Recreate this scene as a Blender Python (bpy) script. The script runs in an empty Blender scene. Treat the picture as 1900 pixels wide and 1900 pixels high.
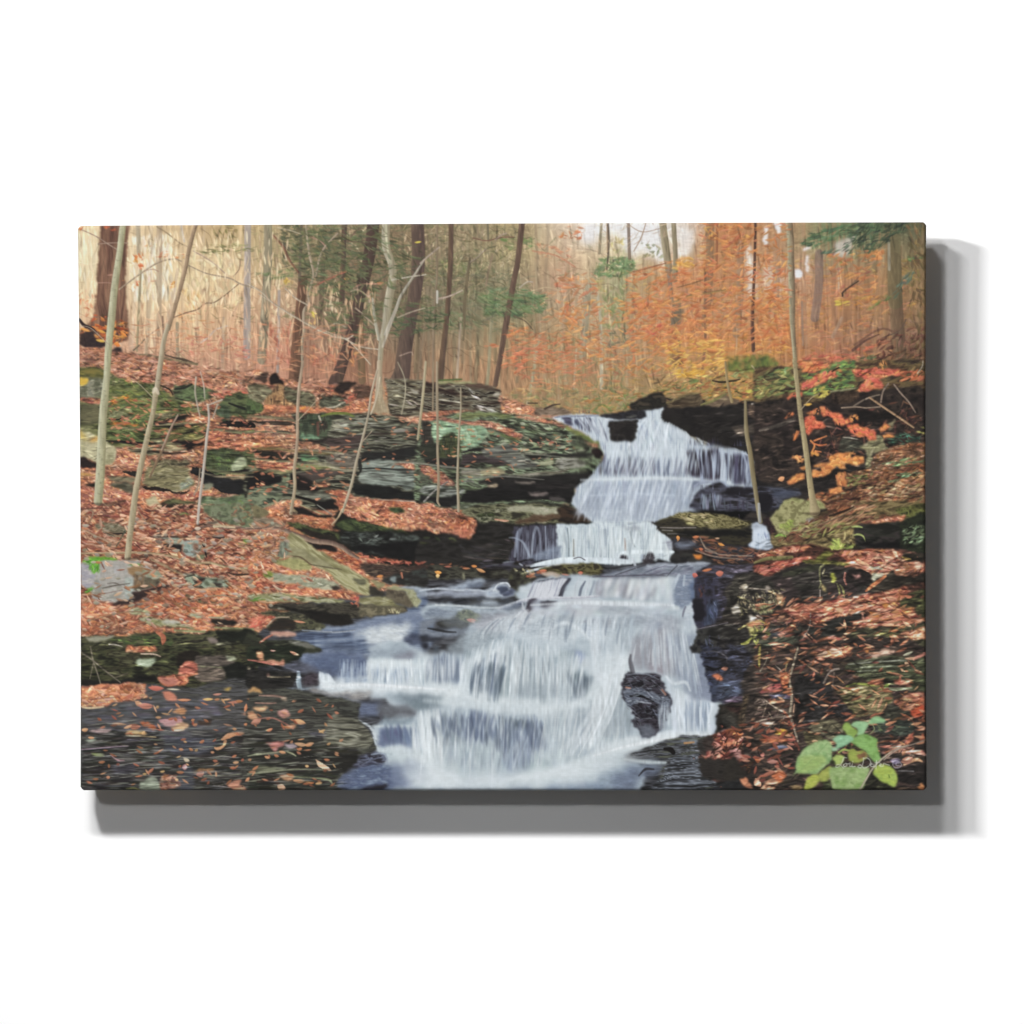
import bpy, math
import numpy as np

# ---------------------------------------------------------------- camera, world, lamps, exposure
S = bpy.context.scene
COL = S.collection
D_CAM = 6.0                    # camera to wall
T_TOP, T_BOT = 0.108, 0.100    # front of the canvas to the wall (it leans a little forward at the top)
T_MID = (T_TOP+T_BOT)/2

def wx(px): return (px-950)/1000
def wz(py): return (950-py)/1000

cd = bpy.data.cameras.new('camera'); cam = bpy.data.objects.new('camera', cd); COL.objects.link(cam)
cam.location = (0, -D_CAM, 0); cam.rotation_euler = (math.radians(90), 0, 0)
cd.sensor_width = 36; cd.lens = 36*(D_CAM-T_MID)/1.9; cd.clip_end = 100
S.camera = cam

wd = bpy.data.worlds.new('World'); S.world = wd; wd.use_nodes = True
wd.node_tree.nodes['Background'].inputs[0].default_value = (1, 1, 1, 1)
wd.node_tree.nodes['Background'].inputs[1].default_value = 0.105
S.view_settings.view_transform = 'Standard'; S.view_settings.look = 'None'
S.view_settings.exposure = 0; S.view_settings.gamma = 1

def lamp(name, loc, target, w, h, level):
    """softbox; level = white-wall brightness it gives; evened out over distance by its falloff"""
    from mathutils import Vector
    L = bpy.data.lights.new(name, 'AREA'); L.shape = 'RECTANGLE'; L.size = w; L.size_y = h
    o = bpy.data.objects.new(name, L); COL.objects.link(o); o.location = loc
    d = Vector(target)-Vector(loc)
    o.rotation_euler = d.to_track_quat('-Z', 'Y').to_euler()
    L.use_nodes = True; nt = L.node_tree; em = nt.nodes['Emission']
    f = nt.nodes.new('ShaderNodeLightFalloff'); f.inputs['Strength'].default_value = 1.0
    nt.links.new(f.outputs['Constant'], em.inputs['Strength'])
    r = Vector((.82, 0, -.35))-Vector(loc)                     # a wall point beside the canvas
    L.energy = level/0.85*math.pi*math.pi/(r.normalized().dot(Vector((0, 1, 0)))*r.normalized().dot(d.normalized()))
    L.cycles.max_bounces = 2
    return o

LAMPS = []
LAMPS.append(lamp('softbox', (-1.200, -1.729, 1.092), (1.9, 0, -1.1),   .36, .15, .50))
LAMPS.append(lamp('softbox', (-0.945, -2.226, 1.585), (1.1, 0, -1.3), .38, .17, .265))
LAMPS.append(lamp('softbox', (-0.494, -2.841, 2.194), (.5, 0, -1.2), .40, .20, .145))
LAMPS.append(lamp('softbox', (-2.748, -7.276, 2.311), (1.0, 0, -.4), .50, .40, .122))

SATUR = 0.89
GAIN = 1.44

# ---------------------------------------------------------------- painter
SC = 0.8                       # painted samples per picture unit
X0, Y0, X1, Y1 = 138.0, 406.0, 1728.0, 1474.0
W = int((X1-X0)*SC); H = int((Y1-Y0)*SC)
IMG = np.zeros((H, W, 3), np.float32)
RNG = np.random.default_rng(11)
TAB = np.random.default_rng(5).random((256, 256)).astype(np.float32)
GX, GY = np.meshgrid(np.arange(W)/SC+X0, np.arange(H)/SC+Y0)
GX = GX.astype(np.float32); GY = GY.astype(np.float32)

def noise(x, y):
    xi = np.floor(x).astype(np.int32); yi = np.floor(y).astype(np.int32)
    fx = x-xi; fy = y-yi
    fx = fx*fx*(3-2*fx); fy = fy*fy*(3-2*fy)
    xa = xi & 255; xb = (xi+1) & 255; ya = yi & 255; yb = (yi+1) & 255
    return (TAB[ya, xa]*(1-fx)+TAB[ya, xb]*fx)*(1-fy)+(TAB[yb, xa]*(1-fx)+TAB[yb, xb]*fx)*fy

def fbm(x, y, o=3):
    s = 0; a = 1; t = 0
    for i in range(o):
        s = s+a*noise(x*2**i+17.3*i, y*2**i+31.7*i); t += a; a *= .55
    return s/t

def hexc(h):
    return np.array([int(h[i:i+2], 16)/255 for i in (0, 2, 4)], np.float32)

def ramp(t, cols):
    n = len(cols)-1
    if n == 0: return np.broadcast_to(cols[0], t.shape+(3,)).copy()
    t = np.clip(t, 0, .9999)*n
    i = t.astype(int); f = (t-i)[..., None]
    C = np.array(cols, np.float32)
    return C[i]*(1-f)+C[i+1]*f

def spline(p, k=6):
    p = np.array(p, float)
    if len(p) < 3: return p
    q = np.vstack([2*p[0]-p[1], p, 2*p[-1]-p[-2]])
    out = []
    for i in range(1, len(q)-2):
        for j in range(k):
            t = j/k
            out.append(.5*((2*q[i])+(-q[i-1]+q[i+1])*t+(2*q[i-1]-5*q[i]+4*q[i+1]-q[i+2])*t*t+(-q[i-1]+3*q[i]-3*q[i+1]+q[i+2])*t**3))
    out.append(q[-2])
    return np.array(out)

def box(x0, y0, x1, y1, pad):
    a = max(int((x0-pad-X0)*SC), 0); b = min(int((x1+pad-X0)*SC)+2, W)
    c = max(int((y0-pad-Y0)*SC), 0); d = min(int((y1+pad-Y0)*SC)+2, H)
    return (slice(c, d), slice(a, b)) if a < b and c < d else None

def blur(m, r):
    r = int(round(r*SC))
    if r < 1: return m
    for _ in range(2):
        for ax in (0, 1):
            pw = [(0, 0), (0, 0)]; pw[ax] = (r+1, r)
            c = np.cumsum(np.pad(m, pw, mode='edge'), axis=ax)
            n = m.shape[ax]
            m = (np.take(c, range(2*r+1, 2*r+1+n), axis=ax)-np.take(c, range(0, n), axis=ax))/(2*r+1)
    return m

def polymask(pts, soft=.8, warp=2.5, smooth=False):
    p = spline(pts+[pts[0]]) if smooth else np.array(pts, float)
    s = box(p[:, 0].min(), p[:, 1].min(), p[:, 0].max(), p[:, 1].max(), 3*soft+warp+2)
    if s is None: return None, None
    x = GX[s]; y = GY[s]
    if warp:
        wx = x+(fbm(x*.07+3, y*.07, 3)-.5)*2.6*warp+(noise(x*.04+7, y*.33)-.5)*1.9*warp; wy = y+(fbm(x*.09+50, y*.09+9, 3)-.5)*2.8*warp
    else: wx, wy = x, y
    m = np.zeros(x.shape, np.float32)
    for ox, oy in ((-.3, -.1), (.3, .1)):
        ins = np.zeros(x.shape, bool)
        j = len(p)-1
        for i in range(len(p)):
            xa, ya = p[i]; xb, yb = p[j]
            if ya != yb:
                c = ((ya > wy+oy) != (yb > wy+oy)) & (wx+ox < (xb-xa)*(wy+oy-ya)/(yb-ya)+xa)
                ins ^= c
            j = i
        m += ins*.5
    return s, blur(m, soft) if soft >= .6 else m

def put(s, m, col):
    m = m[..., None] if m.ndim == 2 else m
    IMG[s] = IMG[s]*(1-m)+col*m

def stroke(pts, ws, col, col2=None, alpha=1, soft=1.0):
    n = len(pts); p = spline(pts)
    w = np.interp(np.linspace(0, 1, len(p)), np.linspace(0, 1, len(ws)), ws)/2
    pad = w.max()+3
    s = box(p[:, 0].min(), p[:, 1].min(), p[:, 0].max(), p[:, 1].max(), pad)
    if s is None: return
    x = GX[s]; y = GY[s]
    D = np.full(x.shape, 1e9, np.float32); L = np.zeros(x.shape, np.float32)
    ox, oy = x[0, 0], y[0, 0]
    for i in range(len(p)-1):
        (ax, ay), (bx, by) = p[i], p[i+1]
        c0 = max(int((min(ax, bx)-pad-ox)*SC), 0); c1 = int((max(ax, bx)+pad-ox)*SC)+2
        r0 = max(int((min(ay, by)-pad-oy)*SC), 0); r1 = int((max(ay, by)+pad-oy)*SC)+2
        q = (slice(r0, max(r1, 0)), slice(c0, max(c1, 0)))
        xx = x[q]; yy = y[q]
        if xx.size == 0: continue
        dx, dy = bx-ax, by-ay; l2 = dx*dx+dy*dy+1e-9
        t = np.clip(((xx-ax)*dx+(yy-ay)*dy)/l2, 0, 1)
        ex = xx-ax-t*dx; ey = yy-ay-t*dy
        ww = w[i]+(w[i+1]-w[i])*t
        d = np.sqrt(ex*ex+ey*ey)-ww
        lat = (ex*dy-ey*dx)/math.sqrt(l2)/np.maximum(ww, .3)
        if dy < 0: lat = -lat
        m = d < D[q]
        D[q] = np.where(m, d, D[q]); L[q] = np.where(m, lat, L[q])
    a = np.clip(.5-D*SC/soft, 0, 1)
    n1 = fbm(x*.3, y*.05, 2)[..., None]
    if col2 is None: c = col*(.86+.28*n1)
    else:
        f = np.clip(.5+.55*L, 0, 1)[..., None]
        c = (col*(1-f)+col2*f)*(.88+.24*n1)
    put(s, a*alpha, c)

def dab(x, y, ln, wd, ang, col, alpha=1.0):
    s = box(x-ln, y-ln, x+ln, y+ln, 1)
    if s is None: return
    c, d = math.cos(ang), math.sin(ang)
    xx = GX[s]-x; yy = GY[s]-y
    u = (xx*c+yy*d)/ln; v = -xx*d+yy*c
    k = wd*(1-u*u)
    a = np.clip((k-np.abs(v+.25*wd*u*u))*SC*.9+.2, 0, 1)*(np.abs(u) < 1)*alpha
    cc = col*(1+.13*np.tanh(-v/wd*1.5))[..., None]
    put(s, a, cc)

def shade(x, y, ln, wd, ang, f, alpha=1.0):
    s = box(x-ln, y-ln, x+ln, y+ln, 1)
    if s is None: return
    c, d = math.cos(ang), math.sin(ang)
    xx = GX[s]-x; yy = GY[s]-y
    u = (xx*c+yy*d)/ln; v = -xx*d+yy*c
    a = np.clip((wd*1.2*(1-u*u)-np.abs(v+.3*wd*u))*SC*.55+.1, 0, 1)*(np.abs(u) < 1)*alpha
    IMG[s] *= (1+(f-1)*a)[..., None]

def dabs(pts, cols, n, ln, wd, ang, av, alpha=.9, jit=.10, soft=1.0, warp=3, inten=None):
    s, m = polymask(pts, soft, warp)
    if s is None: return
    old = IMG[s].copy()
    p = np.array(pts)
    x0, y0 = p.min(0); x1, y1 = p.max(0)
    n = int(n*(x1-x0)*(y1-y0)/1000)
    for _ in range(n):
        x = RNG.uniform(x0, x1); y = RNG.uniform(y0, y1)
        gx = int((x-X0)*SC)-s[1].start; gy = int((y-Y0)*SC)-s[0].start
        if not (0 <= gy < m.shape[0] and 0 <= gx < m.shape[1]) or m[gy, gx] < .05: continue
        c = cols[RNG.integers(len(cols))]*(1+RNG.normal()*jit)+RNG.normal(size=3)*jit*.12
        dab(x, y, ln*RNG.uniform(.6, 1.5), wd*RNG.uniform(.6, 1.4), math.radians(ang+RNG.normal()*av), c, alpha)
    mm = m[..., None]
    new = IMG[s]
    if soft >= 2:
        new = np.stack([blur(new[..., i], soft*.7) for i in range(3)], -1)
    IMG[s] = old*(1-mm)+new*mm

TX = (140, 460, 780, 1100, 1400); TY = (405, 670, 935, 1200)
def run(text):
    ox = oy = 0; sc = 1
    for line in text.strip().splitlines():
        line = line.split('#')[0].strip()
        if not line: continue
        if line[0] == '@':
            if line[1] == 'g': ox = oy = 0; sc = 1
            elif line[1] == 'w': ox, oy, sc = [float(v) for v in line.split()[1:]]
            else: sc = 1900/330; ox = TX[int(line[1])]; oy = TY[int(line[3])]
            continue
        head, pt = line.split('|')
        hd = head.split(); k = hd[0]; cols = [] if '=' in hd[1] else [hexc(c) for c in hd[1].split(',')]
        kw = {}
        for a in hd[(2 if cols else 1):]:
            kk, vv = a.split('='); kw[kk] = [float(v) for v in vv.split(',')] if kk == 'w' else float(vv)
        pts = [(ox+float(q.split(',')[0])/sc, oy+float(q.split(',')[1])/sc) for q in pt.split()]
        if k == 'S':
            stroke(pts, kw.get('w', [3]), cols[0], cols[1] if len(cols) > 1 else None, kw.get('al', 1), kw.get('so', 1.1))
        elif k in 'PRVB':
            so = kw.get('so', .7)
            s, m = polymask(pts, so, kw.get('wp', 2.2), smooth=kw.get('sm', 1) > 0)
            if s is None: continue
            x = GX[s]; y = GY[s]
            a = math.radians(kw.get('a', 0)); u = x*math.cos(a)+y*math.sin(a); v = -x*math.sin(a)+y*math.cos(a)
            if k == 'P' or k == 'B':
                sx = kw.get('sx', 14); sy = kw.get('sy', 5)
                t = fbm(u/sx, v/sy, 3)
                c = ramp((t-.5)*kw.get('ct', 1.6)+.5, cols)*(.9+.2*fbm(u/6+9, v/2.5, 2))[..., None]
            elif k == 'R':
                sx = kw.get('sx', 38); sy = kw.get('sy', 5)
                v = v+(fbm(u/60+3, v/40, 2)-.5)*14
                t = fbm(u/sx, v/sy, 3)+.14*(noise(u/12, v/2)-.5)
                c = ramp((t-.5)*kw.get('ct', 2.1)+kw.get('b', .5), cols)
            else:
                sx = kw.get('sx', 4.5); sy = kw.get('sy', 70)
                u = u+(fbm(u/30, v/30, 2)-.5)*6
                t = fbm(u/sx, v/sy, 3)*.75+.25*fbm(u/25+7, v/12, 2)
                c = ramp((t-.5)*kw.get('ct', 2.2)+kw.get('b', .5), cols)
            put(s, m*kw.get('al', 1), c)
        elif k == 'D':
            dabs(pts, cols, kw.get('n', 12), kw.get('l', 7), kw.get('wd', 2), kw.get('a', 0), kw.get('av', 25), kw.get('al', .9), kw.get('j', .1), kw.get('so', 1), kw.get('wp', 3))
        elif k == 'M':                       # cracks and lit edges: darken or lighten what is there
            s, m = polymask(pts, kw.get('so', 2), 4)
            if s is None: continue
            old = IMG[s].copy(); p = np.array(pts); x0, y0 = p.min(0); x1, y1 = p.max(0)
            dk, lt = kw.get('dk', .5), kw.get('lt', 1.5)
            for _ in range(int(kw.get('n', 12)*(x1-x0)*(y1-y0)/1000)):
                f = dk*RNG.uniform(.8, 1.3) if RNG.random() < kw.get('q', .6) else lt*RNG.uniform(.8, 1.15)
                shade(RNG.uniform(x0, x1), RNG.uniform(y0, y1), kw.get('l', 14)*RNG.uniform(.4, 1.7), kw.get('wd', 1.1)*RNG.uniform(.6, 1.9), math.radians(kw.get('a', 1)+RNG.normal()*kw.get('av', 5)), f, kw.get('al', .75))
            mm = m[..., None]
            IMG[s] = old*(1-mm)+np.clip(IMG[s], 0, .92)*mm
        elif k == 'G':
            pal = [hexc(c) for c in 'bc8060 cc8c64 a4684a dcaa80 8a543c c47c50 684030 e2bc98 ac6c4a d09878 bc7048 cc8854'.split()]
            b = kw.get('b', 1)
            s, m = polymask(pts, kw.get('so', .8), kw.get('wp', 3))
            if s is None: continue
            tint = cols[0]
            x = GX[s]; y = GY[s]
            put(s, m, tint*(.45+.75*fbm(x/9, y/3, 3))[..., None])
            dabs(pts, [p_*.74*b+tint*.26 for p_ in pal], kw.get('n', 38), kw.get('l', 5.5), kw.get('wd', 1.7), kw.get('a', 8), kw.get('av', 32), .9, .12, kw.get('so', .8), kw.get('wp', 3))
            v = (fbm(x/42+2, y/15, 3)-.5)                      # piles and hollows, browner and paler drifts
            w_ = (fbm(x/30+70, y/18+5, 2)-.5)[..., None]
            put(s, m, np.clip(IMG[s]*(1+.75*v)[..., None]*(1+w_*np.array([.0, .22, .34], np.float32)), 0, 1))
        elif k == 'H':                       # air between the trees: mutes and tints
            s, m = polymask(pts, kw.get('so', 6), 4)
            if s is None: continue
            c = IMG[s]; g = (c*np.array([.3, .59, .11], np.float32)).sum(-1, keepdims=True)
            c = g+(c-g)*kw.get('sat', 1)
            put(s, m, c*(1-kw.get('al', .2))+cols[0]*kw.get('al', .2))
        elif k == 'K':                       # silk: directional blur inside the outline
            s, m = polymask(pts, kw.get('so', 3), 2)
            if s is None: continue
            c = IMG[s].copy()
            for ax, key in ((1, 'x'), (0, 'y')):
                r = int(kw.get(key, 0)*SC)
                if r < 1: continue
                pw = [(0, 0)]*3; pw[ax] = (r+1, r)
                q = np.cumsum(np.pad(c, pw, mode='edge').astype(np.float64), axis=ax); n = c.shape[ax]
                c = (np.take(q, range(2*r+1, 2*r+1+n), axis=ax)-np.take(q, range(0, n), axis=ax))/(2*r+1)
            put(s, m*kw.get('al', 1), c.astype(np.float32))
        elif k == 'F':                       # fan of falling strands between an upper and a lower line
            h = len(pts)//2; A = np.array(pts[:h]); B = np.array(pts[h:])
            tt = np.linspace(0, 1, h); wd = kw.get('wd', 2)
            for _ in range(int(kw.get('n', 60))):
                t = RNG.random(); t2 = min(max(t+RNG.normal()*.012, 0), 1)
                a = np.array([np.interp(t, tt, A[:, 0]), np.interp(t, tt, A[:, 1])])
                b = np.array([np.interp(t2, tt, B[:, 0]), np.interp(t2, tt, B[:, 1])])
                s0 = RNG.uniform(-.04, .6)*(RNG.random() < .75); s1 = min(s0+RNG.uniform(.3, .9), 1.05)
                q = []
                for z in (s0, (s0*2+s1)/3, (s0+2*s1)/3, s1):
                    zz = max(z, 0)**kw.get('cv', 1)          # leaves the lip sideways, then drops
                    q.append((a[0]+(b[0]-a[0])*(1-(1-min(max(z, 0), 1))**kw.get('cv', 1)), a[1]+(b[1]-a[1])*zz))
                w0 = wd*RNG.uniform(.5, 1.6)
                stroke(q, [w0*.3, w0, w0, w0*.3], cols[RNG.integers(len(cols))]*(1+RNG.normal()*.04), None, kw.get('al', .5)*RNG.uniform(.5, 1), kw.get('so', 2))
        elif k == 'L':                       # one leaf: two points are its tips
            (ax, ay), (bx, by) = pts[0], pts[1]
            ln = math.hypot(bx-ax, by-ay)/2
            dab((ax+bx)/2, (ay+by)/2, ln, kw.get('h', ln*.4), math.atan2(by-ay, bx-ax), cols[0], 1)
GRID = '''
e2cba6 d2bb98 a8906c a5926c 8a7f60 947f66 8c7a5c 8c7f64 9a8c66 c9b398 e6e0d0 d8d2cc b5794c b08a68 6f7c58 56644a 4a5040
e6d5b0 e0c8a4 d2b894 b4a27c 767254 8a7a60 8c7a5e 8a8064 9a9068 c0a080 cfc090 c8b090 b47c50 b8906c 7a8464 8c7a5c 6a6848
e6d3ac e2ccaa deca9e c9a784 9a8468 8c7058 7e705a 847a60 8c8466 b8947a 8a9870 c08458 b47a50 c29c84 b07e5e a07c54 6c6446
dfc098 e0bf9a d9b68c cfa482 a88a70 7c6a54 756a54 747058 7e8060 aa967a a89a78 b88060 a88260 b88458 b48058 9a7454 7c6444
d8a584 d4aa88 d2a47e cc9c7a b88a70 86705c 80705a 88785c 94805e a88a60 a88c6a b07850 b8794c bc7c4a a87a5c 90705a 685040
c48c70 bc8a70 c08c72 b88870 b87c64 946c54 8c7058 9a7a5c a07a58 a08058 9c7c5e a08454 b08444 ac7444 b06a50 7c5a44 4c3c2c
b47c60 b8806a b07c66 a88068 b0806a 9c6e58 98745c 9c765a a07c5c 9a7c58 988058 988054 9a8450 8a7c48 8c7448 785840 3c3020
b47c60 a87660 a07460 a07860 a07460 906850 8a6c54 90755a 8f7c58 8f7c58 8c7c54 8c7c54 84744a 6c6440 5c5034 4c3c2c 30281c
'''
G0 = np.array([[hexc(c) for c in r.split()] for r in GRID.strip().splitlines()], np.float32)

def grid_at(x, y):
    u = np.clip((x-150)/100, 0, 15.999); v = np.clip((y-420)/50, 0, 6.999)
    i = u.astype(int); j = v.astype(int); f = (u-i)[..., None]; g = (v-j)[..., None]
    return (G0[j, i]*(1-f)+G0[j, i+1]*f)*(1-g)+(G0[j+1, i]*(1-f)+G0[j+1, i+1]*f)*g

def backdrop():
    s = box(X0, Y0, X1, 830, 0)
    x = GX[s]; y = GY[s]
    wx = x+(fbm(x/22, y/30, 3)-.5)*60; wy = y+(fbm(x/30+5, y/22+8, 3)-.5)*36
    c = grid_at(wx, wy)
    st = fbm(x/7, y/95, 3)[..., None]
    c = c*(.80+.40*st)
    IMG[s] = c
    for i in range(9000):
        px = RNG.uniform(X0, X1); py = RNG.uniform(Y0, 800)
        col = grid_at(np.array([px]), np.array([py]))[0]
        right = px > 1110
        k = RNG.normal()
        col = col*(1+.13*k)
        if right and py > 470: col = col*np.array([1.04+.06*RNG.normal(), 1, .9+.12*RNG.normal()])
        if right: dab(px, py, RNG.uniform(5, 12), RNG.uniform(1.5, 3.5), RNG.normal()*.5-.12, col, .6)
        elif px > 540 and py < 620: dab(px, py, RNG.uniform(5, 13), RNG.uniform(1, 3), RNG.normal()*.8, col, .55)
        else: dab(px, py, RNG.uniform(8, 24), RNG.uniform(1.2, 3.2), 1.57+RNG.normal()*.12, col, .5)


def woods():
    """many thin far trunks and fine twigs, fading into the haze of the wood"""
    for i in range(230):
        px = RNG.uniform(145, 1715); top = 398+RNG.random()**2*160; bot = RNG.uniform(610, 735)
        if px < 480: bot = min(bot, 690)
        c = grid_at(np.array([px]), np.array([(top+bot)/2]))[0]
        k = RNG.choice([.8, .86, .92, 1.1, 1.16])
        col = c*k*np.array([.98, 1.0, .98+.1*RNG.random()])
        w = RNG.uniform(1.2, 6)*(1 if px < 1100 else .8); ln = RNG.normal()*12
        stroke([(px+ln, top), (px+ln*.4+RNG.normal()*2, (top+bot)/2), (px, bot)], [w*.8, w, w*1.2], col*1.04, col*.9, .5, 2.2)
    for i in range(420):
        px = RNG.uniform(150, 1120); py = RNG.uniform(412, 690)
        if px < 480 and RNG.random() < .4: continue
        a = RNG.uniform(-.9, .9)+(3.14 if RNG.random() < .5 else 0); L = RNG.uniform(14, 60)
        c = grid_at(np.array([px]), np.array([py]))[0]*RNG.choice([.62, .7, .78, 1.2, 1.3])
        q = [(px, py), (px+L*.5*math.cos(a), py+L*.5*math.sin(a)+RNG.normal()*3), (px+L*math.cos(a+.3), py+L*math.sin(a+.3)*.8)]
        stroke(q, [1.7, 1.3, .7], c, None, .7, 1.3)
    for i in range(2600):                      # hemlock sprays, densest mid wood
        px = RNG.normal()*150+740; py = RNG.uniform(412, 600)
        d = fbm(np.array([px/60]), np.array([py/34]), 2)[0]
        if d < .5: continue
        col = hexc(['5f6848', '6c7450', '54583e', '7a7c58', '5c5a42', '667452'][RNG.integers(6)])
        dab(px, py, RNG.uniform(5, 12), RNG.uniform(1, 2.4), RNG.normal()*.5+.15, col*(1+.1*RNG.normal()), .5)
    for i in range(1500):                      # tawny leaves hanging in the right wood
        px = RNG.uniform(1000, 1700); py = RNG.uniform(480, 700)
        d = fbm(np.array([px/50+9]), np.array([py/22]), 2)[0]
        if d < .52: continue
        col = hexc(['cc7c50', 'c4704c', 'd08c58', 'b87450', 'd49c68', 'c8846c', 'b06a4c'][RNG.integers(7)])
        dab(px, py, RNG.uniform(5, 11), RNG.uniform(1.2, 2.6), RNG.normal()*.3-.15, col*(1+.06*RNG.normal()), .6)

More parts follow.
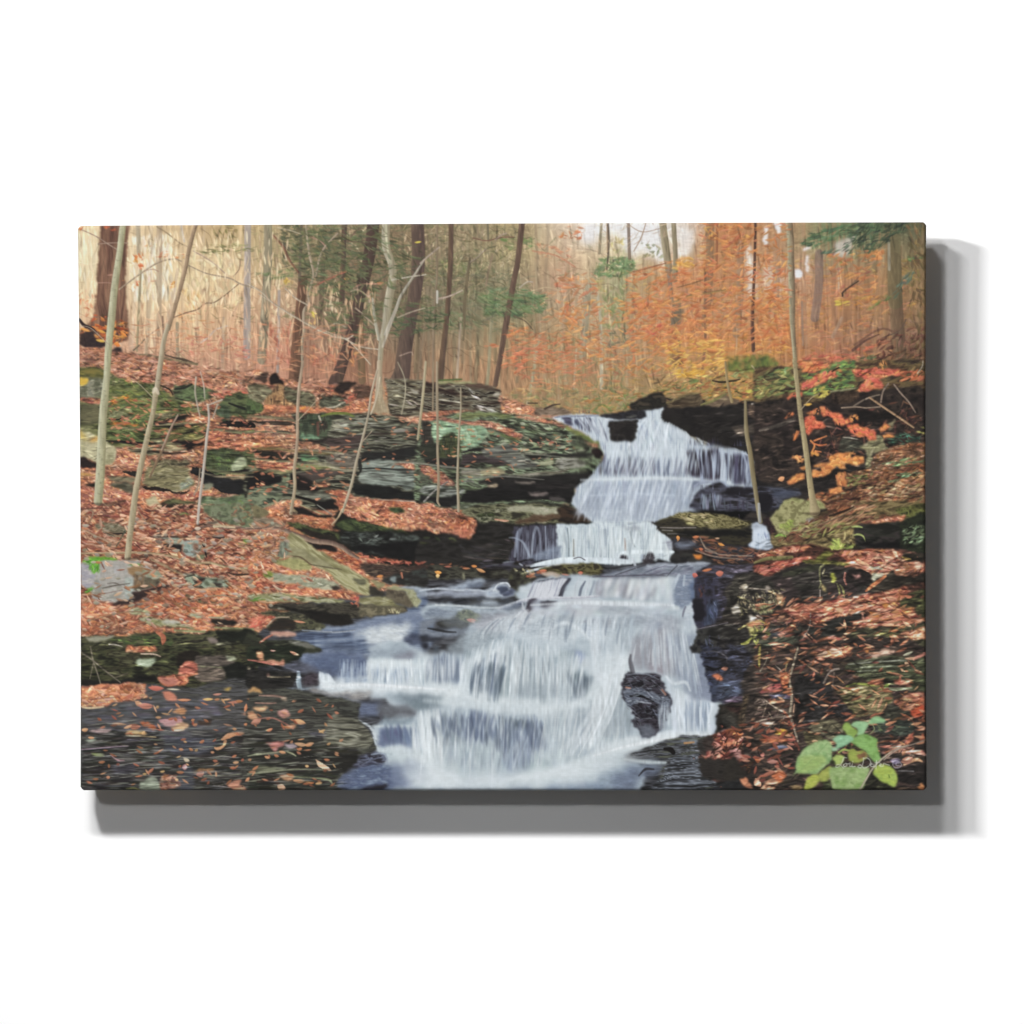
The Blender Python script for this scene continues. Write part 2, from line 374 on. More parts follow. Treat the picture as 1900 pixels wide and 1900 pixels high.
# the picture, written as outlines and strokes
PICTURE = []
PICTURE.append('''
@g
H e0a878 sat=.97 al=.10 | 130,400 1740,400 1740,700 1100,800 700,740 130,660
H d09868 sat=.95 al=.10 | 990,470 1520,470 1520,680 1180,760 990,740
K x=1 y=1 al=.6 so=3 | 130,400 1740,400 1740,700 1100,800 700,740 130,660
H f0d0a0 sat=1.1 al=.22 so=30 | 140,400 620,400 560,560 300,600 140,590
H f4e4d0 sat=1 al=.22 so=24 | 1000,400 1300,400 1260,480 1140,500 1020,470
H 46382c sat=1 al=.12 so=24 | 560,410 800,410 800,690 560,690
@g
# sky gaps
B e9e8ea,f2f1f4 so=6 wp=9 al=.85 | 1075,412 1228,412 1231,440 1236,484 1222,486 1200,468 1176,474 1160,462 1148,436 1120,430 1095,452 1080,450
B ece2dc,f0ece8 so=4 wp=7 al=.75 | 1256,424 1282,430 1285,462 1270,480 1256,470
B e4d8cc,ece4dc so=3 wp=4 al=.75 | 1384,458 1396,462 1398,540 1390,552 1385,520
B d8c0a8,e0ccb8 so=4 wp=8 al=.6 | 1416,490 1446,500 1446,545 1420,545
B e8e0dc so=1.5 wp=3 | 1416,425 1424,422 1424,450 1417,452
B f2f2fa so=1 wp=2 | 1474,500 1487,500 1487,514 1476,514
B e6dad4 so=1 wp=2 | 1495,475 1500,475 1500,503 1495,500
B e6dad4 so=1 wp=2 | 1489,460 1500,457 1500,463 1490,466
B eceaec so=1.5 wp=3 | 1434,412 1448,412 1447,432 1440,430
B d8ccc4 so=2 wp=6 al=.7 | 1545,455 1580,440 1600,420 1570,470 1550,478
B cfc4bc so=1 wp=3 al=.8 | 1402,530 1406,530 1406,555 1402,550
D f0dcb4,ecd8b0,f2e2c0,e6c8a0 n=9 l=14 wd=3 a=90 av=8 al=0.48 so=1.4 | 143,430 182,430 182,560 143,560
D f2e6cc,ece0c8,e8d0aa n=14 l=12 wd=3 a=90 av=8 al=0.60 so=1.4 | 243,440 330,430 325,560 240,560
D e6cfa0,ead8ac,dcbf94 n=9 l=9 wd=4 a=90 av=30 al=0.56 so=1.4 | 345,450 450,440 440,570 345,570
D e0c49a,e6cda8 n=8 l=6 wd=2.4 a=80 av=25 al=0.64 so=1.4 | 500,530 545,540 540,600 500,600
D e0c49a,e6cda8,ead0b0 n=6 l=5 wd=2 a=75 av=30 al=0.64 so=1.4 | 628,420 685,420 675,490 630,500
D dcc49c,e2cca8 n=9 l=7 wd=2 a=85 av=16 al=0.64 so=1.4 | 586,520 638,520 632,580 590,590
D d6bc98,e0c8a4,cdb894 n=4 l=6 wd=2 a=80 av=40 al=0.48 so=1.4 | 745,420 1000,420 1000,520 745,520
# left far trunks
S b09a80,a08c74 w=11,10 al=.75 | 296,400 295,620
S a89c84,9a8c74 w=9,8 al=.8 | 255,400 258,470
S 9c9070,877c60 w=5,5 al=.85 | 261,500 257,585 254,650
S a89070 w=4 al=.7 | 388,500 384,640
S a89c94,968c84 w=12,12,14 al=.9 | 460,400 459,510 458,660
S 8e8670,7a745e w=15,16,17 al=.85 | 497,400 497,492 492,579 486,668
S a89890,989088 w=5 al=.9 | 518,540 515,690
S b8a088 w=6 al=.6 | 330,500 300,650
S a8927c w=5,6 al=.7 | 415,590 413,670
S b09c80 w=7 al=.6 | 275,560 272,660
S c8b08c w=5 al=.6 | 232,430 236,600
S 9c9078,8a7c64 w=6,7 al=.9 | 329,600 330,670
# hemlock sprays
D 7c7444,8c8050,6f6a40 n=16 l=6 wd=2.2 a=60 av=30 al=0.60 so=1.4 | 385,402 440,402 440,440 400,446
D 7d7c50,6c7048,888658 n=22 l=8 wd=1.6 a=8 av=16 al=0.60 so=1.4 | 355,458 470,452 480,466 440,474 370,472
D 5a5c40,66644a,4c4c38,70684c n=22 l=8 wd=2.6 a=20 av=40 al=0.56 so=1.4 | 520,402 600,402 640,440 640,500 560,520 520,490
D 5f7048,52603e,6f7a50,546a4c n=22 l=8 wd=2 a=-8 av=22 al=0.60 so=1.4 | 590,475 645,478 650,500 600,505
D 5c5e44,55583e,6a664a n=22 l=9 wd=2.4 a=15 av=35 al=0.60 so=1.4 | 640,492 700,488 705,540 660,560 630,530
D 6c7850,7a8058,5c6a48 n=20 l=9 wd=2.2 a=-14 av=22 al=0.60 so=1.4 | 470,508 545,495 545,516 480,522
D 5e6a4c,6a7454,54603f n=20 l=9 wd=2 a=-5 av=28 al=0.60 so=1.4 | 600,580 668,585 664,640 610,640
D 5c6044,54563c,6a6c4c n=18 l=9 wd=2 a=30 av=30 al=0.56 so=1.4 | 700,560 800,545 800,600 740,620
D 6c7848,7a7c54,5c6644 n=18 l=9 wd=2 a=10 av=30 al=0.56 so=1.4 | 790,480 870,486 870,510 800,512
D 5f7c58,6c8660,54704e,72845c n=22 l=10 wd=2 a=12 av=26 al=0.60 so=1.4 | 890,540 950,528 1020,550 1015,575 960,590 900,585
D 6c8050,5c7444,7a8458 n=24 l=8 wd=1.8 a=5 av=20 al=0.64 so=1.4 | 925,440 990,440 985,462 940,464
D 667850,5c6a48,748058 n=18 l=8 wd=2 a=12 av=25 al=0.56 so=1.4 | 790,575 890,580 900,605 820,612
D 70745a,66684c,7c7a5e n=11 l=11 wd=2.2 a=15 av=30 al=0.48 so=1.4 | 800,500 960,500 950,620 800,620
D 6c6a4c,5c5c42,74684e,86765a n=14 l=9 wd=2 a=10 av=50 al=0.48 so=1.4 | 545,402 900,402 900,540 545,540
D 80785a,94866a,a8926f,6e664a n=12 l=8 wd=1.4 a=-35 av=40 al=0.56 so=1.4 | 745,402 960,402 960,560 745,560
D 6f8a62,5f7c54,82986c,557050 n=26 l=8 wd=2.6 a=-10 av=40 al=0.64 so=1.4 | 1110,480 1150,472 1180,480 1178,500 1140,516 1100,512
D 8a9464,7c8858,98a070,8c8a66 n=18 l=9 wd=2.6 a=80 av=40 al=0.48 so=1.4 | 1115,530 1165,530 1160,610 1110,610
D 7c8458,8a8860,6c7450 n=14 l=6 wd=2.4 a=-20 av=40 al=0.56 so=1.4 | 1190,450 1225,450 1232,480 1195,482
D 8c8c64,7a7c58,a09a74,6f7250 n=8 l=9 wd=2 a=80 av=30 al=0.48 so=1.4 | 1010,620 1180,600 1180,760 990,760
D 6a6c58,5c6050,74705a n=15 l=7 wd=2.4 a=70 av=40 al=0.56 so=1.4 | 1125,615 1170,610 1160,650 1130,650
D a8b078,c4b070,d2be78 n=14 l=6 wd=2.4 a=60 av=40 al=0.56 so=1.4 | 1128,440 1160,440 1158,475 1130,475
# center trunks
S 5e4a40,4c3c36 w=23,22,20,20,20,25 | 694,400 685,475 668,550 652,620 636,672 622,710
S 8a7a56,6a5844 w=8,9 al=.9 | 637,660 632,712
S 6c5848,5c4a3e w=9,9,10 al=.95 | 640,400 637,480 634,560
S 806a50,70583f w=12,14 | 668,590 672,706
S 7a5c48,5c4436 w=17,18,22,26 | 562,520 555,596 549,670 548,716
S 6e5c4e,584840 w=24,24,24,27,30,38 | 774,400 776,492 764,579 752,640 746,690 738,716
S 8c7a5e,6c5c46 w=6,8 al=.9 | 770,690 778,560
S 705a48,5e4a3c w=9,9,9,11,13 | 837,400 836,483 830,579 820,670 816,706
S 745e50,644e42 w=11,10,10,11,9,9 al=.95 | 970,400 961,483 954,518 940,596 928,665 919,714
S 907e6a,74644e w=4,4,5 al=.9 | 811,400 811,509 806,579 803,735
S 6c6049 w=4,4 al=.85 | 872,480 865,544 860,630
S ac9a84 w=4,5 al=.9 | 855,590 848,700
S a09678,8c8468 w=5,6,7 al=.9 | 911,600 907,680 903,716
S a8a080 w=5,6 al=.85 | 1000,625 990,690 976,766
S 8c7c64 w=5 al=.7 | 880,400 890,440 900,412
S 6a6452 w=4 al=.8 | 904,400 906,445
S a09a84,8c8a74 w=11,13,12 al=.65 | 1092,530 1086,600 1080,660
S b4ac92 w=5,5,6 al=.85 | 1109,545 1115,610 1116,720
S a8a088 w=3 al=.7 | 1070,640 1064,730
S 9a8c70 w=3 al=.6 | 1040,640 1036,740
# right trunks
S a89c80,7c7058 w=13,14,14 | 1228,400 1234,450 1241,500
S 948a70,7c7058 w=9,9,10 al=.95 | 1249,400 1253,475 1252,520
S 8c7c70,7a6e5c w=8,8 al=.9 | 1241,500 1246,560
S 6e6858,7c6a54 w=17,18 al=.7 | 1256,565 1252,620
S 8a7258,7c644c w=15,14,14 al=.7 | 1318,400 1316,520 1308,600
S 8a5a40 w=4 al=.8 | 1331,400 1330,500
S 7c6a5c,6a5648 w=6 al=.8 | 1166,415 1168,480
S a08468 w=4 al=.9 | 1127,400 1128,470
S 8a8068 w=5 al=.9 | 1117,400 1112,470
S 9a8068,866c58 w=13,14,14 al=.7 | 1374,450 1373,545 1366,620
S 6a4a3c,4e3a32 w=5,5,6,7 | 1402,400 1400,492 1396,596 1398,650
S 7c5c48 w=5 al=.85 | 1308,500 1309,620 1300,720
S a8866a,8c6c54 w=13 al=.6 | 1441,440 1440,560
S 8a7468,7a6860 w=15,16,16 al=.75 | 1520,470 1519,530 1512,590
S 7c6850,5c4a3a w=24,26,24 al=.75 | 1660,480 1662,560 1670,660
S 7c7050,666044 w=26,27 al=.65 | 1658,440 1661,560
S a09884 w=5 al=.8 | 1649,450 1650,500
S 968070 w=4 al=.7 | 1488,560 1490,640
S b0a088 w=3 al=.7 | 1557,500 1556,540
S 7a6450 w=3 al=.8 | 1600,455 1612,485
S 7a6450 w=3 al=.8 | 1562,545 1594,515
S b49478,a0806a w=6,7 al=.8 | 1562,590 1545,625
S 6c4c40 w=4 al=.6 | 1585,640 1640,610 1690,640
# orange foliage right
D c8784a,d08a50,c86e48,b8683f,d69a5c,ba8458 n=14 l=8 wd=2.4 a=-12 av=28 al=0.60 so=1.4 | 1180,500 1250,480 1330,480 1340,650 1200,640 1150,580
D c8784a,d08a50,b8683f,d69a50,9c6440 n=16 l=8 wd=2.6 a=-15 av=32 al=0.60 so=1.4 | 1290,402 1400,402 1400,470 1370,480 1320,450
D d89a4c,cc8c48,e0a658 n=26 l=8 wd=2.6 a=-14 av=22 al=0.64 so=1.4 | 1240,486 1285,475 1287,490 1250,500
D d06c50,c8604a,d88058 n=18 l=8 wd=2.2 a=-22 av=18 al=0.60 so=1.4 | 1165,612 1235,600 1225,620 1160,640
D cf7048,c4684a n=14 l=8 wd=2.4 a=-12 av=24 al=0.60 so=1.4 | 1170,555 1210,550 1230,580 1190,590
D d88850,c87848,d89a58,b8683f n=16 l=8 wd=2.6 a=-6 av=30 al=0.60 so=1.4 | 1400,540 1465,545 1465,650 1400,640
D cc8450,c27848,d89658,a86a44,b06850 n=12 l=9 wd=2.6 a=-20 av=30 al=0.56 so=1.4 | 1535,470 1640,460 1620,560 1540,560
D c07c50,b86c48,cc8c58 n=14 l=8 wd=2.4 a=0 av=30 al=0.60 so=1.4 | 1405,440 1460,470 1460,495 1410,490
D cf6c4c,c07450,d88a58,a87850 n=10 l=8 wd=2.4 a=-12 av=35 al=0.56 so=1.4 | 1030,500 1110,520 1110,600 1030,590
D c8785a,b8704c,d08858 n=9 l=8 wd=2 a=-4 av=20 al=0.56 so=1.4 | 950,600 1080,640 1100,700 950,690
D d08858,c87850 n=16 l=7 wd=2.2 a=-14 av=20 al=0.64 so=1.4 | 935,620 985,606 982,616 940,630
D e0a050,d8984c,cc8c48 n=22 l=8 wd=2.2 a=-8 av=24 al=0.64 so=1.4 | 1225,635 1340,628 1350,646 1240,660
D d8a04c,e0ac58,c08440 n=26 l=8 wd=2.2 a=-8 av=20 al=0.68 so=1.4 | 1250,690 1310,688 1300,704 1255,702
D d8a048,c89040,c8884c n=18 l=8 wd=2.2 a=-6 av=24 al=0.64 so=1.4 | 1270,672 1330,665 1390,655 1400,670 1330,690 1280,690
D d8944c,c88448,d8a058 n=16 l=8 wd=2.2 a=0 av=24 al=0.64 so=1.4 | 1400,630 1465,640 1470,660 1400,658
D cdb04c,d8b850 n=30 l=7 wd=2.4 a=-4 av=16 al=0.72 so=1.4 | 1545,558 1575,555 1582,566 1550,568
D c8984c,c88848,b87c48 n=24 l=7 wd=2.2 a=-12 av=22 al=0.64 so=1.4 | 1575,552 1640,548 1630,562 1585,570
D e0955a,d8844c n=26 l=7 wd=3 a=-10 av=40 al=0.64 so=1.4 | 1605,462 1642,462 1638,482 1610,480
D c8704c,d08050,a8603f n=22 l=7 wd=2.4 a=-10 av=40 al=0.64 so=1.4 | 1058,420 1085,420 1080,445 1035,440
D b8785c,c88868,d09870 n=14 l=7 wd=2.4 a=10 av=30 al=0.56 so=1.4 | 990,450 1060,460 1060,480 990,475
# evergreen upper right
D 4a6a4a,3c5a40,5c7c58,567250 n=30 l=10 wd=2 a=-18 av=18 al=0.68 so=1.4 | 1482,450 1520,425 1580,418 1620,402 1620,430 1560,440 1500,462
D 3a4c38,445a40,2f4034,566a4c n=28 l=9 wd=2.2 a=-35 av=24 al=0.68 so=1.4 | 1570,428 1610,402 1690,402 1680,430 1640,455 1610,470 1580,450
D 4a6450,3c5444,567058 n=20 l=10 wd=1.8 a=-28 av=14 al=0.64 so=1.4 | 1520,470 1560,448 1580,455 1540,475
D 34443a,445040 n=20 l=10 wd=1.8 a=-40 av=20 al=0.68 so=1.4 | 1572,445 1590,455 1575,475 1560,470
D 5c8450,6c9458,4c7048 n=24 l=8 wd=2 a=-10 av=20 al=0.64 so=1.4 | 1680,478 1712,470 1715,485 1690,486
D 5c7464,50685c,6a8070 n=22 l=9 wd=2.2 a=-50 av=16 al=0.64 so=1.4 | 1652,545 1680,510 1705,495 1690,520 1665,545 1655,560
D 7c8c50,8a8c54,60704a n=20 l=7 wd=2.2 a=-40 av=25 al=0.56 so=1.4 | 1600,580 1645,545 1655,550 1620,580
D 6c5c3c,5a4a34,7a6c44,866a48 n=16 l=8 wd=2.6 a=75 av=25 al=0.56 so=1.4 | 1680,410 1722,410 1722,650 1690,650
# trunks again, crisp against the haze
S 544038,43342e w=23,22,20,20,20,25 al=.75 | 694,400 685,475 668,550 652,620 636,672 622,710
S 665448,50403a w=24,24,24,27,30,38 al=.7 | 774,400 776,492 764,579 752,640 746,690 738,716
S 644e3e,50403a w=9,9,10 al=.9 | 640,400 637,480 634,560
S 745240,54402f w=17,18,22,26 al=.7 | 562,520 555,596 549,670 548,716
S 68523f,54443a w=9,9,9,11,13 al=.85 | 837,400 836,483 830,579 820,670 816,706
S 6c5648,584438 w=11,10,10,11,9,9 al=.85 | 970,400 961,483 954,518 940,596 928,665 919,714
S 4a423a w=4,4,3 al=.75 | 1127,400 1130,450 1126,500
S 5c5448 w=5,6 al=.7 | 560,400 556,520
S 6a5a48,54483a w=8,9,10 al=.7 | 600,480 596,560 590,600
D 4c5238,566042,44482f,62684a n=12 l=11 wd=2 a=10 av=24 al=.7 so=1.4 | 545,430 700,420 790,470 770,520 640,560 560,530
D 50603f,5c6c48,465438 n=12 l=10 wd=1.8 a=8 av=20 al=.7 so=1.4 | 690,560 800,560 860,600 740,625 640,630
D 566b48,4c6040,647850 n=16 l=10 wd=1.8 a=10 av=20 al=.7 so=1.4 | 890,545 1000,548 1015,575 960,590 900,580
S b4a896,8c806e w=2,2.6,2 al=.9 | 480,545 560,595 640,628
@0 0
# big brown trunk
R 5c4034,7c5a48,8c6a54 a=90 sx=60 sy=4 so=1 wp=2 sm=0 | 265,60 580,60 560,300 540,500 535,700 545,850 560,1000 570,1150 570,1300 400,1350 300,1340 160,1300 80,1180 150,1110 200,1020 215,850 230,600 245,350
D c8683c,d87c44,b85834 n=30 l=6 wd=2.4 a=15 av=30 al=.72 so=1.4 | 300,75 430,75 440,120 390,140 310,110
D d06c34,e0843c,b8542c,e49c50,4a3428 n=26 l=7 wd=2.6 a=-10 av=35 al=.72 so=1.4 | 190,1020 330,1040 340,1100 560,1080 560,1260 450,1360 400,1340 330,1380 220,1320 40,1240 30,1160 150,1180
S 38282a,2c2022 w=5,6,5,4 | 40,1080 90,1140 180,1180 220,1220
B 2c2226,40302c so=1.5 wp=3 | 40,1240 150,1200 230,1280 330,1330 320,1360 240,1400 120,1380 40,1340
B 2e2424,3c2e2c so=1.2 | 380,1410 430,1380 500,1390 490,1430 400,1450
L e49a50 h=3 | 40,1170 165,1215
L e09a48 h=3 | 220,1190 330,1230
L e0b050 h=3 | 210,1300 330,1320
L e8823c h=4 | 410,1330 480,1370
L e88a40 h=3 | 470,1200 550,1270
S 9c8474 w=2,2.2 | 30,110 130,150 250,210 340,270 440,330
S a08878 w=2 al=.9 | 240,275 360,265 470,262 560,265
S b08470 w=2.4 | 345,608 420,600
S b08878 w=1.6 al=.8 | 240,690 330,688 380,692
D e0a080,cf8060,d8744c n=14 l=5 wd=2.2 a=90 av=40 al=0.48 so=1.4 | 20,760 220,760 200,1000 60,1080 30,1050
D e08a4c,d0683c n=24 l=6 wd=2.4 a=-30 av=40 al=0.56 so=1.4 | 20,90 80,75 130,85 110,130 40,140
D e07c44,d4683c,e0984c n=22 l=5 wd=2.4 a=40 av=40 al=0.68 so=1.4 | 600,370 720,360 740,520 700,550 600,470
D c8603c,d87c50 n=26 l=5 wd=1.6 a=-10 av=20 al=.72 so=1.4 | 730,280 830,270 820,300 740,300
D cc6c4c,d88458,b85c40 n=22 l=6 wd=2 a=-20 av=30 al=0.60 so=1.4 | 860,420 990,340 1000,400 930,500 860,470
D d87c50,cf8a50 n=24 l=6 wd=2 a=-20 av=20 al=0.68 so=1.4 | 1050,410 1175,380 1170,430 1060,440
D d8683c,e07848 n=26 l=5 wd=2.6 a=60 av=30 al=0.68 so=1.4 | 610,690 690,670 670,750 630,760
D e09c48,d88444 n=24 l=5 wd=2.4 a=-50 av=30 al=0.64 so=1.4 | 990,730 1050,640 1070,680 1030,760
D cc6450,c87048 n=20 l=6 wd=1.4 a=-6 av=10 al=0.68 so=1.4 | 750,685 900,660 900,680 760,700
D e0904c n=22 l=4 wd=2 al=.72 so=1.4 | 480,640 530,640 530,680 480,690
D d89a6c,c88060,cf8c58 n=10 l=8 wd=2 a=6 av=25 al=0.56 so=1.4 | 1100,1000 1400,1000 1400,1300 1100,1300
D dcac68,d8a070,e0b070 n=10 l=9 wd=3 a=80 av=25 al=0.52 so=1.4 | 1130,760 1400,780 1380,980 1120,960
D c87060,b86858,d08870 n=12 l=7 wd=2 a=8 av=30 al=0.56 so=1.4 | 1100,1250 1880,1250 1880,1500 1100,1450
S a89080 w=2.4,2.2,2 al=.9 | 1260,350 1450,460 1600,590
S 8f7c60 w=3,2.5 al=.8 | 870,90 980,160 1110,260 1190,300
S bcae9c w=4,4 | 1130,80 1145,170 1165,250
S b0a08c,8a7860 w=2.5,3,3.2,3,2.5 | 470,760 600,660 740,560 900,465 1050,435 1130,460
S a08070 w=2 al=.8 | 740,560 830,545 890,570
S 7c6450 w=2,2.5,2.6,2.2,2 | 1050,1060 1180,1010 1300,975 1390,910 1480,900 1600,820 1740,705
S a89880,8c7a66 w=2,2.4,2.8,3,3 | 1200,500 1400,590 1640,640 1760,700 1900,745
S 8c7460 w=1.8 | 1690,620 1750,540 1760,440
S bca898 w=3,2.6 | 1340,1330 1430,1260 1500,1190 1620,1150
S 8c7060 w=2 al=.8 | 760,1270 840,1210 930,1140
S 6e5448 w=3 al=.8 | 930,1050 935,1180 930,1290
S 6c6050 w=3,2 | 620,1410 690,1350 740,1290
S b09078 w=1.6 al=.8 | 1640,1080 1720,960 1740,900
D 8a6c58,78604e,987c64 n=12 l=8 wd=1.8 a=10 av=25 al=0.56 so=1.4 | 600,1380 1000,1280 1250,1380 1200,1500 600,1480
S 3c3028,5a4c3c w=2,3,5,2 | 960,1460 1060,1490 1160,1510 1300,1560
S 7c7054 w=3,5,5 al=.85 | 400,1450 700,1460 950,1500 1300,1560
@1 0
S c8b8a0 w=2 al=.7 | 320,100 450,130 570,170
S 8a5c48,6c4c3e w=3,4,4,3 al=.9 | 270,180 380,310 440,440 540,580
S 6a5648 w=3 al=.8 | 1060,260 1150,140 1240,80
S 6a5648 w=2.4 al=.8 | 1060,240 1180,260 1270,270
S b08878,a07868 w=3,2.6 al=.9 | 660,200 760,230 820,290
S b09c88,8c7c6c w=2,3,3.4,3 | 960,160 850,270 790,360 760,450 725,620
S a06050 w=2.5,3,2 al=.85 | 720,720 860,650 980,600 1050,570
S 907860 w=2.5,3,3 al=.9 | 1000,610 900,730 800,850 700,960
D d88850,e09850 n=28 l=5 wd=2 a=-30 av=20 al=.72 so=1.4 | 990,570 1060,560 1040,590 1000,600
D d8884c,cf7848 n=28 l=5 wd=2 a=-14 av=20 al=.72 so=1.4 | 1110,500 1170,485 1160,505 1110,515
D d89050,cf8048 n=26 l=5 wd=2.4 a=10 av=30 al=.72 so=1.4 | 1290,665 1370,660 1480,700 1400,720 1330,720
D e0b850,d8a850,e0c060 n=26 l=5 wd=3 a=30 av=40 al=.72 so=1.4 | 370,650 450,640 490,690 410,710
D d8c04c,e4cc54,c8b048 n=30 l=5 wd=3 a=30 av=40 al=.72 so=1.4 | 670,1000 710,985 770,1030 720,1070 670,1050
D e0b070,dcc07c n=20 l=6 wd=2 a=80 av=30 al=.72 so=1.4 | 650,1050 770,1040 770,1140 650,1130
L e4cc50 h=2 | 1775,262 1860,250
L e09050 h=3 | 1020,645 1085,650
S b0a088,8c7c68 w=3,4,4.5,4,4,4,5,5 | 620,70 632,200 660,400 700,600 650,800 650,900 595,1000 600,1200
S b4a890,8a7a64 w=4.5,5,5 | 600,1180 580,1350 585,1590
S bcb09c,94846f w=2.5,3,3 | 400,750 520,860 640,925
S bcb098,94846f w=3,2.8,3,3.2,3.2,3.4 | 0,700 150,790 240,880 350,960 600,1110 760,1195
S c4baa4,a09078 w=3.4,3.6,3,2.6,2.4 | 760,1195 910,1260 1050,1290 1160,1390 1310,1560
S b0a490 w=3,2.4,2.2 | 1040,1290 1200,1370 1390,1400
S c0b8a8 w=3,2 | 1050,1290 1080,1280 1125,1250
S a89c88 w=2,2 al=.85 | 870,1160 950,1120 1040,1160
S a88c78 w=2.6,3,3 al=.9 | 1100,780 1180,765 1300,850 1330,900
S b08070 w=3,2.4 al=.85 | 1130,745 1200,710 1330,700 1480,705
S a08c78 w=3,3 | 1150,960 1210,1010 1350,1140
S 5c4c40,4c4038 w=9,7 al=.8 | 1170,830 1200,900 1200,960
S aca48e,8c8268 w=15,15,14,15,16,14,10,9,9 | 1475,66 1475,300 1540,500 1545,650 1500,900 1470,1150 1425,1350 1410,1583 1410,1590
S c0bc9c w=4,4,3 al=.8 | 1475,70 1485,300 1530,490
S b8b4a0,8c8470 w=5,5,6,7 | 1340,850 1345,1000 1370,1150 1400,1290
S b4aea0,8c8470 w=3,4,5,6,6 | 1880,450 1800,575 1640,820 1590,950 1470,1240
S a89e8c w=5,4 | 1590,950 1530,1120 1440,1370
S b0a896 w=3,2.4 | 1530,660 1700,630 1900,600
S b0a08c w=2.4 al=.8 | 1600,1060 1750,1000 1890,960
S b4a090 w=2.4 al=.8 | 1300,900 1290,840 1330,800
S b49c8c w=2,2 al=.7 | 1620,1470 1740,1430 1760,1460
D a8624c,b06c54,c88068 n=10 l=9 wd=2.4 a=85 av=20 al=0.56 so=1.4 | 190,1100 470,1100 440,1560 170,1560
D c87c60,b86c54,d89068,94604c n=12 l=7 wd=2.4 a=70 av=30 al=0.56 so=1.4 | 600,1380 1000,1300 960,1580 600,1580
D d08c60,d89a5c,c87c50 n=12 l=7 wd=2.6 a=80 av=30 al=0.56 so=1.4 | 1050,1360 1190,1380 1190,1583 1050,1583
@2 0
S a09484,786850 w=3,4,3 | 700,330 600,430 530,480 500,580
S 6a5e48 w=4,5,5,5 al=.85 | 520,480 500,650 470,880 470,1100
S 887460 w=4 al=.8 | 770,390 730,560 700,720
S 7c5c4c w=2.4 | 560,210 700,240 800,220 900,200 1000,205
S a08c80 w=2 | 800,230 860,180 920,160
S a89888 w=3,2.5 | 0,480 90,400 200,310
S 706048 w=3,2.2 | 0,600 60,585 150,600
S b09c8c w=3.5,2.5 | 190,860 300,835 450,770
S c4beb0 w=4,4 | 180,780 180,900
S 6c6248 w=2 al=.8 | 720,670 850,690 900,720
S 8c8468 w=2 al=.8 | 1060,660 1150,625 1230,620
S b0a494 w=2.2 al=.9 | 1060,740 1140,680 1200,680
S 6a5c48 w=3,2 | 1000,1045 1120,1100 1200,1190
S c48c70,b8785c w=3,3 al=.8 | 1200,350 1450,400 1650,520
S 7c7450 w=2.6 al=.8 | 860,870 1000,850 1160,850
D cf7048,d88850 n=22 l=7 wd=2.2 a=-6 av=18 al=0.64 so=1.4 | 860,1250 960,1190 1180,1160 1170,1220 950,1260
D d0643c,cf7850 n=22 l=8 wd=2 a=2 av=10 al=0.64 so=1.4 | 680,1340 840,1320 840,1370 690,1390
D d0603f,cf7048 n=18 l=9 wd=2 a=0 av=10 al=0.64 so=1.4 | 940,1480 1200,1480 1200,1530 940,1540
D d88c58,c8784c n=14 l=7 wd=2.6 a=30 av=40 al=0.56 so=1.4 | 1480,960 1680,1040 1680,1220 1480,1150
@3 0
S 8c6048,a07050 w=2.5,3,2.5 | 390,580 560,540 780,480
S 8a6444 w=2,2.5,3 | 900,740 1050,700 1170,660
S 7c6244,a08050 w=2,3,4,4 | 910,870 1050,820 1200,800 1410,765
S 8c7460 w=3 al=.8 | 1230,890 1320,860 1400,820
S b09a80 w=2.4 al=.7 | 1540,1180 1535,1400
S 6c5c4c w=3 al=.8 | 920,1310 930,1380
B 5c4434,6e5440 so=2 wp=3 al=.85 | 860,1400 940,1420 980,1540 960,1583 860,1583
B 6a6454,5a5a4c so=2 wp=4 al=.6 | 860,950 960,960 970,1060 880,1150 840,1080
@4 0
S b8b090,6e5c48 w=13,13,12,12,10,8 | 370,40 385,250 390,450 400,800 405,1100 425,1400
S b8b090,7e6c50 w=8,8 | 425,1390 440,1590
D 4a5e34,5c6e38,74803f,3c4c2c n=40 l=9 wd=1.2 a=40 av=40 al=.72 so=1.4 | 0,1460 60,1450 180,1480 250,1560 240,1590 0,1590
D d06c58,d87850,c86050,dc9060 n=24 l=8 wd=2.4 a=-4 av=18 al=.72 so=1.4 | 470,1510 640,1440 1100,1440 1140,1500 1000,1520 700,1500 560,1560 450,1560
D d07858,d86c50 n=22 l=8 wd=2.4 a=-24 av=14 al=.72 so=1.4 | 1080,1400 1250,1350 1500,1260 1500,1300 1300,1380 1100,1440
D 4c7048,5c8054,3c583c n=24 l=7 wd=2.4 a=0 av=20 al=0.72 so=1.4 | 880,1560 1000,1510 1280,1460 1320,1500 1050,1590
S 6c4c40 w=6,4,2 | 1050,1410 1180,1310 1330,1240
S 5c4a3c,6c5c50 w=2 | 1360,1280 1550,1200 1620,1080
S 4c3c2e w=3.5,3,2.5 | 940,830 955,780 1110,670
D 5c3c30,4c3028,744c3c,8c6450 n=16 l=8 wd=2.4 a=-30 av=35 al=0.64 so=1.4 | 1300,1300 1550,1180 1820,1150 1820,1590 1300,1590
@g
M n=7 l=14 wd=1.4 a=88 av=9 dk=.84 lt=1.1 q=.5 al=.7 | 145,402 1715,402 1715,690 1100,740 700,710 145,640
D d07c50,c87048,d88c58,cc8458 n=7 l=8 wd=2 a=-12 av=24 al=.7 | 1160,500 1460,480 1460,650 1160,660
D d49c54,dca85c n=8 l=8 wd=2 a=-8 av=20 al=.75 | 1240,480 1290,474 1300,490 1250,504
D d8a450,e0b05c n=16 l=8 wd=2 a=-8 av=20 al=.75 | 1225,632 1345,628 1345,700 1250,704 1240,680
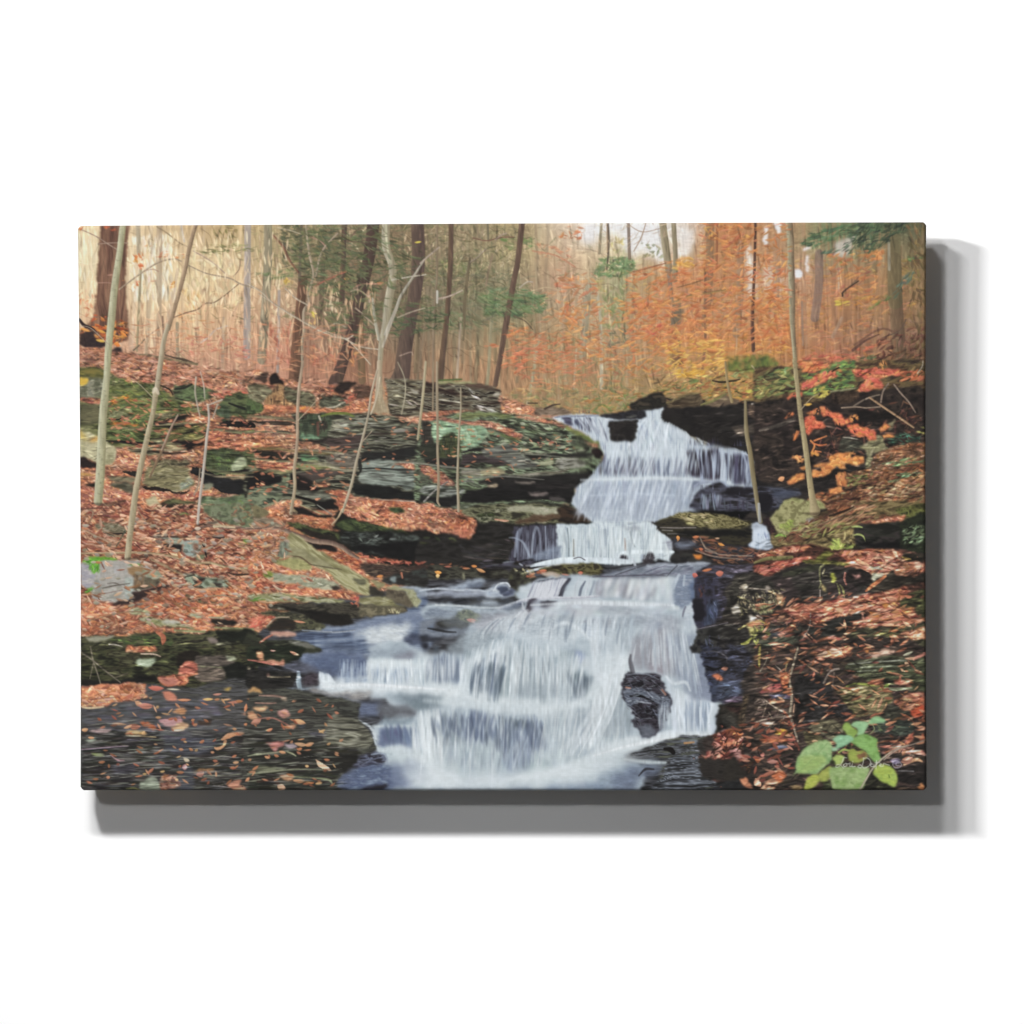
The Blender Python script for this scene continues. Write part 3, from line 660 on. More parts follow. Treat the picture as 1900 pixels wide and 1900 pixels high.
D c87050,d08058 n=10 l=8 wd=1.8 a=-8 av=16 al=.75 | 930,620 1080,640 1090,690 930,700
D 5c6444,50583c,667050,6c6c48 n=10 l=10 wd=2 a=12 av=30 al=.6 so=1.4 | 545,402 700,402 760,500 700,600 600,600 540,500
D 647850,5a6c48,748458 n=14 l=10 wd=1.8 a=14 av=24 al=.6 so=1.4 | 880,540 1020,548 1010,580 900,590
D c87c4c,d08850,bc7044,d89858 n=9 l=8 wd=2.2 a=-10 av=28 al=.65 | 1040,560 1460,520 1460,660 1160,700 1040,640
D c4805c,b8744f,d09060 n=8 l=8 wd=2 a=-4 av=24 al=.6 | 940,600 1160,620 1160,730 960,720
D c88c68,bc7c5c,d49c78 n=8 l=9 wd=1.6 a=4 av=18 al=.6 | 240,590 680,600 700,705 460,680 240,640
@g
D c87c4c,d08850,bc7044,d89858,c4785a n=8 l=8 wd=2 a=-12 av=28 al=.75 | 1300,402 1470,402 1470,570 1370,580 1290,480
S a0846c,8c7058 w=2,2.4,2 al=.8 | 1200,408 1190,440 1176,466
S a0846c,8c7058 w=1.4,2,1.4 al=.7 | 1160,412 1190,430 1225,424
D c4a888,d0b898,b89878 n=5 l=9 wd=1.2 a=-50 av=40 al=.6 | 1060,402 1240,402 1230,480 1080,470
D 6c7c54,748458,5c6c48 n=22 l=7 wd=2.2 a=-10 av=40 al=.7 | 1110,482 1170,474 1182,500 1150,516 1105,512
D e8cfa8,f0dcb4,e4c49c n=4 l=11 wd=2 a=90 av=12 al=.55 | 240,430 540,430 520,560 240,580
D e0b48c,d8a884,e4c098 n=5 l=10 wd=2 a=88 av=12 al=.5 | 240,560 700,520 700,660 240,640
''')
PICTURE.append('''
@g
# far bank behind the falls
D 8c8a5c,a08a5c,9a7450,7c7c54,b07c54,b89460 n=22 l=7 wd=2 a=0 av=30 al=.6 | 930,720 1200,715 1230,750 1180,770 1060,775 960,775
D 6e7c48,7c8a54,a8703f n=16 l=7 wd=2 a=0 av=30 al=.7 | 1080,735 1200,725 1170,765 1080,770
# left slope
G b07c64 n=60 b=1.08 so=1.2 wp=3 | 138,642 180,648 250,656 330,672 390,688 450,690 480,684 540,706 610,714 700,716 760,708 860,712 930,735 1000,760 1045,774 1110,822 1122,846 1060,930 980,1050 760,1120 700,1180 500,1280 138,1300
D c08870,b07a64,a06c58,98705a,c49880 n=22 l=8 wd=2 a=4 av=14 al=.65 | 138,645 250,656 330,672 450,690 540,706 690,716 690,745 480,740 300,715 138,690
D c07860,cc8468,a85c48,d89878,8a5040 n=24 l=6 wd=1.8 a=6 av=20 al=.75 | 215,685 300,690 400,710 460,735 460,750 400,735 330,722 230,705
# mossy ledges, left
R 34381f,5c6034,787a50,5a5a3c,8c8a64 sx=26 sy=7 so=1.5 | 138,683 170,680 205,690 232,708 285,712 300,725 335,742 365,752 385,765 380,785 345,790 330,812 300,822 210,828 138,800
D 4c5c2c,5c6c34,6c7c40,3c4824,7c7c4c,4a6038 n=34 l=6 wd=1.8 a=8 av=28 al=.65 | 205,700 290,710 340,745 360,765 330,800 210,815 200,760
D 4a6640,54703c,5c6c3c n=26 l=6 wd=2 a=20 av=40 al=.5 | 220,745 280,745 280,785 225,790
@0 1
R 4a4a2c,6c6834,7c7038 sx=20 sy=5 a=8 | 30,90 150,80 300,120 300,180 200,190 40,170
R 7c7c6c,8c8a74,6c6c58,5a5c48 sx=12 sy=10 | 40,200 280,190 285,370 40,380
B e0bc48,d8a840 so=1 wp=2 | 45,180 130,190 120,240 70,260 45,240
G b86c5c n=60 b=1 l=5 | 40,390 280,410 270,460 150,450 40,430
R 44442c,5c5a40,686448 sx=16 sy=10 | 40,460 270,480 260,640 150,680 40,670
D d8742c,e0883c,cf6830 n=40 l=6 wd=2.6 a=-8 av=30 | 370,430 450,380 560,370 660,370 650,420 500,410 390,480
D dc7830,d06c34 n=40 l=7 wd=2 a=8 av=14 | 370,650 500,655 680,670 690,695 520,690 400,680
B cfc8a4,a8a480 so=1 wp=2 sm=1 | 490,490 570,490 600,530 570,555 500,520
R 24241c,5c5c3c,8a8a68,44482c sx=18 sy=4 a=6 | 350,500 480,490 600,560 580,620 480,600 360,600
R 2a3018,4c5a2c,7a8454,3c4824 sx=26 sy=3.4 a=6 | 340,700 480,690 760,730 760,880 620,880 480,850 340,800
S 141210 w=3,5,5,3 | 450,850 560,870 680,880 780,870
S 1c1a14 w=2,3,3 | 360,620 450,625 520,600
P 8c8464,7a7454,9c9878 sx=20 sy=4 | 800,840 900,820 960,850 1150,890 1150,930 1000,930 860,880 800,880
G b8705c n=50 l=5 b=1.1 | 1030,690 1130,650 1260,640 1400,690 1400,620 1300,560 1260,600 1130,640 1020,660
R 1c1812,4c4c2c,6c6c44,5c5830,8c8450 sx=20 sy=4 a=-12 | 1030,740 1140,690 1280,650 1400,680 1400,800 1300,850 1200,870 1100,850 1020,820
S b0a870,8c8454 w=1,3,3,1 | 1160,810 1250,830 1330,820 1380,800
B 14100f,201818 so=1 wp=3 | 1010,840 1100,850 1220,870 1350,860 1370,850 1340,900 1240,940 1160,920 1090,880 1020,860
B 1c1616,281f1c so=.8 wp=2 | 850,640 940,630 1080,600 1200,570 1300,565 1230,600 1100,640 1010,670 880,700 850,690
P a89870,8c8060 | 1000,890 1100,880 1160,910 1100,930 1000,930
R 605c44,7c7458,98906c,6a6448 sx=14 sy=10 | 850,550 1000,530 1050,560 1020,590 860,620
# left pale boulder
P a39c78,b5ae8a,c0b892 sx=12 sy=16 so=1 | 30,760 120,750 210,790 330,850 420,920 440,1000 410,1090 320,1110 230,1090 130,1050 30,1010
B cfb050,c8a048 so=3 wp=5 al=.7 | 40,760 110,750 110,830 60,840
B cf9848,c88c40 so=2 wp=4 al=.8 | 130,830 240,800 230,850 170,870
B 8c8a64,7a7856 so=2 wp=3 al=.5 | 40,690 180,690 250,760 220,790 100,740 40,740
P 84805c,949070 so=1.5 al=.8 | 320,1000 400,1010 410,1090 330,1105
B 1c1414,2a201e so=.8 wp=2 | 40,1020 90,1030 150,1070 230,1100 230,1140 130,1140 60,1140
G b8786a n=60 l=5 b=1.1 | 440,980 560,990 700,1060 660,1160 590,1170 460,1080 430,1050
G b8705c n=60 l=5 b=1.1 | 340,1180 460,1150 560,1180 620,1240 460,1230 350,1230
R 6c6850,8c8468,5a5840,a09878 sx=22 sy=5 | 580,930 800,920 880,960 960,1000 870,1060 760,1010 600,970
R 4c4834,746c50,8c8264,5c5440,6c6848 sx=14 sy=10 | 800,1060 900,1010 1050,1050 1180,1040 1210,1120 1060,1140 830,1130
R 58543c,7c7454,8c8460,6c6648,9c9474 sx=30 sy=6 a=-2 | 770,1130 960,1120 1200,1140 1220,1220 1280,1290 1230,1350 1080,1400 960,1370 740,1330 730,1240
D 98a08c,a8b0a0,7c8478 n=60 l=8 wd=1.3 a=-24 av=6 al=.8 | 1120,1320 1220,1240 1270,1290 1200,1370 1120,1390
B 17120f,241c18 so=.6 wp=2 | 720,1345 900,1350 1100,1400 1240,1380 1100,1430 1000,1400 830,1390 730,1365
B 1f1c1a,2a2420 so=.6 wp=2 | 510,1170 620,1180 660,1190 650,1230 590,1220 520,1190
B 28231c,1c1814 so=.8 wp=2 | 100,1310 200,1300 220,1330 150,1350
R 504c38,746c54,8a8266 sx=30 sy=5 | 330,1230 480,1230 650,1240 650,1290 500,1290 390,1280
P c08c4c,a08850 so=1 | 60,1200 180,1205 180,1225 60,1225
R 3c3c2c,545040,686450 sx=16 sy=6 | 380,1290 600,1300 620,1390 540,1400 480,1360 380,1340
G b87060 n=60 l=5 b=1.1 | 30,1340 200,1340 400,1390 600,1420 640,1583 30,1583
G b87060 n=60 l=5 b=1.1 | 700,1380 900,1400 1000,1420 1180,1420 1240,1390 1320,1400 1600,1450 1600,1480 1300,1480 1100,1500 850,1440 700,1440
P a89c78,b8ac88,98906c so=.7 | 740,1480 840,1440 880,1500 930,1590 880,1590 780,1540
B 2c241c,1f1a14 so=.8 wp=3 | 900,1510 1000,1500 1200,1520 1250,1583 940,1583
R 3c4028,5c5c3c,6c6c48 sx=14 sy=4 | 1000,1470 1250,1500 1240,1530 960,1520
# mossy rock between
R 3c4428,54603c,3c4c34,647044,2c3424 sx=14 sy=16 | 1390,960 1500,930 1650,940 1760,970 1900,960 1900,1180 1650,1180 1600,1230 1500,1220 1400,1150 1370,1050
D 44582c,5a6c38,3c4c2c,6c7c48 n=34 l=7 wd=1.8 a=30 av=30 al=.6 | 1400,960 1650,940 1700,1050 1500,1150 1400,1100
P a8ac88,98a080,b4b894 sx=10 sy=8 so=1 | 1680,1090 1750,1030 1820,1050 1820,1130 1720,1170 1660,1150
B 181818,202022 so=.6 wp=2 | 1240,1130 1370,1150 1600,1250 1900,1270 1900,1420 1600,1410 1480,1350 1370,1320 1340,1240 1240,1200
B 1a1816,24201c so=.6 wp=2 | 1650,1170 1900,1160 1900,1220 1750,1200
P 8c7c5c,a0906c,7a6c50 sx=30 sy=3 | 1600,1225 1900,1230 1900,1265 1700,1260 1600,1250
P 8c8c74,7a7c68 sx=16 sy=3 so=.8 | 1370,1320 1480,1310 1460,1360 1370,1370
R 44543c,5c6c4c,748064,4c5438 sx=18 sy=8 | 1350,1430 1600,1460 1900,1410 1900,1583 1330,1583
D 4c8034,5c8c3c,6c7c40 n=26 l=5 wd=2.4 a=0 av=50 al=.6 | 1640,1490 1800,1480 1800,1583 1640,1583
# ledge right
R 2c2c24,4c5c38,6c7c54,3c4c34 sx=20 sy=8 | 1060,260 1250,250 1350,280 1440,300 1500,330 1450,400 1300,430 1100,420 1050,330
S 1f201c w=3,5,4 al=.9 | 1060,300 1150,290 1240,250
S 24221c w=2,3,2 | 880,250 1000,300 1040,360
R 2e3824,4a5632,646e46,3c4630 sx=18 sy=7 a=6 | 1540,450 1620,370 1740,330 1900,390 1900,600 1700,590 1540,560
S 1a1c18 w=3,5,6,5 | 1640,450 1750,490 1850,520 1900,520
R 5c7058,44583c,34442c sx=10 sy=14 | 1500,470 1620,470 1650,640 1560,680 1500,620
B 12100f,1e1a18 so=.6 wp=2 | 1530,640 1700,640 1900,660 1900,710 1700,710 1560,690
G bc6c58 n=70 l=5 b=1.1 | 1420,740 1560,680 1680,740 1900,780 1900,940 1700,930 1500,920 1430,920
S 6c7c38 w=3,5,5 | 1680,760 1800,760 1900,750
D cc7460,c06450,d88c74 n=26 l=7 wd=2 a=6 av=16 | 1400,330 1500,340 1700,280 1900,310 1880,360 1700,330 1600,390 1440,370
S ac8c6c w=2,2 al=.8 | 1390,110 1600,160 1850,230
@1 1
B 14100f,1f1814 so=1 wp=2 | 235,150 300,130 350,180 380,250 260,250 230,210
R 6c5038,94704c,a8845c,5a4432 sx=6 sy=20 | 170,440 240,330 330,240 400,290 430,380 540,440 520,470 200,470
B 3c2c24,2c2420 so=1.5 wp=3 al=.9 | 80,200 160,110 220,120 210,190 180,230
R 4c4834,746c54,8c8a6c,5c5440 sx=20 sy=7 | 0,240 180,250 260,320 160,440 60,500 0,400
R 3c5428,54703a,2c3c24 sx=10 sy=12 | 0,400 60,430 160,480 160,540 0,560
R 3c3428,5c5440,78765c,4c4a34 sx=18 sy=6 | 400,270 540,310 700,350 720,500 560,500 400,390
R 2c2a20,4c4c3c,6a6c58,34382c sx=16 sy=6 | 800,370 1000,380 1080,470 900,500 760,490
S c8c0a8,98907c w=2,3,3,2 | 840,500 930,490 990,460 1060,430
B 241c18,1c1614 so=1.5 wp=3 al=.95 | 900,300 1000,230 1160,220 1100,290 1000,350 920,330
B 3c2c24,4c3a2c so=1.5 wp=3 al=.8 | 1100,250 1290,270 1300,380 1100,420 1140,330
R 2c241f,4c4436,6a6450,8c8874,3c342a sx=26 sy=5 | 1460,180 1800,200 1900,220 1900,560 1700,590 1500,570 1480,370
D b0a898,98907c,c0b8a8 n=8 l=9 wd=1.6 a=10 av=14 al=.8 | 1470,300 1900,300 1900,520 1500,520
D b86450,a85844,c87860 n=26 l=7 wd=2 a=-30 av=24 | 960,440 1100,370 1180,340 1160,400 1060,450
D 985c48,b87058,a86850 n=22 l=7 wd=2 a=16 av=24 | 1060,470 1150,450 1270,540 1100,540
G b87458 n=60 l=5 b=1.1 | 0,570 130,575 190,480 400,480 540,470 840,520 1290,550 1300,570 1000,560 700,560 480,560 400,550 480,640 300,650 0,600
D d08058,dc9068,c87450 n=36 l=8 wd=2 a=4 av=8 | 160,480 500,490 900,515 1270,545 1270,565 850,550 500,540 170,510
D dc8c38,cf8030 n=30 l=6 wd=2.6 a=0 av=30 | 570,480 680,490 680,520 580,520
# long cliff ledge
R 1a1814,34342a,5a5a48,8a8a74,3c3c30,24221c sx=36 sy=5.5 a=1 | 390,565 540,560 700,560 1000,565 1290,560 1500,580 1700,640 1850,680 1900,680 1900,1583 1000,1583 600,1560 540,1480 0,1500 0,1150 300,1170 480,1150 520,860 480,600
D 24221c,4c4c3c,7c7c68,98988a,34342a n=10 l=16 wd=2 a=2 av=7 al=.75 | 840,600 1300,600 1900,700 1900,880 1400,880 1250,790 860,780
R 242e22,33422e,46573c,2a241f sx=9 sy=22 | 545,570 860,570 850,800 760,830 570,840 550,700
P 648c68,7aa07c,58805c sx=8 sy=14 so=1.5 wp=4 | 570,760 640,780 760,800 740,830 600,840 560,820
S 6c3c34 w=5,4 al=.8 | 745,660 750,790
S b4ac98 w=4,3 | 760,590 780,650
S 748434,5c6c2c w=3,5,5,4 al=.9 | 780,590 900,560 1050,560 1130,590
D a8a48c,8c8c74,bcb8a4,747460 n=22 l=9 wd=2.2 a=4 av=14 | 880,640 1060,610 1130,650 1060,700 1160,750 920,740
P 3c2e2c,4c3c38,2c2422 sx=40 sy=5 | 740,850 900,820 1200,790 1250,790 1200,900 1100,940 900,910
B 14100e,1f1815 so=.7 wp=2 | 560,850 760,840 860,820 740,880 640,870
G b07458 n=70 b=1.1 l=6 wd=1.6 | 0,800 180,800 440,840 700,880 860,930 1000,960 1000,985 800,950 500,960 300,920 0,920
R 6c5c34,8c7c4c,5c4c2c sx=40 sy=4 a=6 | 0,925 300,925 600,960 900,960 1040,980 1000,1000 700,990 400,960 200,950 0,940
B 1c1914,2c281f so=.8 wp=2 | 50,940 240,960 470,1000 460,1060 300,1070 100,1000
P 4c8050,6c9c6c,44683f sx=14 sy=5 so=1 | 560,1000 720,1020 740,1050 600,1060
R 4c4c30,787a44,94946c,5c5438 sx=24 sy=5 | 530,1080 700,1060 820,1100 900,1130 1000,1160 820,1200 530,1150
R 5a5248,7c7466,4a423a,928a78 sx=20 sy=8 | 820,1010 1000,980 1180,990 1190,1060 1140,1180 1040,1160 900,1120
P 3c322e,50443f sx=30 sy=5 | 530,1200 800,1160 980,1180 1010,1210 820,1240 680,1280 560,1270
B 120e0d,1c1614 so=.7 wp=2 | 520,1210 680,1270 680,1340 800,1350 700,1400 540,1380
G b87c60 n=60 l=4 b=1.1 | 690,1300 850,1290 900,1310 800,1360
G b86450 n=60 l=5 b=1.1 | 130,1110 330,1080 470,1080 500,1110 420,1160 300,1130 180,1140
L d88c6c h=2.4 | 110,1060 250,1010
P 94906c,7c7854 sx=30 sy=4 | 0,1120 150,1160 480,1170 470,1200 300,1200 0,1150
B 121010,1b1918 so=.8 wp=2 | 0,1180 200,1220 350,1220 480,1210 480,1290 380,1350 200,1340 60,1330 0,1350
B 181818,101010 so=.8 | 0,1290 150,1290 150,1360 0,1400
P 7c8468,909878,606a50 sx=10 sy=8 so=1 | 370,1230 440,1210 450,1280 360,1290
R 40483a,687058,848c70,343c30 sx=18 sy=8 | 0,1380 260,1320 420,1290 450,1350 360,1450 300,1530 0,1583
P 6c6c5c,8a8c7c,54564a sx=30 sy=5 | 550,1380 700,1400 930,1440 960,1470 700,1470 560,1430
S 120f0d w=3,5,6,5 | 480,1430 640,1480 800,1530 900,1560
B 100e0d,1a1614 so=.8 wp=2 | 700,1490 930,1480 980,1540 960,1583 760,1583
B 0f0f0f,1a1c1c so=.8 wp=2 | 1230,960 1400,970 1700,920 1860,910 1860,980 1700,1040 1500,1060 1230,1070
R 5a625a,7c867c,94a094,6c726a sx=40 sy=7 a=3 | 1230,1070 1450,1050 1700,1070 1900,1090 1900,1280 1820,1330 1700,1380 1600,1330 1400,1350 1240,1310 1180,1260 1200,1180
S 1c2020 w=2,3,3,2 | 1210,1150 1400,1145 1600,1160 1750,1165
B 0f1010,1a1c1a so=.8 wp=2.5 | 1130,1300 1300,1320 1550,1350 1700,1400 1900,1400 1900,1520 1500,1480 1200,1440 1120,1380
S 1a1c1a w=6,7,6 | 1190,1060 1200,1150 1170,1210
G b8705a n=60 l=5 b=1.1 | 1560,1080 1750,1070 1780,1110 1900,1110 1900,1200 1760,1160
R 20241c,343c2c,4c4c38 sx=14 sy=6 | 1780,1180 1900,1190 1900,1290 1820,1270
G b87058 n=60 l=5 b=1.1 | 800,1390 900,1370 1060,1390 1150,1450 1300,1480 1900,1500 1900,1583 1000,1583 940,1470 830,1420
S c4bcac,8c8478 w=1.6,2,1.6 | 1390,1480 1600,1490 1900,1505
@2 1
R 2c201c,44382f,5c5444,7a7666,201814 sx=30 sy=5 a=6 | 0,230 180,220 480,230 760,270 850,320 840,440 860,550 640,550 480,520 0,530
D b8b0a4,9c9488,c8c4bc n=22 l=9 wd=1.8 a=32 av=14 | 500,290 620,310 640,440 540,380
D b4b0a0,9ca08c,c8c4b8 n=26 l=8 wd=2 a=24 av=14 | 570,470 740,470 850,510 820,550 660,530
P 8c8c60,a0a078 sx=30 sy=3 | 190,210 480,215 600,250 480,240 190,240
S 4c6430 w=3,3 | 190,205 440,195
P 4c3830,5c483c sx=30 sy=3 al=.9 | 480,240 760,270 740,300 500,270
S a09c8c w=1.6,2 | 200,410 420,440
P cfc8b8,b8b09c | 780,350 850,350 840,380 790,375
R 4c3c30,6c5c4c,8c7a68 sx=16 sy=5 | 1240,500 1480,490 1600,550 1560,580 1240,580
S 34281f w=2,3,2 | 1150,450 1250,450
S 44342c w=4,3,2 | 1330,510 1420,470 1490,460
S b89868 w=3,3 | 1640,530 1740,555
R 1c1f17,46503a,6c7c5a,8ca080,34382a,5a6450 sx=30 sy=8 a=8 so=.8 wp=3 | 0,580 180,570 480,540 860,550 1100,580 1440,640 1560,700 1750,790 1900,860 1940,930 1960,960 1900,1150 1860,1190 1790,1250 1770,1310 1680,1340 1640,1370 1650,1480 1630,1520 1540,1530 1000,1583 0,1583
D 9cb08c,8ca07c,b0b898,74885f,a8a890 n=12 l=8 wd=3 a=12 av=26 al=.7 | 900,620 1300,640 1560,740 1740,830 1840,900 1860,1050 1600,1130 1300,1180 980,1060 640,950 640,740 860,760
D 24281f,1a1c16,3c4432 n=10 l=12 wd=1.8 a=10 av=12 al=.8 | 900,620 1300,640 1560,740 1740,830 1840,900 1860,1050 1600,1190 900,1200 440,1150 440,950 640,940
R 6c7448,7c8454,545c34 sx=18 sy=4 a=2 | 360,580 560,550 860,560 1000,600 850,610 700,590 480,620
G bc705c n=80 b=1.05 l=5 wd=1.6 | 0,560 180,560 330,530 420,530 300,570 200,600 0,630
P 84a484,9cbc98,7c9c7c,8cac84 sx=10 sy=16 so=1 wp=3 | 100,650 250,640 420,660 620,690 720,740 640,880 560,930 440,920 330,800 180,880 110,780
D 84a87c,a4bc94,6c8c64,7c9c74 n=16 l=7 wd=3 a=70 av=30 al=.6 | 110,650 600,680 640,850 540,920 440,900 330,780 180,850
R 242c1c,3c4424,4c5830 sx=5 sy=20 | 190,870 260,790 340,760 400,850 440,960 360,1010 200,1030
D 34402a,242c1c,4c5830 n=40 l=9 wd=1.4 a=90 av=8 al=.8 | 200,860 300,780 400,800 450,880 380,1000 210,1000
P 24201c,34302a,201c18 sx=4 sy=16 | 10,640 100,650 120,800 140,880 20,880
B 1c2018,2c3024 so=1 | 0,880 180,880 200,1040 60,1050 0,1000
G c87464 n=90 b=1.05 l=5 wd=1.8 so=.7 wp=2 | 0,600 200,600 400,630 540,650 700,640 850,680 1000,740 1100,800 1060,830 950,790 860,740 700,700 560,670 420,670 300,650 180,620 0,625
G c88068 n=80 b=1.1 l=4 wd=1.4 so=.7 wp=1.5 | 1000,585 1200,600 1440,650 1560,700 1540,715 1400,670 1200,640 1050,610
D b07060,c08468,8c6450 n=30 l=5 wd=1.6 a=20 av=30 | 1080,800 1200,830 1460,850 1540,920 1400,900 1250,900 1120,850
G c08060 n=70 l=4 b=1 wd=1.4 | 1740,860 1900,880 1900,930 1800,900
R 54602c,708040,8c8c4c sx=14 sy=4 a=22 | 1560,690 1750,780 1940,870 1900,880 1740,830 1580,730
R 3c4a20,5c6c34 sx=10 sy=3 a=14 | 840,760 950,800 1080,830 1000,840 860,800
B 121212,1c1c1a so=.7 wp=2 | 1090,960 1250,1000 1400,990 1650,990 1800,980 1850,1000 1700,1030 1400,1030 1200,1040 1100,1000
B 1f1010,140c0c so=.7 wp=2 | 1830,950 1900,930 1950,980 1900,1040 1840,990
S 141413 w=2,5,4,2 | 440,980 560,950 760,940 880,935
P 2c2426,3f3436,241c1e sx=40 sy=4 | 440,1000 600,990 860,1010 950,1060 860,1110 600,1080 440,1110
R 3a3c38,5c5e58,74786e,4c4c48 sx=40 sy=5 | 640,950 860,900 1000,900 1080,1000 1200,1060 1250,1130 1000,1150 900,1060 700,1020
D a8a890,8c907c,b8b49c n=16 l=9 wd=2.4 a=14 av=14 | 1040,1040 1250,1070 1270,1110 1050,1090
P b0b090,9a9c80,848a70 | 1060,960 1110,920 1190,960 1190,985 1090,980
P 8c9070,a8aa88 sx=20 sy=3 | 1260,1075 1360,1060 1430,1085 1380,1110 1270,1100
R 6c6c5c,8c8c80,9c9c90,545448 sx=20 sy=6 a=-8 | 1450,1050 1600,1030 1760,1080 1700,1130 1500,1150 1440,1120
B 141313,1d1b1a so=.8 wp=2 | 40,1050 180,1040 380,1030 430,1060 440,1110 620,1130 400,1150 180,1130 60,1090
G b8685c n=70 l=5 b=.9 | 0,1100 100,1130 250,1210 320,1280 380,1310 300,1330 130,1300 100,1230 0,1180
R 383c30,545a48,2c3028 sx=14 sy=6 | 0,1180 90,1230 130,1280 0,1290
P 7c7458,948c6c,605a48 sx=30 sy=3.5 | 600,1180 740,1140 860,1150 900,1200 860,1230 700,1220
R 5c5848,7c7866,8c887c,4c483c sx=50 sy=3 | 440,1160 640,1170 700,1230 1300,1180 1600,1150 1450,1210 1000,1240 700,1240 440,1210
B 121211,1c1a1a so=.8 wp=2 | 600,1290 860,1220 1200,1230 1650,1190 1880,1190 1790,1250 1770,1310 1680,1340 1640,1370 1650,1480 1600,1520 1350,1480 900,1500 640,1520 450,1500 480,1400 700,1350 700,1310
P b09c84,98886f,7c7060 sx=16 sy=3 | 710,1320 800,1305 850,1330 820,1350 730,1340
P 8c8078,a09488 sx=20 sy=2.4 | 1000,1290 1210,1285 1215,1305 1100,1312 1040,1305
P 6c6260,80746f sx=16 sy=4 | 1160,1400 1330,1400 1345,1430 1250,1450 1170,1440
P 44403e,5c5654 sx=16 sy=4 al=.9 | 1380,1440 1480,1440 1550,1480 1500,1500 1380,1480
P 34302f,24201f sx=40 sy=4 al=.8 | 1250,1310 1650,1310 1640,1350 1260,1360
S 6a6c64 w=2,3,2 | 420,1240 550,1250 640,1240
S 8c8c80 w=2.6,3,2 | 440,1290 520,1280 570,1290
R 44483f,6a6e64,8c9088,34382f sx=30 sy=7 | 0,1340 100,1320 350,1350 480,1360 440,1420 300,1450 100,1430 0,1390
B 161615,201f1e so=.8 wp=2 | 0,1420 180,1450 400,1440 420,1500 440,1560 340,1583 200,1540 100,1500 0,1500
S a8a4a0,78746c w=3.6,2.6 | 40,1500 160,1380 290,1290
R 34382c,545a48,7a8070,484c3c sx=20 sy=5 | 420,1520 700,1530 1000,1530 1300,1540 1540,1535 1740,1583 400,1583
G c07060 n=60 l=4 b=1.1 | 0,1515 120,1520 200,1560 280,1583 0,1583
@g
# lower ledge and leaf slope in the middle
B 14130f,1e1c18 so=1 wp=3 | 630,935 690,940 770,950 860,950 950,935 1050,938 1060,975 960,990 900,1035 960,1040 960,1060 780,1060 700,1040 620,1000
G bf7a62 n=70 b=1.05 l=4.5 so=1 | 620,932 660,922 700,928 760,934 800,938 860,948 885,962 880,985 868,1003 830,992 790,985 750,985 720,985 680,970 640,955
@1 2
D d0a070,c88c60 n=20 l=5 wd=2 a=0 av=50 | 1000,20 1300,20 1400,100 1100,80
R 1f3018,34502a,4a6434 sx=8 sy=6 | 1480,30 1600,40 1680,70 1620,100 1540,80
R 24281a,3c4428,566034,1a1a14 sx=16 sy=7 a=18 | 400,190 560,210 900,290 1000,370 930,390 700,350 500,260
R 242e1c,3c4c28,4c5c30 sx=12 sy=6 a=14 | 920,220 1050,160 1200,190 1400,240 1640,280 1760,350 1500,300 1200,300 1080,300
R 0f100e,1a1c1a,2c302c,4c5450 sx=16 sy=6 | 960,380 1060,300 1300,300 1600,300 1800,340 1900,400 1900,580 1600,570 1400,540 1280,530 1140,520 1060,440
D 7c847c,5c645c,98a09a n=12 l=7 wd=1.8 a=10 av=20 al=.8 | 1130,370 1400,330 1600,360 1450,420 1200,420
B 0b0b0b,141414 so=1 wp=3 | 1170,440 1400,440 1600,400 1900,420 1900,600 1640,590 1400,530 1180,510
B 120e0d,241c18 so=1 wp=2 | 570,380 700,420 900,440 960,500 840,490 700,470 600,400
B 2a221c,1c1814 so=1 wp=2 | 560,240 720,290 930,360 950,400 760,380 620,320
S c0b48c,84805c w=2,2.6,2.6,2 | 560,10 680,60 760,95 850,125
S 8c8c80 w=1.6,2,1.6 | 740,10 830,70 900,110
B 110f0e,1c1816 so=.8 wp=2 | 490,40 600,40 740,110 900,120 900,150 760,150 600,110 500,90
S a89878,7c6c50 w=5,5,5 | 450,0 470,50 520,90
S c0a888,98866a w=5,3,3 | 1010,60 960,150 900,220
G b87858 n=60 l=5 b=1.1 | 170,50 330,60 560,130 720,150 900,260 1000,290 900,290 700,240 540,190 300,150 200,110
P 8c7c68,7a6c5a,9a8c74 sx=16 sy=8 so=1.4 | 0,150 170,140 370,190 360,250 200,260 0,260
R 6c6448,7c7454,5c5840 sx=12 sy=8 | 0,20 100,20 230,90 170,140 0,130
@0 1
# long slate layers
S 8c8464,5c583c w=2,5,6,3 al=.9 | 340,730 560,720 760,735 900,745
S 9c9474,6c6648 w=2,5,5,2 al=.9 | 820,690 1000,680 1200,670 1380,650
S 1c1914 w=2,4,4,1 al=.85 | 860,700 1000,700 1200,690 1400,668
S a0987c,746c50 w=2,6,6,3 al=.85 | 560,950 800,930 1000,950 1180,945
S 241e18 w=1,4,4,1 al=.85 | 580,970 800,965 1000,985 1200,975
S 8c8868,5c5840 w=2,6,7,4 al=.9 | 1380,740 1560,735 1760,760 1900,760
S 7c7c58,50503a w=3,7,6,3 al=.9 | 1400,1150 1600,1190 1760,1200 1900,1195
S 9c9074 w=2,4,4,2 al=.8 | 1340,1190 1500,1230 1700,1240 1900,1235
S 1a1614 w=2,5,6,3 al=.85 | 300,850 480,862 700,880 860,880
D 74783e,5c6434,848850 n=14 l=9 wd=1.6 a=4 av=14 al=.7 | 340,280 800,300 1160,420 1160,560 760,600 340,560
D bc7858,cc8c68,a8644c n=9 l=6 wd=2 a=4 av=24 al=.85 | 340,380 1200,420 1700,500 1900,620 1900,1000 1300,900 900,1000 400,880
G b8785c n=70 l=6 b=1.1 wp=5 | 1180,600 1300,560 1400,600 1560,590 1560,640 1400,660 1200,650
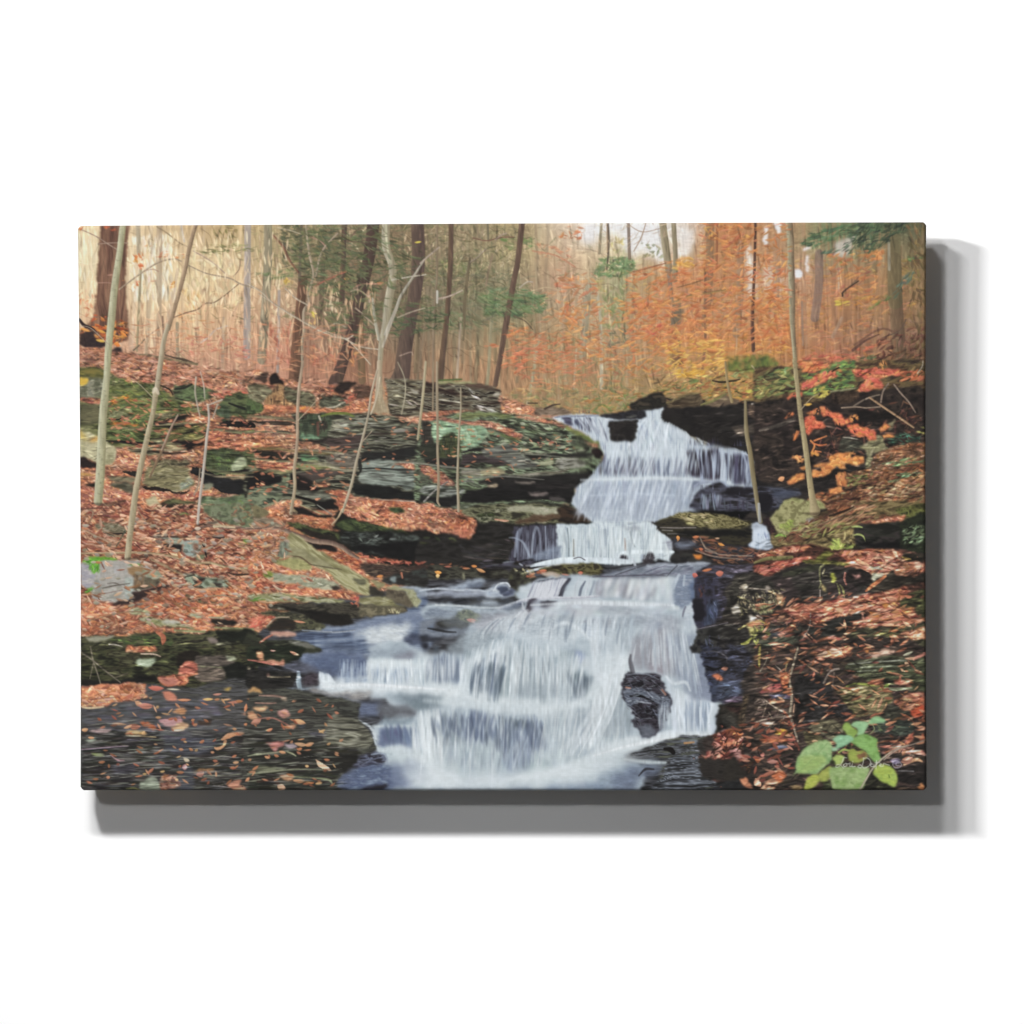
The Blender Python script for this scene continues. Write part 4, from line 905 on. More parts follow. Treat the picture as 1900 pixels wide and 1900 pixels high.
G b8785c n=70 l=6 b=1.1 wp=5 | 700,1000 900,990 1000,1020 1180,1010 1200,1060 1000,1050 760,1060
@1 1
S 8c8464,5c5840 w=3,6,6,3 al=.9 | 0,590 200,600 420,620 500,640
S 948c6c,646048 w=2,5,5,3 al=.9 | 0,760 200,750 400,760 500,790
S 1a1814 w=2,7,8,4 al=.85 | 0,640 200,660 400,665 500,680
S 8c8868,605c44 w=3,5,5,3 al=.85 | 0,1030 240,1060 470,1075
S 9c947c,6c6850 w=3,6,7,4 al=.85 | 540,1090 800,1100 1000,1150 1180,1170
S a49c84,787058 w=2,4,5,3 al=.85 | 560,940 800,960 1020,990
S 7c7c6c,4c4c40 w=3,6,6,3 al=.85 | 240,1400 480,1400 800,1420 950,1450
D bc7858,cc8c68,a8644c n=6 l=6 wd=2 a=4 av=24 al=.85 | 0,600 540,600 540,1583 0,1500
D bc7858,cc8c68,a8644c n=3 l=6 wd=2 a=4 av=24 al=.85 | 540,900 1200,900 1200,1400 540,1583
@g
# fine layering of the ledges
M n=22 l=15 wd=1.1 a=2 av=5 dk=.5 lt=1.32 q=.62 al=.65 | 300,740 480,765 700,770 860,770 1060,790 1120,830 1100,880 1060,930 900,935 700,915 560,925 400,900 240,830
M n=16 l=9 wd=1 a=2 av=14 dk=.55 lt=1.4 q=.5 | 140,690 300,710 400,760 420,930 250,930 140,870
M n=18 l=10 wd=1 a=16 av=8 dk=.5 lt=1.5 q=.5 | 720,708 860,712 935,740 930,765 720,768
M n=16 l=8 wd=1.4 a=4 av=24 dk=.6 lt=1.3 q=.6 | 140,640 700,715 640,770 200,700
M n=14 l=9 wd=1.4 a=10 av=20 dk=.5 lt=1.3 q=.6 | 620,930 880,950 960,1040 700,1030
H 8c8474 sat=.95 al=.10 so=5 | 470,770 860,770 1060,790 1110,830 1080,890 900,900 560,900
D c88c68,a8684c,b87858 n=3 l=5 wd=1.6 a=4 av=24 al=.8 | 560,765 1000,790 1100,830 900,900 560,880
S 9c9c8c,6c6c60 w=1,3,4,2 al=.8 | 700,862 760,858 830,866 900,872
S 94948a,5c5c52 w=1,3,3,1 al=.8 | 860,888 940,884 1010,890
S 8c8c7c,5c5c50 w=1,3,3,1 al=.8 | 900,846 980,842 1060,850
S 8c8c7c,5c5c50 w=1,2,3,1 al=.8 | 640,826 720,820 780,826
''')
PICTURE.append('''
@g
# ===== right bank base
R 1a1716,2c2826,201c1c,3a3430 sx=50 sy=12 so=1 | 1165,752 1190,742 1220,735 1260,742 1330,738 1400,745 1440,735 1730,738 1730,1474 1180,1474 1290,1050 1290,1040 1200,1000 1200,960 1380,960 1400,840 1230,780
@3 1
D a8744c,b88850,8c8048,c08c50,7c7444,94643f n=26 l=7 wd=2 a=-14 av=26 al=.8 | 600,320 800,220 1100,170 1280,60 1900,60 1900,400 1640,440 1400,420 1280,470 1160,470 800,470 770,360
D 6c8048,7c8c54,5c7440 n=22 l=8 wd=2 a=-16 av=18 al=.7 | 640,300 900,250 1100,180 1180,260 900,340 700,330
R 2c2a22,1c1a18,443c30 sx=14 sy=8 | 400,450 560,380 700,330 760,350 780,490 700,500 420,520
R 4c4030,625440,3c3024 sx=30 sy=8 a=-8 | 800,450 900,390 1050,340 1150,350 1160,460 1000,500 820,500
P 8c8458,746c44 sx=20 sy=3 a=-14 | 790,450 950,380 1100,330 1130,340 1000,370 820,450
P 7c6c54,5c4c40 sx=14 sy=6 | 1060,490 1160,470 1420,340 1440,380 1560,420 1540,470 1400,470 1200,500
S 8c8454,6c6840 w=4,6,4 | 1160,470 1290,420 1420,350
D c08048,d09848,a86848,7c7444 n=24 l=6 wd=2 a=-10 av=24 | 1180,350 1400,240 1600,200 1900,220 1900,390 1640,400 1500,410 1420,330 1200,430
D dcae50,d49c40,c88c3c n=34 l=7 wd=2.2 a=-8 av=20 | 860,140 960,80 1120,90 1210,110 1180,150 1000,180 900,180
D b0a44c,8c8c44 n=20 l=8 wd=2 a=-10 av=14 | 1600,300 1900,240 1900,360 1640,390
D 3c5430,54682f,6c7c3c,2c4024,848c48 n=60 l=10 wd=1.3 a=-50 av=50 al=.8 so=2 wp=8 | 1420,-40 1600,-70 1900,-70 2000,60 1850,120 1500,130 1400,60
D 3c5430,566a34,74843c n=16 l=9 wd=1.4 a=60 av=40 al=.7 so=2 | 1440,0 1900,0 1900,90 1700,170 1480,140
D 6c8450,849858,9cac70 n=16 l=7 wd=2 a=-10 av=30 al=.8 | 1440,110 1600,90 1700,160 1700,190 1480,190
S a89c78 w=2.6,2.4 | 1700,50 1780,140 1900,200
S 2c241c w=2,4,3,2 | 1280,210 1380,225 1500,210 1570,195
R 1a1817,24211f,181616,2e2a28 sx=40 sy=20 ct=1.4 | 780,500 1000,500 1190,480 1400,490 1540,470 1600,480 1640,900 1560,980 1160,850 980,760 730,640
S 33302d w=6,8,6 al=.6 | 1350,750 1450,720 1600,720
R 2c2422,443830,5c4c40,241e1c sx=40 sy=8 a=-6 | 1660,480 1740,450 1800,410 1900,400 1900,620 1700,600
P 4c443c,5c5248 sx=30 sy=6 a=-10 | 1480,700 1640,690 1900,600 1900,760 1700,790 1560,790
P 7c5c4c,6c4c40 so=1.4 | 1790,660 1900,620 1900,710 1780,730
R 141313,1e1c1c,262424 sx=30 sy=10 | 1500,860 1660,830 1900,800 1900,1583 1780,1583 1700,1300 1660,980 1560,960
S c4bcb0,8c847c w=3,3 | 1700,460 1800,430
@4 1
# far right bushy part
R 3c3028,5c5038,74603f,4c3a2c sx=20 sy=8 a=-16 | 0,60 300,60 600,100 900,60 1130,0 1830,0 1830,330 900,330 700,440 500,470 300,400 0,440
D 6c7c48,8c9058,a8a060,5c7444,7c8450,948c50 n=34 l=8 wd=2.2 a=-14 av=18 al=.8 | 0,180 300,60 440,60 460,330 300,340 100,400 0,400
D 8cb078,7ca068,94a868 n=20 l=6 wd=2.6 a=-20 av=30 al=.8 | 300,80 380,80 380,140 320,150
D d8744c,e08858,cc6450,e09058 n=50 l=7 wd=3 a=-12 av=26 | 460,0 700,0 820,60 760,90 620,140 500,120
D 5c7c48,6c8c50,84984f,4c6c40 n=36 l=8 wd=2.4 a=-16 av=22 | 500,150 700,120 880,0 1060,0 1080,200 1080,290 900,310 700,330 640,360 520,360 560,220
D d86c58,e07c58,c86050,dc8c58 n=56 l=7 wd=3.2 a=-30 av=26 | 480,230 620,190 740,120 860,90 900,150 780,190 640,270 560,310 500,300
D e08050,dc8c54 n=50 l=6 wd=3 a=-20 av=26 | 860,90 940,80 940,120 880,120
D b8a850,c8b858,a09448 n=30 l=6 wd=2.2 a=-40 av=30 al=.85 | 620,290 800,250 830,360 700,400 620,370
D d86c58,dc7858,e08858,cf6450 n=60 l=8 wd=3.4 a=-8 av=40 | 1030,90 1200,80 1300,60 1400,90 1560,90 1560,150 1400,170 1330,180 1380,270 1300,290 1260,320 1130,330 1100,290 1180,210 1050,130
D d88c50,e09858 n=40 l=7 wd=2.4 a=80 av=20 | 1340,0 1420,0 1410,90 1340,90
D b8643f,a85c44,c87450,7c5438 n=30 l=8 wd=2.2 a=-24 av=24 | 1540,100 1820,80 1820,220 1560,230
S a89c88 w=2,2 | 1740,130 1790,60 1800,0
S 949470,7c7c5c w=4,4,3 | 820,330 960,310 1100,290
S 2c2018 w=3,3 | 830,110 900,70
# dark cliff behind orange leaves
R 1e1918,2c2422,3c322c,1a1615 sx=20 sy=20 ct=1.6 | 0,450 300,400 440,400 500,440 700,440 830,340 1100,340 1560,280 1830,330 1830,900 1500,920 1100,960 900,960 700,1150 560,1300 300,1300 0,1200
R 34281f,4c3c30,241c18 sx=8 sy=30 | 830,340 1100,320 1080,440 840,450
D 4c342c,6c4438,3c2824,7c5444 n=14 l=8 wd=2 a=-24 av=50 al=.7 | 560,700 1000,560 1600,400 1800,600 1700,900 1200,1000 800,1100 600,1000
B 141211,1c1918 so=1 wp=3 al=.9 | 1080,520 1500,560 1440,640 1150,650 1060,600
S 5c544c,46403a w=6,8,6 al=.8 | 60,740 250,690 430,620
S 8c7c6c,6c6054 w=2.4,3,3,2.6 | 1060,480 1160,420 1260,380 1340,360
S a08c7c,786858 w=3,2.6,2.6,2.4 | 930,500 1100,490 1200,500 1340,490
S 8c7a6c w=3,3 | 1350,440 1370,330 1430,240
S 8c7a6c w=3,3,3,2 | 1490,250 1560,340 1650,440 1720,550
S c09c78,8c7058 w=3.6,4,4,3 | 1230,390 1420,520 1600,640 1700,710
R 2c2c24,44443a,343028 sx=14 sy=8 | 940,820 1130,850 1130,960 900,960
S a8a090 w=2,3,1 | 950,815 1020,820 1100,835
P 94906c,7c7858,a8a080 sx=8 sy=16 a=20 | 1110,920 1200,870 1300,800 1360,800 1400,900 1440,960 1280,980 1260,1060 1210,1160 1180,1130 1200,1020 1180,950
P 9c9474,7c7454 sx=10 sy=10 | 1430,680 1500,620 1490,670 1440,740
D 2c5040,3c6450,4c7c60,203830 n=34 l=9 wd=1.8 a=10 av=30 al=.85 | 1420,840 1560,760 1700,800 1780,800 1780,880 1600,900 1460,900
B 120f0d,1c1814 so=1 wp=3 | 1440,880 1560,920 1760,890 1760,960 1600,960 1450,920
D a09c58,8c9050,b8ac64 n=24 l=8 wd=2 a=10 av=20 al=.8 | 1640,720 1720,700 1830,700 1830,800 1760,760
# litter slope right
G 8c6448 n=50 b=.75 l=6 a=-16 | 560,1460 700,1400 960,1380 1000,1200 1230,1130 1300,980 1560,900 1830,860 1830,1583 600,1583
D 6c8458,5c7c54,7c9468,4c6c48 n=20 l=10 wd=1.8 a=-14 av=12 al=.8 | 1340,1080 1500,1060 1830,1010 1830,1080 1560,1130 1380,1120
D 6c8c64,7c9c74,5c7854 n=18 l=10 wd=1.8 a=-14 av=12 al=.8 | 1420,1280 1560,1190 1830,1150 1830,1190 1600,1250 1460,1310
D 8c8c54,748048,a09458,6c7c44 n=20 l=8 wd=2 a=-12 av=18 al=.75 | 1000,1220 1140,1200 1260,1200 1180,1320 1060,1360 980,1340
D 2c2420,3c3028,241c18 n=20 l=9 wd=2.2 a=-12 av=10 al=.8 | 1100,1330 1380,1290 1300,1370 1100,1370 960,1400 900,1380
D a88c68,94845c,b89c78 n=14 l=9 wd=2 a=-14 av=18 al=.75 | 1000,1480 1300,1300 1700,1250 1830,1300 1800,1583 1300,1583
D 4c3024,5c3c2c n=18 l=9 wd=2.4 a=-8 av=12 al=.8 | 740,1500 1000,1430 1230,1400 1180,1470 900,1530 740,1560
@g
M n=12 l=12 wd=1.3 a=-6 av=14 dk=.6 lt=1.7 q=.5 | 1230,750 1720,770 1720,930 1500,900 1400,940 1400,830 1300,800
M n=16 l=9 wd=1.3 a=-14 av=14 dk=.5 lt=1.35 q=.55 | 1530,880 1720,830 1720,960 1510,960
M n=14 l=9 wd=1.2 a=-14 av=24 dk=.6 lt=1.3 q=.6 | 1200,700 1400,680 1720,640 1720,740 1480,760 1240,750
@4 1
# orange leaf fronds
D e07854,d86c50,e88c58 n=120 l=5 wd=3 a=20 av=30 so=.7 wp=2 | 700,480 740,480 830,550 900,550 960,620 1030,600 1040,650 980,670 930,690 880,690 820,620 790,580 750,590 710,550
D e8a058,dc9050 n=80 l=3.5 wd=2.4 so=.7 wp=1 | 1020,580 1080,570 1120,610 1090,640 1050,640 1000,610
D dc7450,e08850,d86850 n=120 l=5 wd=3 a=30 av=30 so=.7 wp=2 | 980,680 1110,670 1120,700 1200,710 1300,760 1310,800 1290,850 1230,850 1190,800 1120,820 1020,760
D e08c50,dc8050 n=110 l=5 wd=3 a=-10 av=30 so=.7 wp=2 | 1330,720 1400,670 1450,700 1400,750 1340,750
D e08c50,e09458 n=110 l=6 wd=3 a=8 av=14 so=.7 wp=2 | 1360,800 1440,770 1520,800 1440,820 1370,830
D dc6c50,e07854,d86448 n=120 l=5 wd=3 a=-30 av=30 so=.7 wp=2 | 540,600 640,560 660,640 720,640 770,700 720,720 640,720 580,790 540,760
D e07854,dc8c54 n=100 l=5 wd=2.4 a=-50 av=20 so=.7 wp=2 | 600,530 690,500 690,560 600,570 540,560
D e08050,d87448 n=90 l=4 wd=2 a=-40 av=20 so=.7 wp=2 | 320,600 370,550 420,550 420,590 360,590 320,640
D e08850,d87c48 n=90 l=5 wd=2 a=-60 av=20 so=.7 wp=2 | 420,780 470,730 490,760 430,850 410,850
S e08c50 w=3,3 | 600,850 640,900 610,980
S dc8450 w=3,2 | 640,850 770,800
S dc7c4c w=3,3,2 | 630,880 700,900 770,890
S dc8450 w=3,2 | 650,960 710,970
D e09c50,dc9048 n=110 l=4 wd=2.4 a=0 av=40 so=.7 wp=2 | 600,970 660,960 690,1000 680,1020 610,1020
D e09458,dc8450,e8a468 n=90 l=4 wd=2.4 a=-20 av=30 so=.7 wp=2 | 370,1040 440,1000 530,1010 530,1080 460,1090 430,1040
D e49858,dc8c50,e8a060,d88448 n=120 l=6 wd=3.2 a=-20 av=30 so=.7 wp=2 | 780,1020 900,980 1080,970 1090,1000 1020,1000 1030,1040 1080,1020 1170,1020 1170,1090 1080,1110 960,1100 980,1160 920,1150 880,1120 800,1200 740,1240 650,1240 600,1220 620,1160 700,1180 710,1140 620,1130 700,1090 820,1080
D e49858,e08c50 n=120 l=5 wd=3 a=-24 av=20 so=.7 wp=2 | 340,1290 450,1210 540,1190 540,1260 420,1310 370,1320
L e8a070 h=5 | 250,1275 325,1245
D e49850,e08c4c n=110 l=5 wd=3 a=-24 av=30 so=.7 wp=2 | 490,1130 580,1100 560,1170 500,1160
D cc8450,dc9058,b87048 n=90 l=6 wd=3 a=70 av=30 so=.7 wp=2 | 860,1200 980,1180 980,1340 880,1340
D e8985c,e08c54 n=120 l=6 wd=4 a=0 av=40 so=.7 wp=2 | 800,1360 940,1340 950,1400 880,1420 790,1400
L e8b050 h=3 | 520,470 620,460
D dc6c50,e07c54 n=90 l=5 wd=2.6 a=-30 av=24 so=.7 wp=2 | 330,400 400,340 440,340 520,330 520,370 440,400 400,370 340,420
# boulder at foot of sapling
R 6c6c44,8c8c5c,a4a470,7c7450 sx=10 sy=10 | 230,1583 280,1520 360,1470 430,1455 560,1480 700,1490 740,1583
# wet dark pool left
R 1e1e24,3a3c48,565a68,2a2a30 sx=30 sy=8 | 0,1350 150,1340 450,1360 500,1420 430,1440 330,1480 230,1583 0,1583
B 18161a,242028 so=1 | 0,1420 160,1440 200,1583 0,1583
@2 2
R 2c2a20,54543c,7c7c60,3c3c2c,94947c sx=20 sy=6 a=6 | 420,90 560,20 800,0 1200,0 1450,20 1560,20 1740,80 1850,185 1600,200 1300,210 900,210 560,150
P a4a48c,94947c,b4b09c sx=8 sy=6 | 1200,40 1450,40 1450,110 1240,130 1180,90
P 94947c,a8a48c sx=8 sy=5 | 900,30 1180,20 1200,80 960,80
R 141210,241c16,3c2c20 sx=20 sy=6 a=14 | 1450,60 1560,20 1740,90 1850,185 1500,200 1480,120 
B 4c3428,5c4430 so=1.5 wp=3 al=.8 | 1200,120 1480,110 1400,180 1000,200
R 12110f,1f1d1a,2c2a28,181614 sx=30 sy=6 | 0,340 360,330 540,370 620,260 620,200 960,210 1000,240 1020,350 980,560 900,640 0,640
D 3c4428,4c5430 n=10 l=8 wd=2 a=6 av=14 al=.7 | 0,340 360,340 420,420 0,430
D 3c3c3c,48484c,5c5450 n=7 l=14 wd=1.6 a=2 av=8 al=.7 | 400,420 960,350 960,640 500,640
R 3c4a24,242a18,8c8c74 sx=10 sy=6 | 600,120 780,90 780,160 680,200 600,170
S d4a48c,b88468 w=3,4,2 | 800,165 900,180 940,180
D cc8060,a86450,c07058 n=40 l=5 wd=2 a=10 av=30 | 380,250 540,260 560,320 420,370
''')
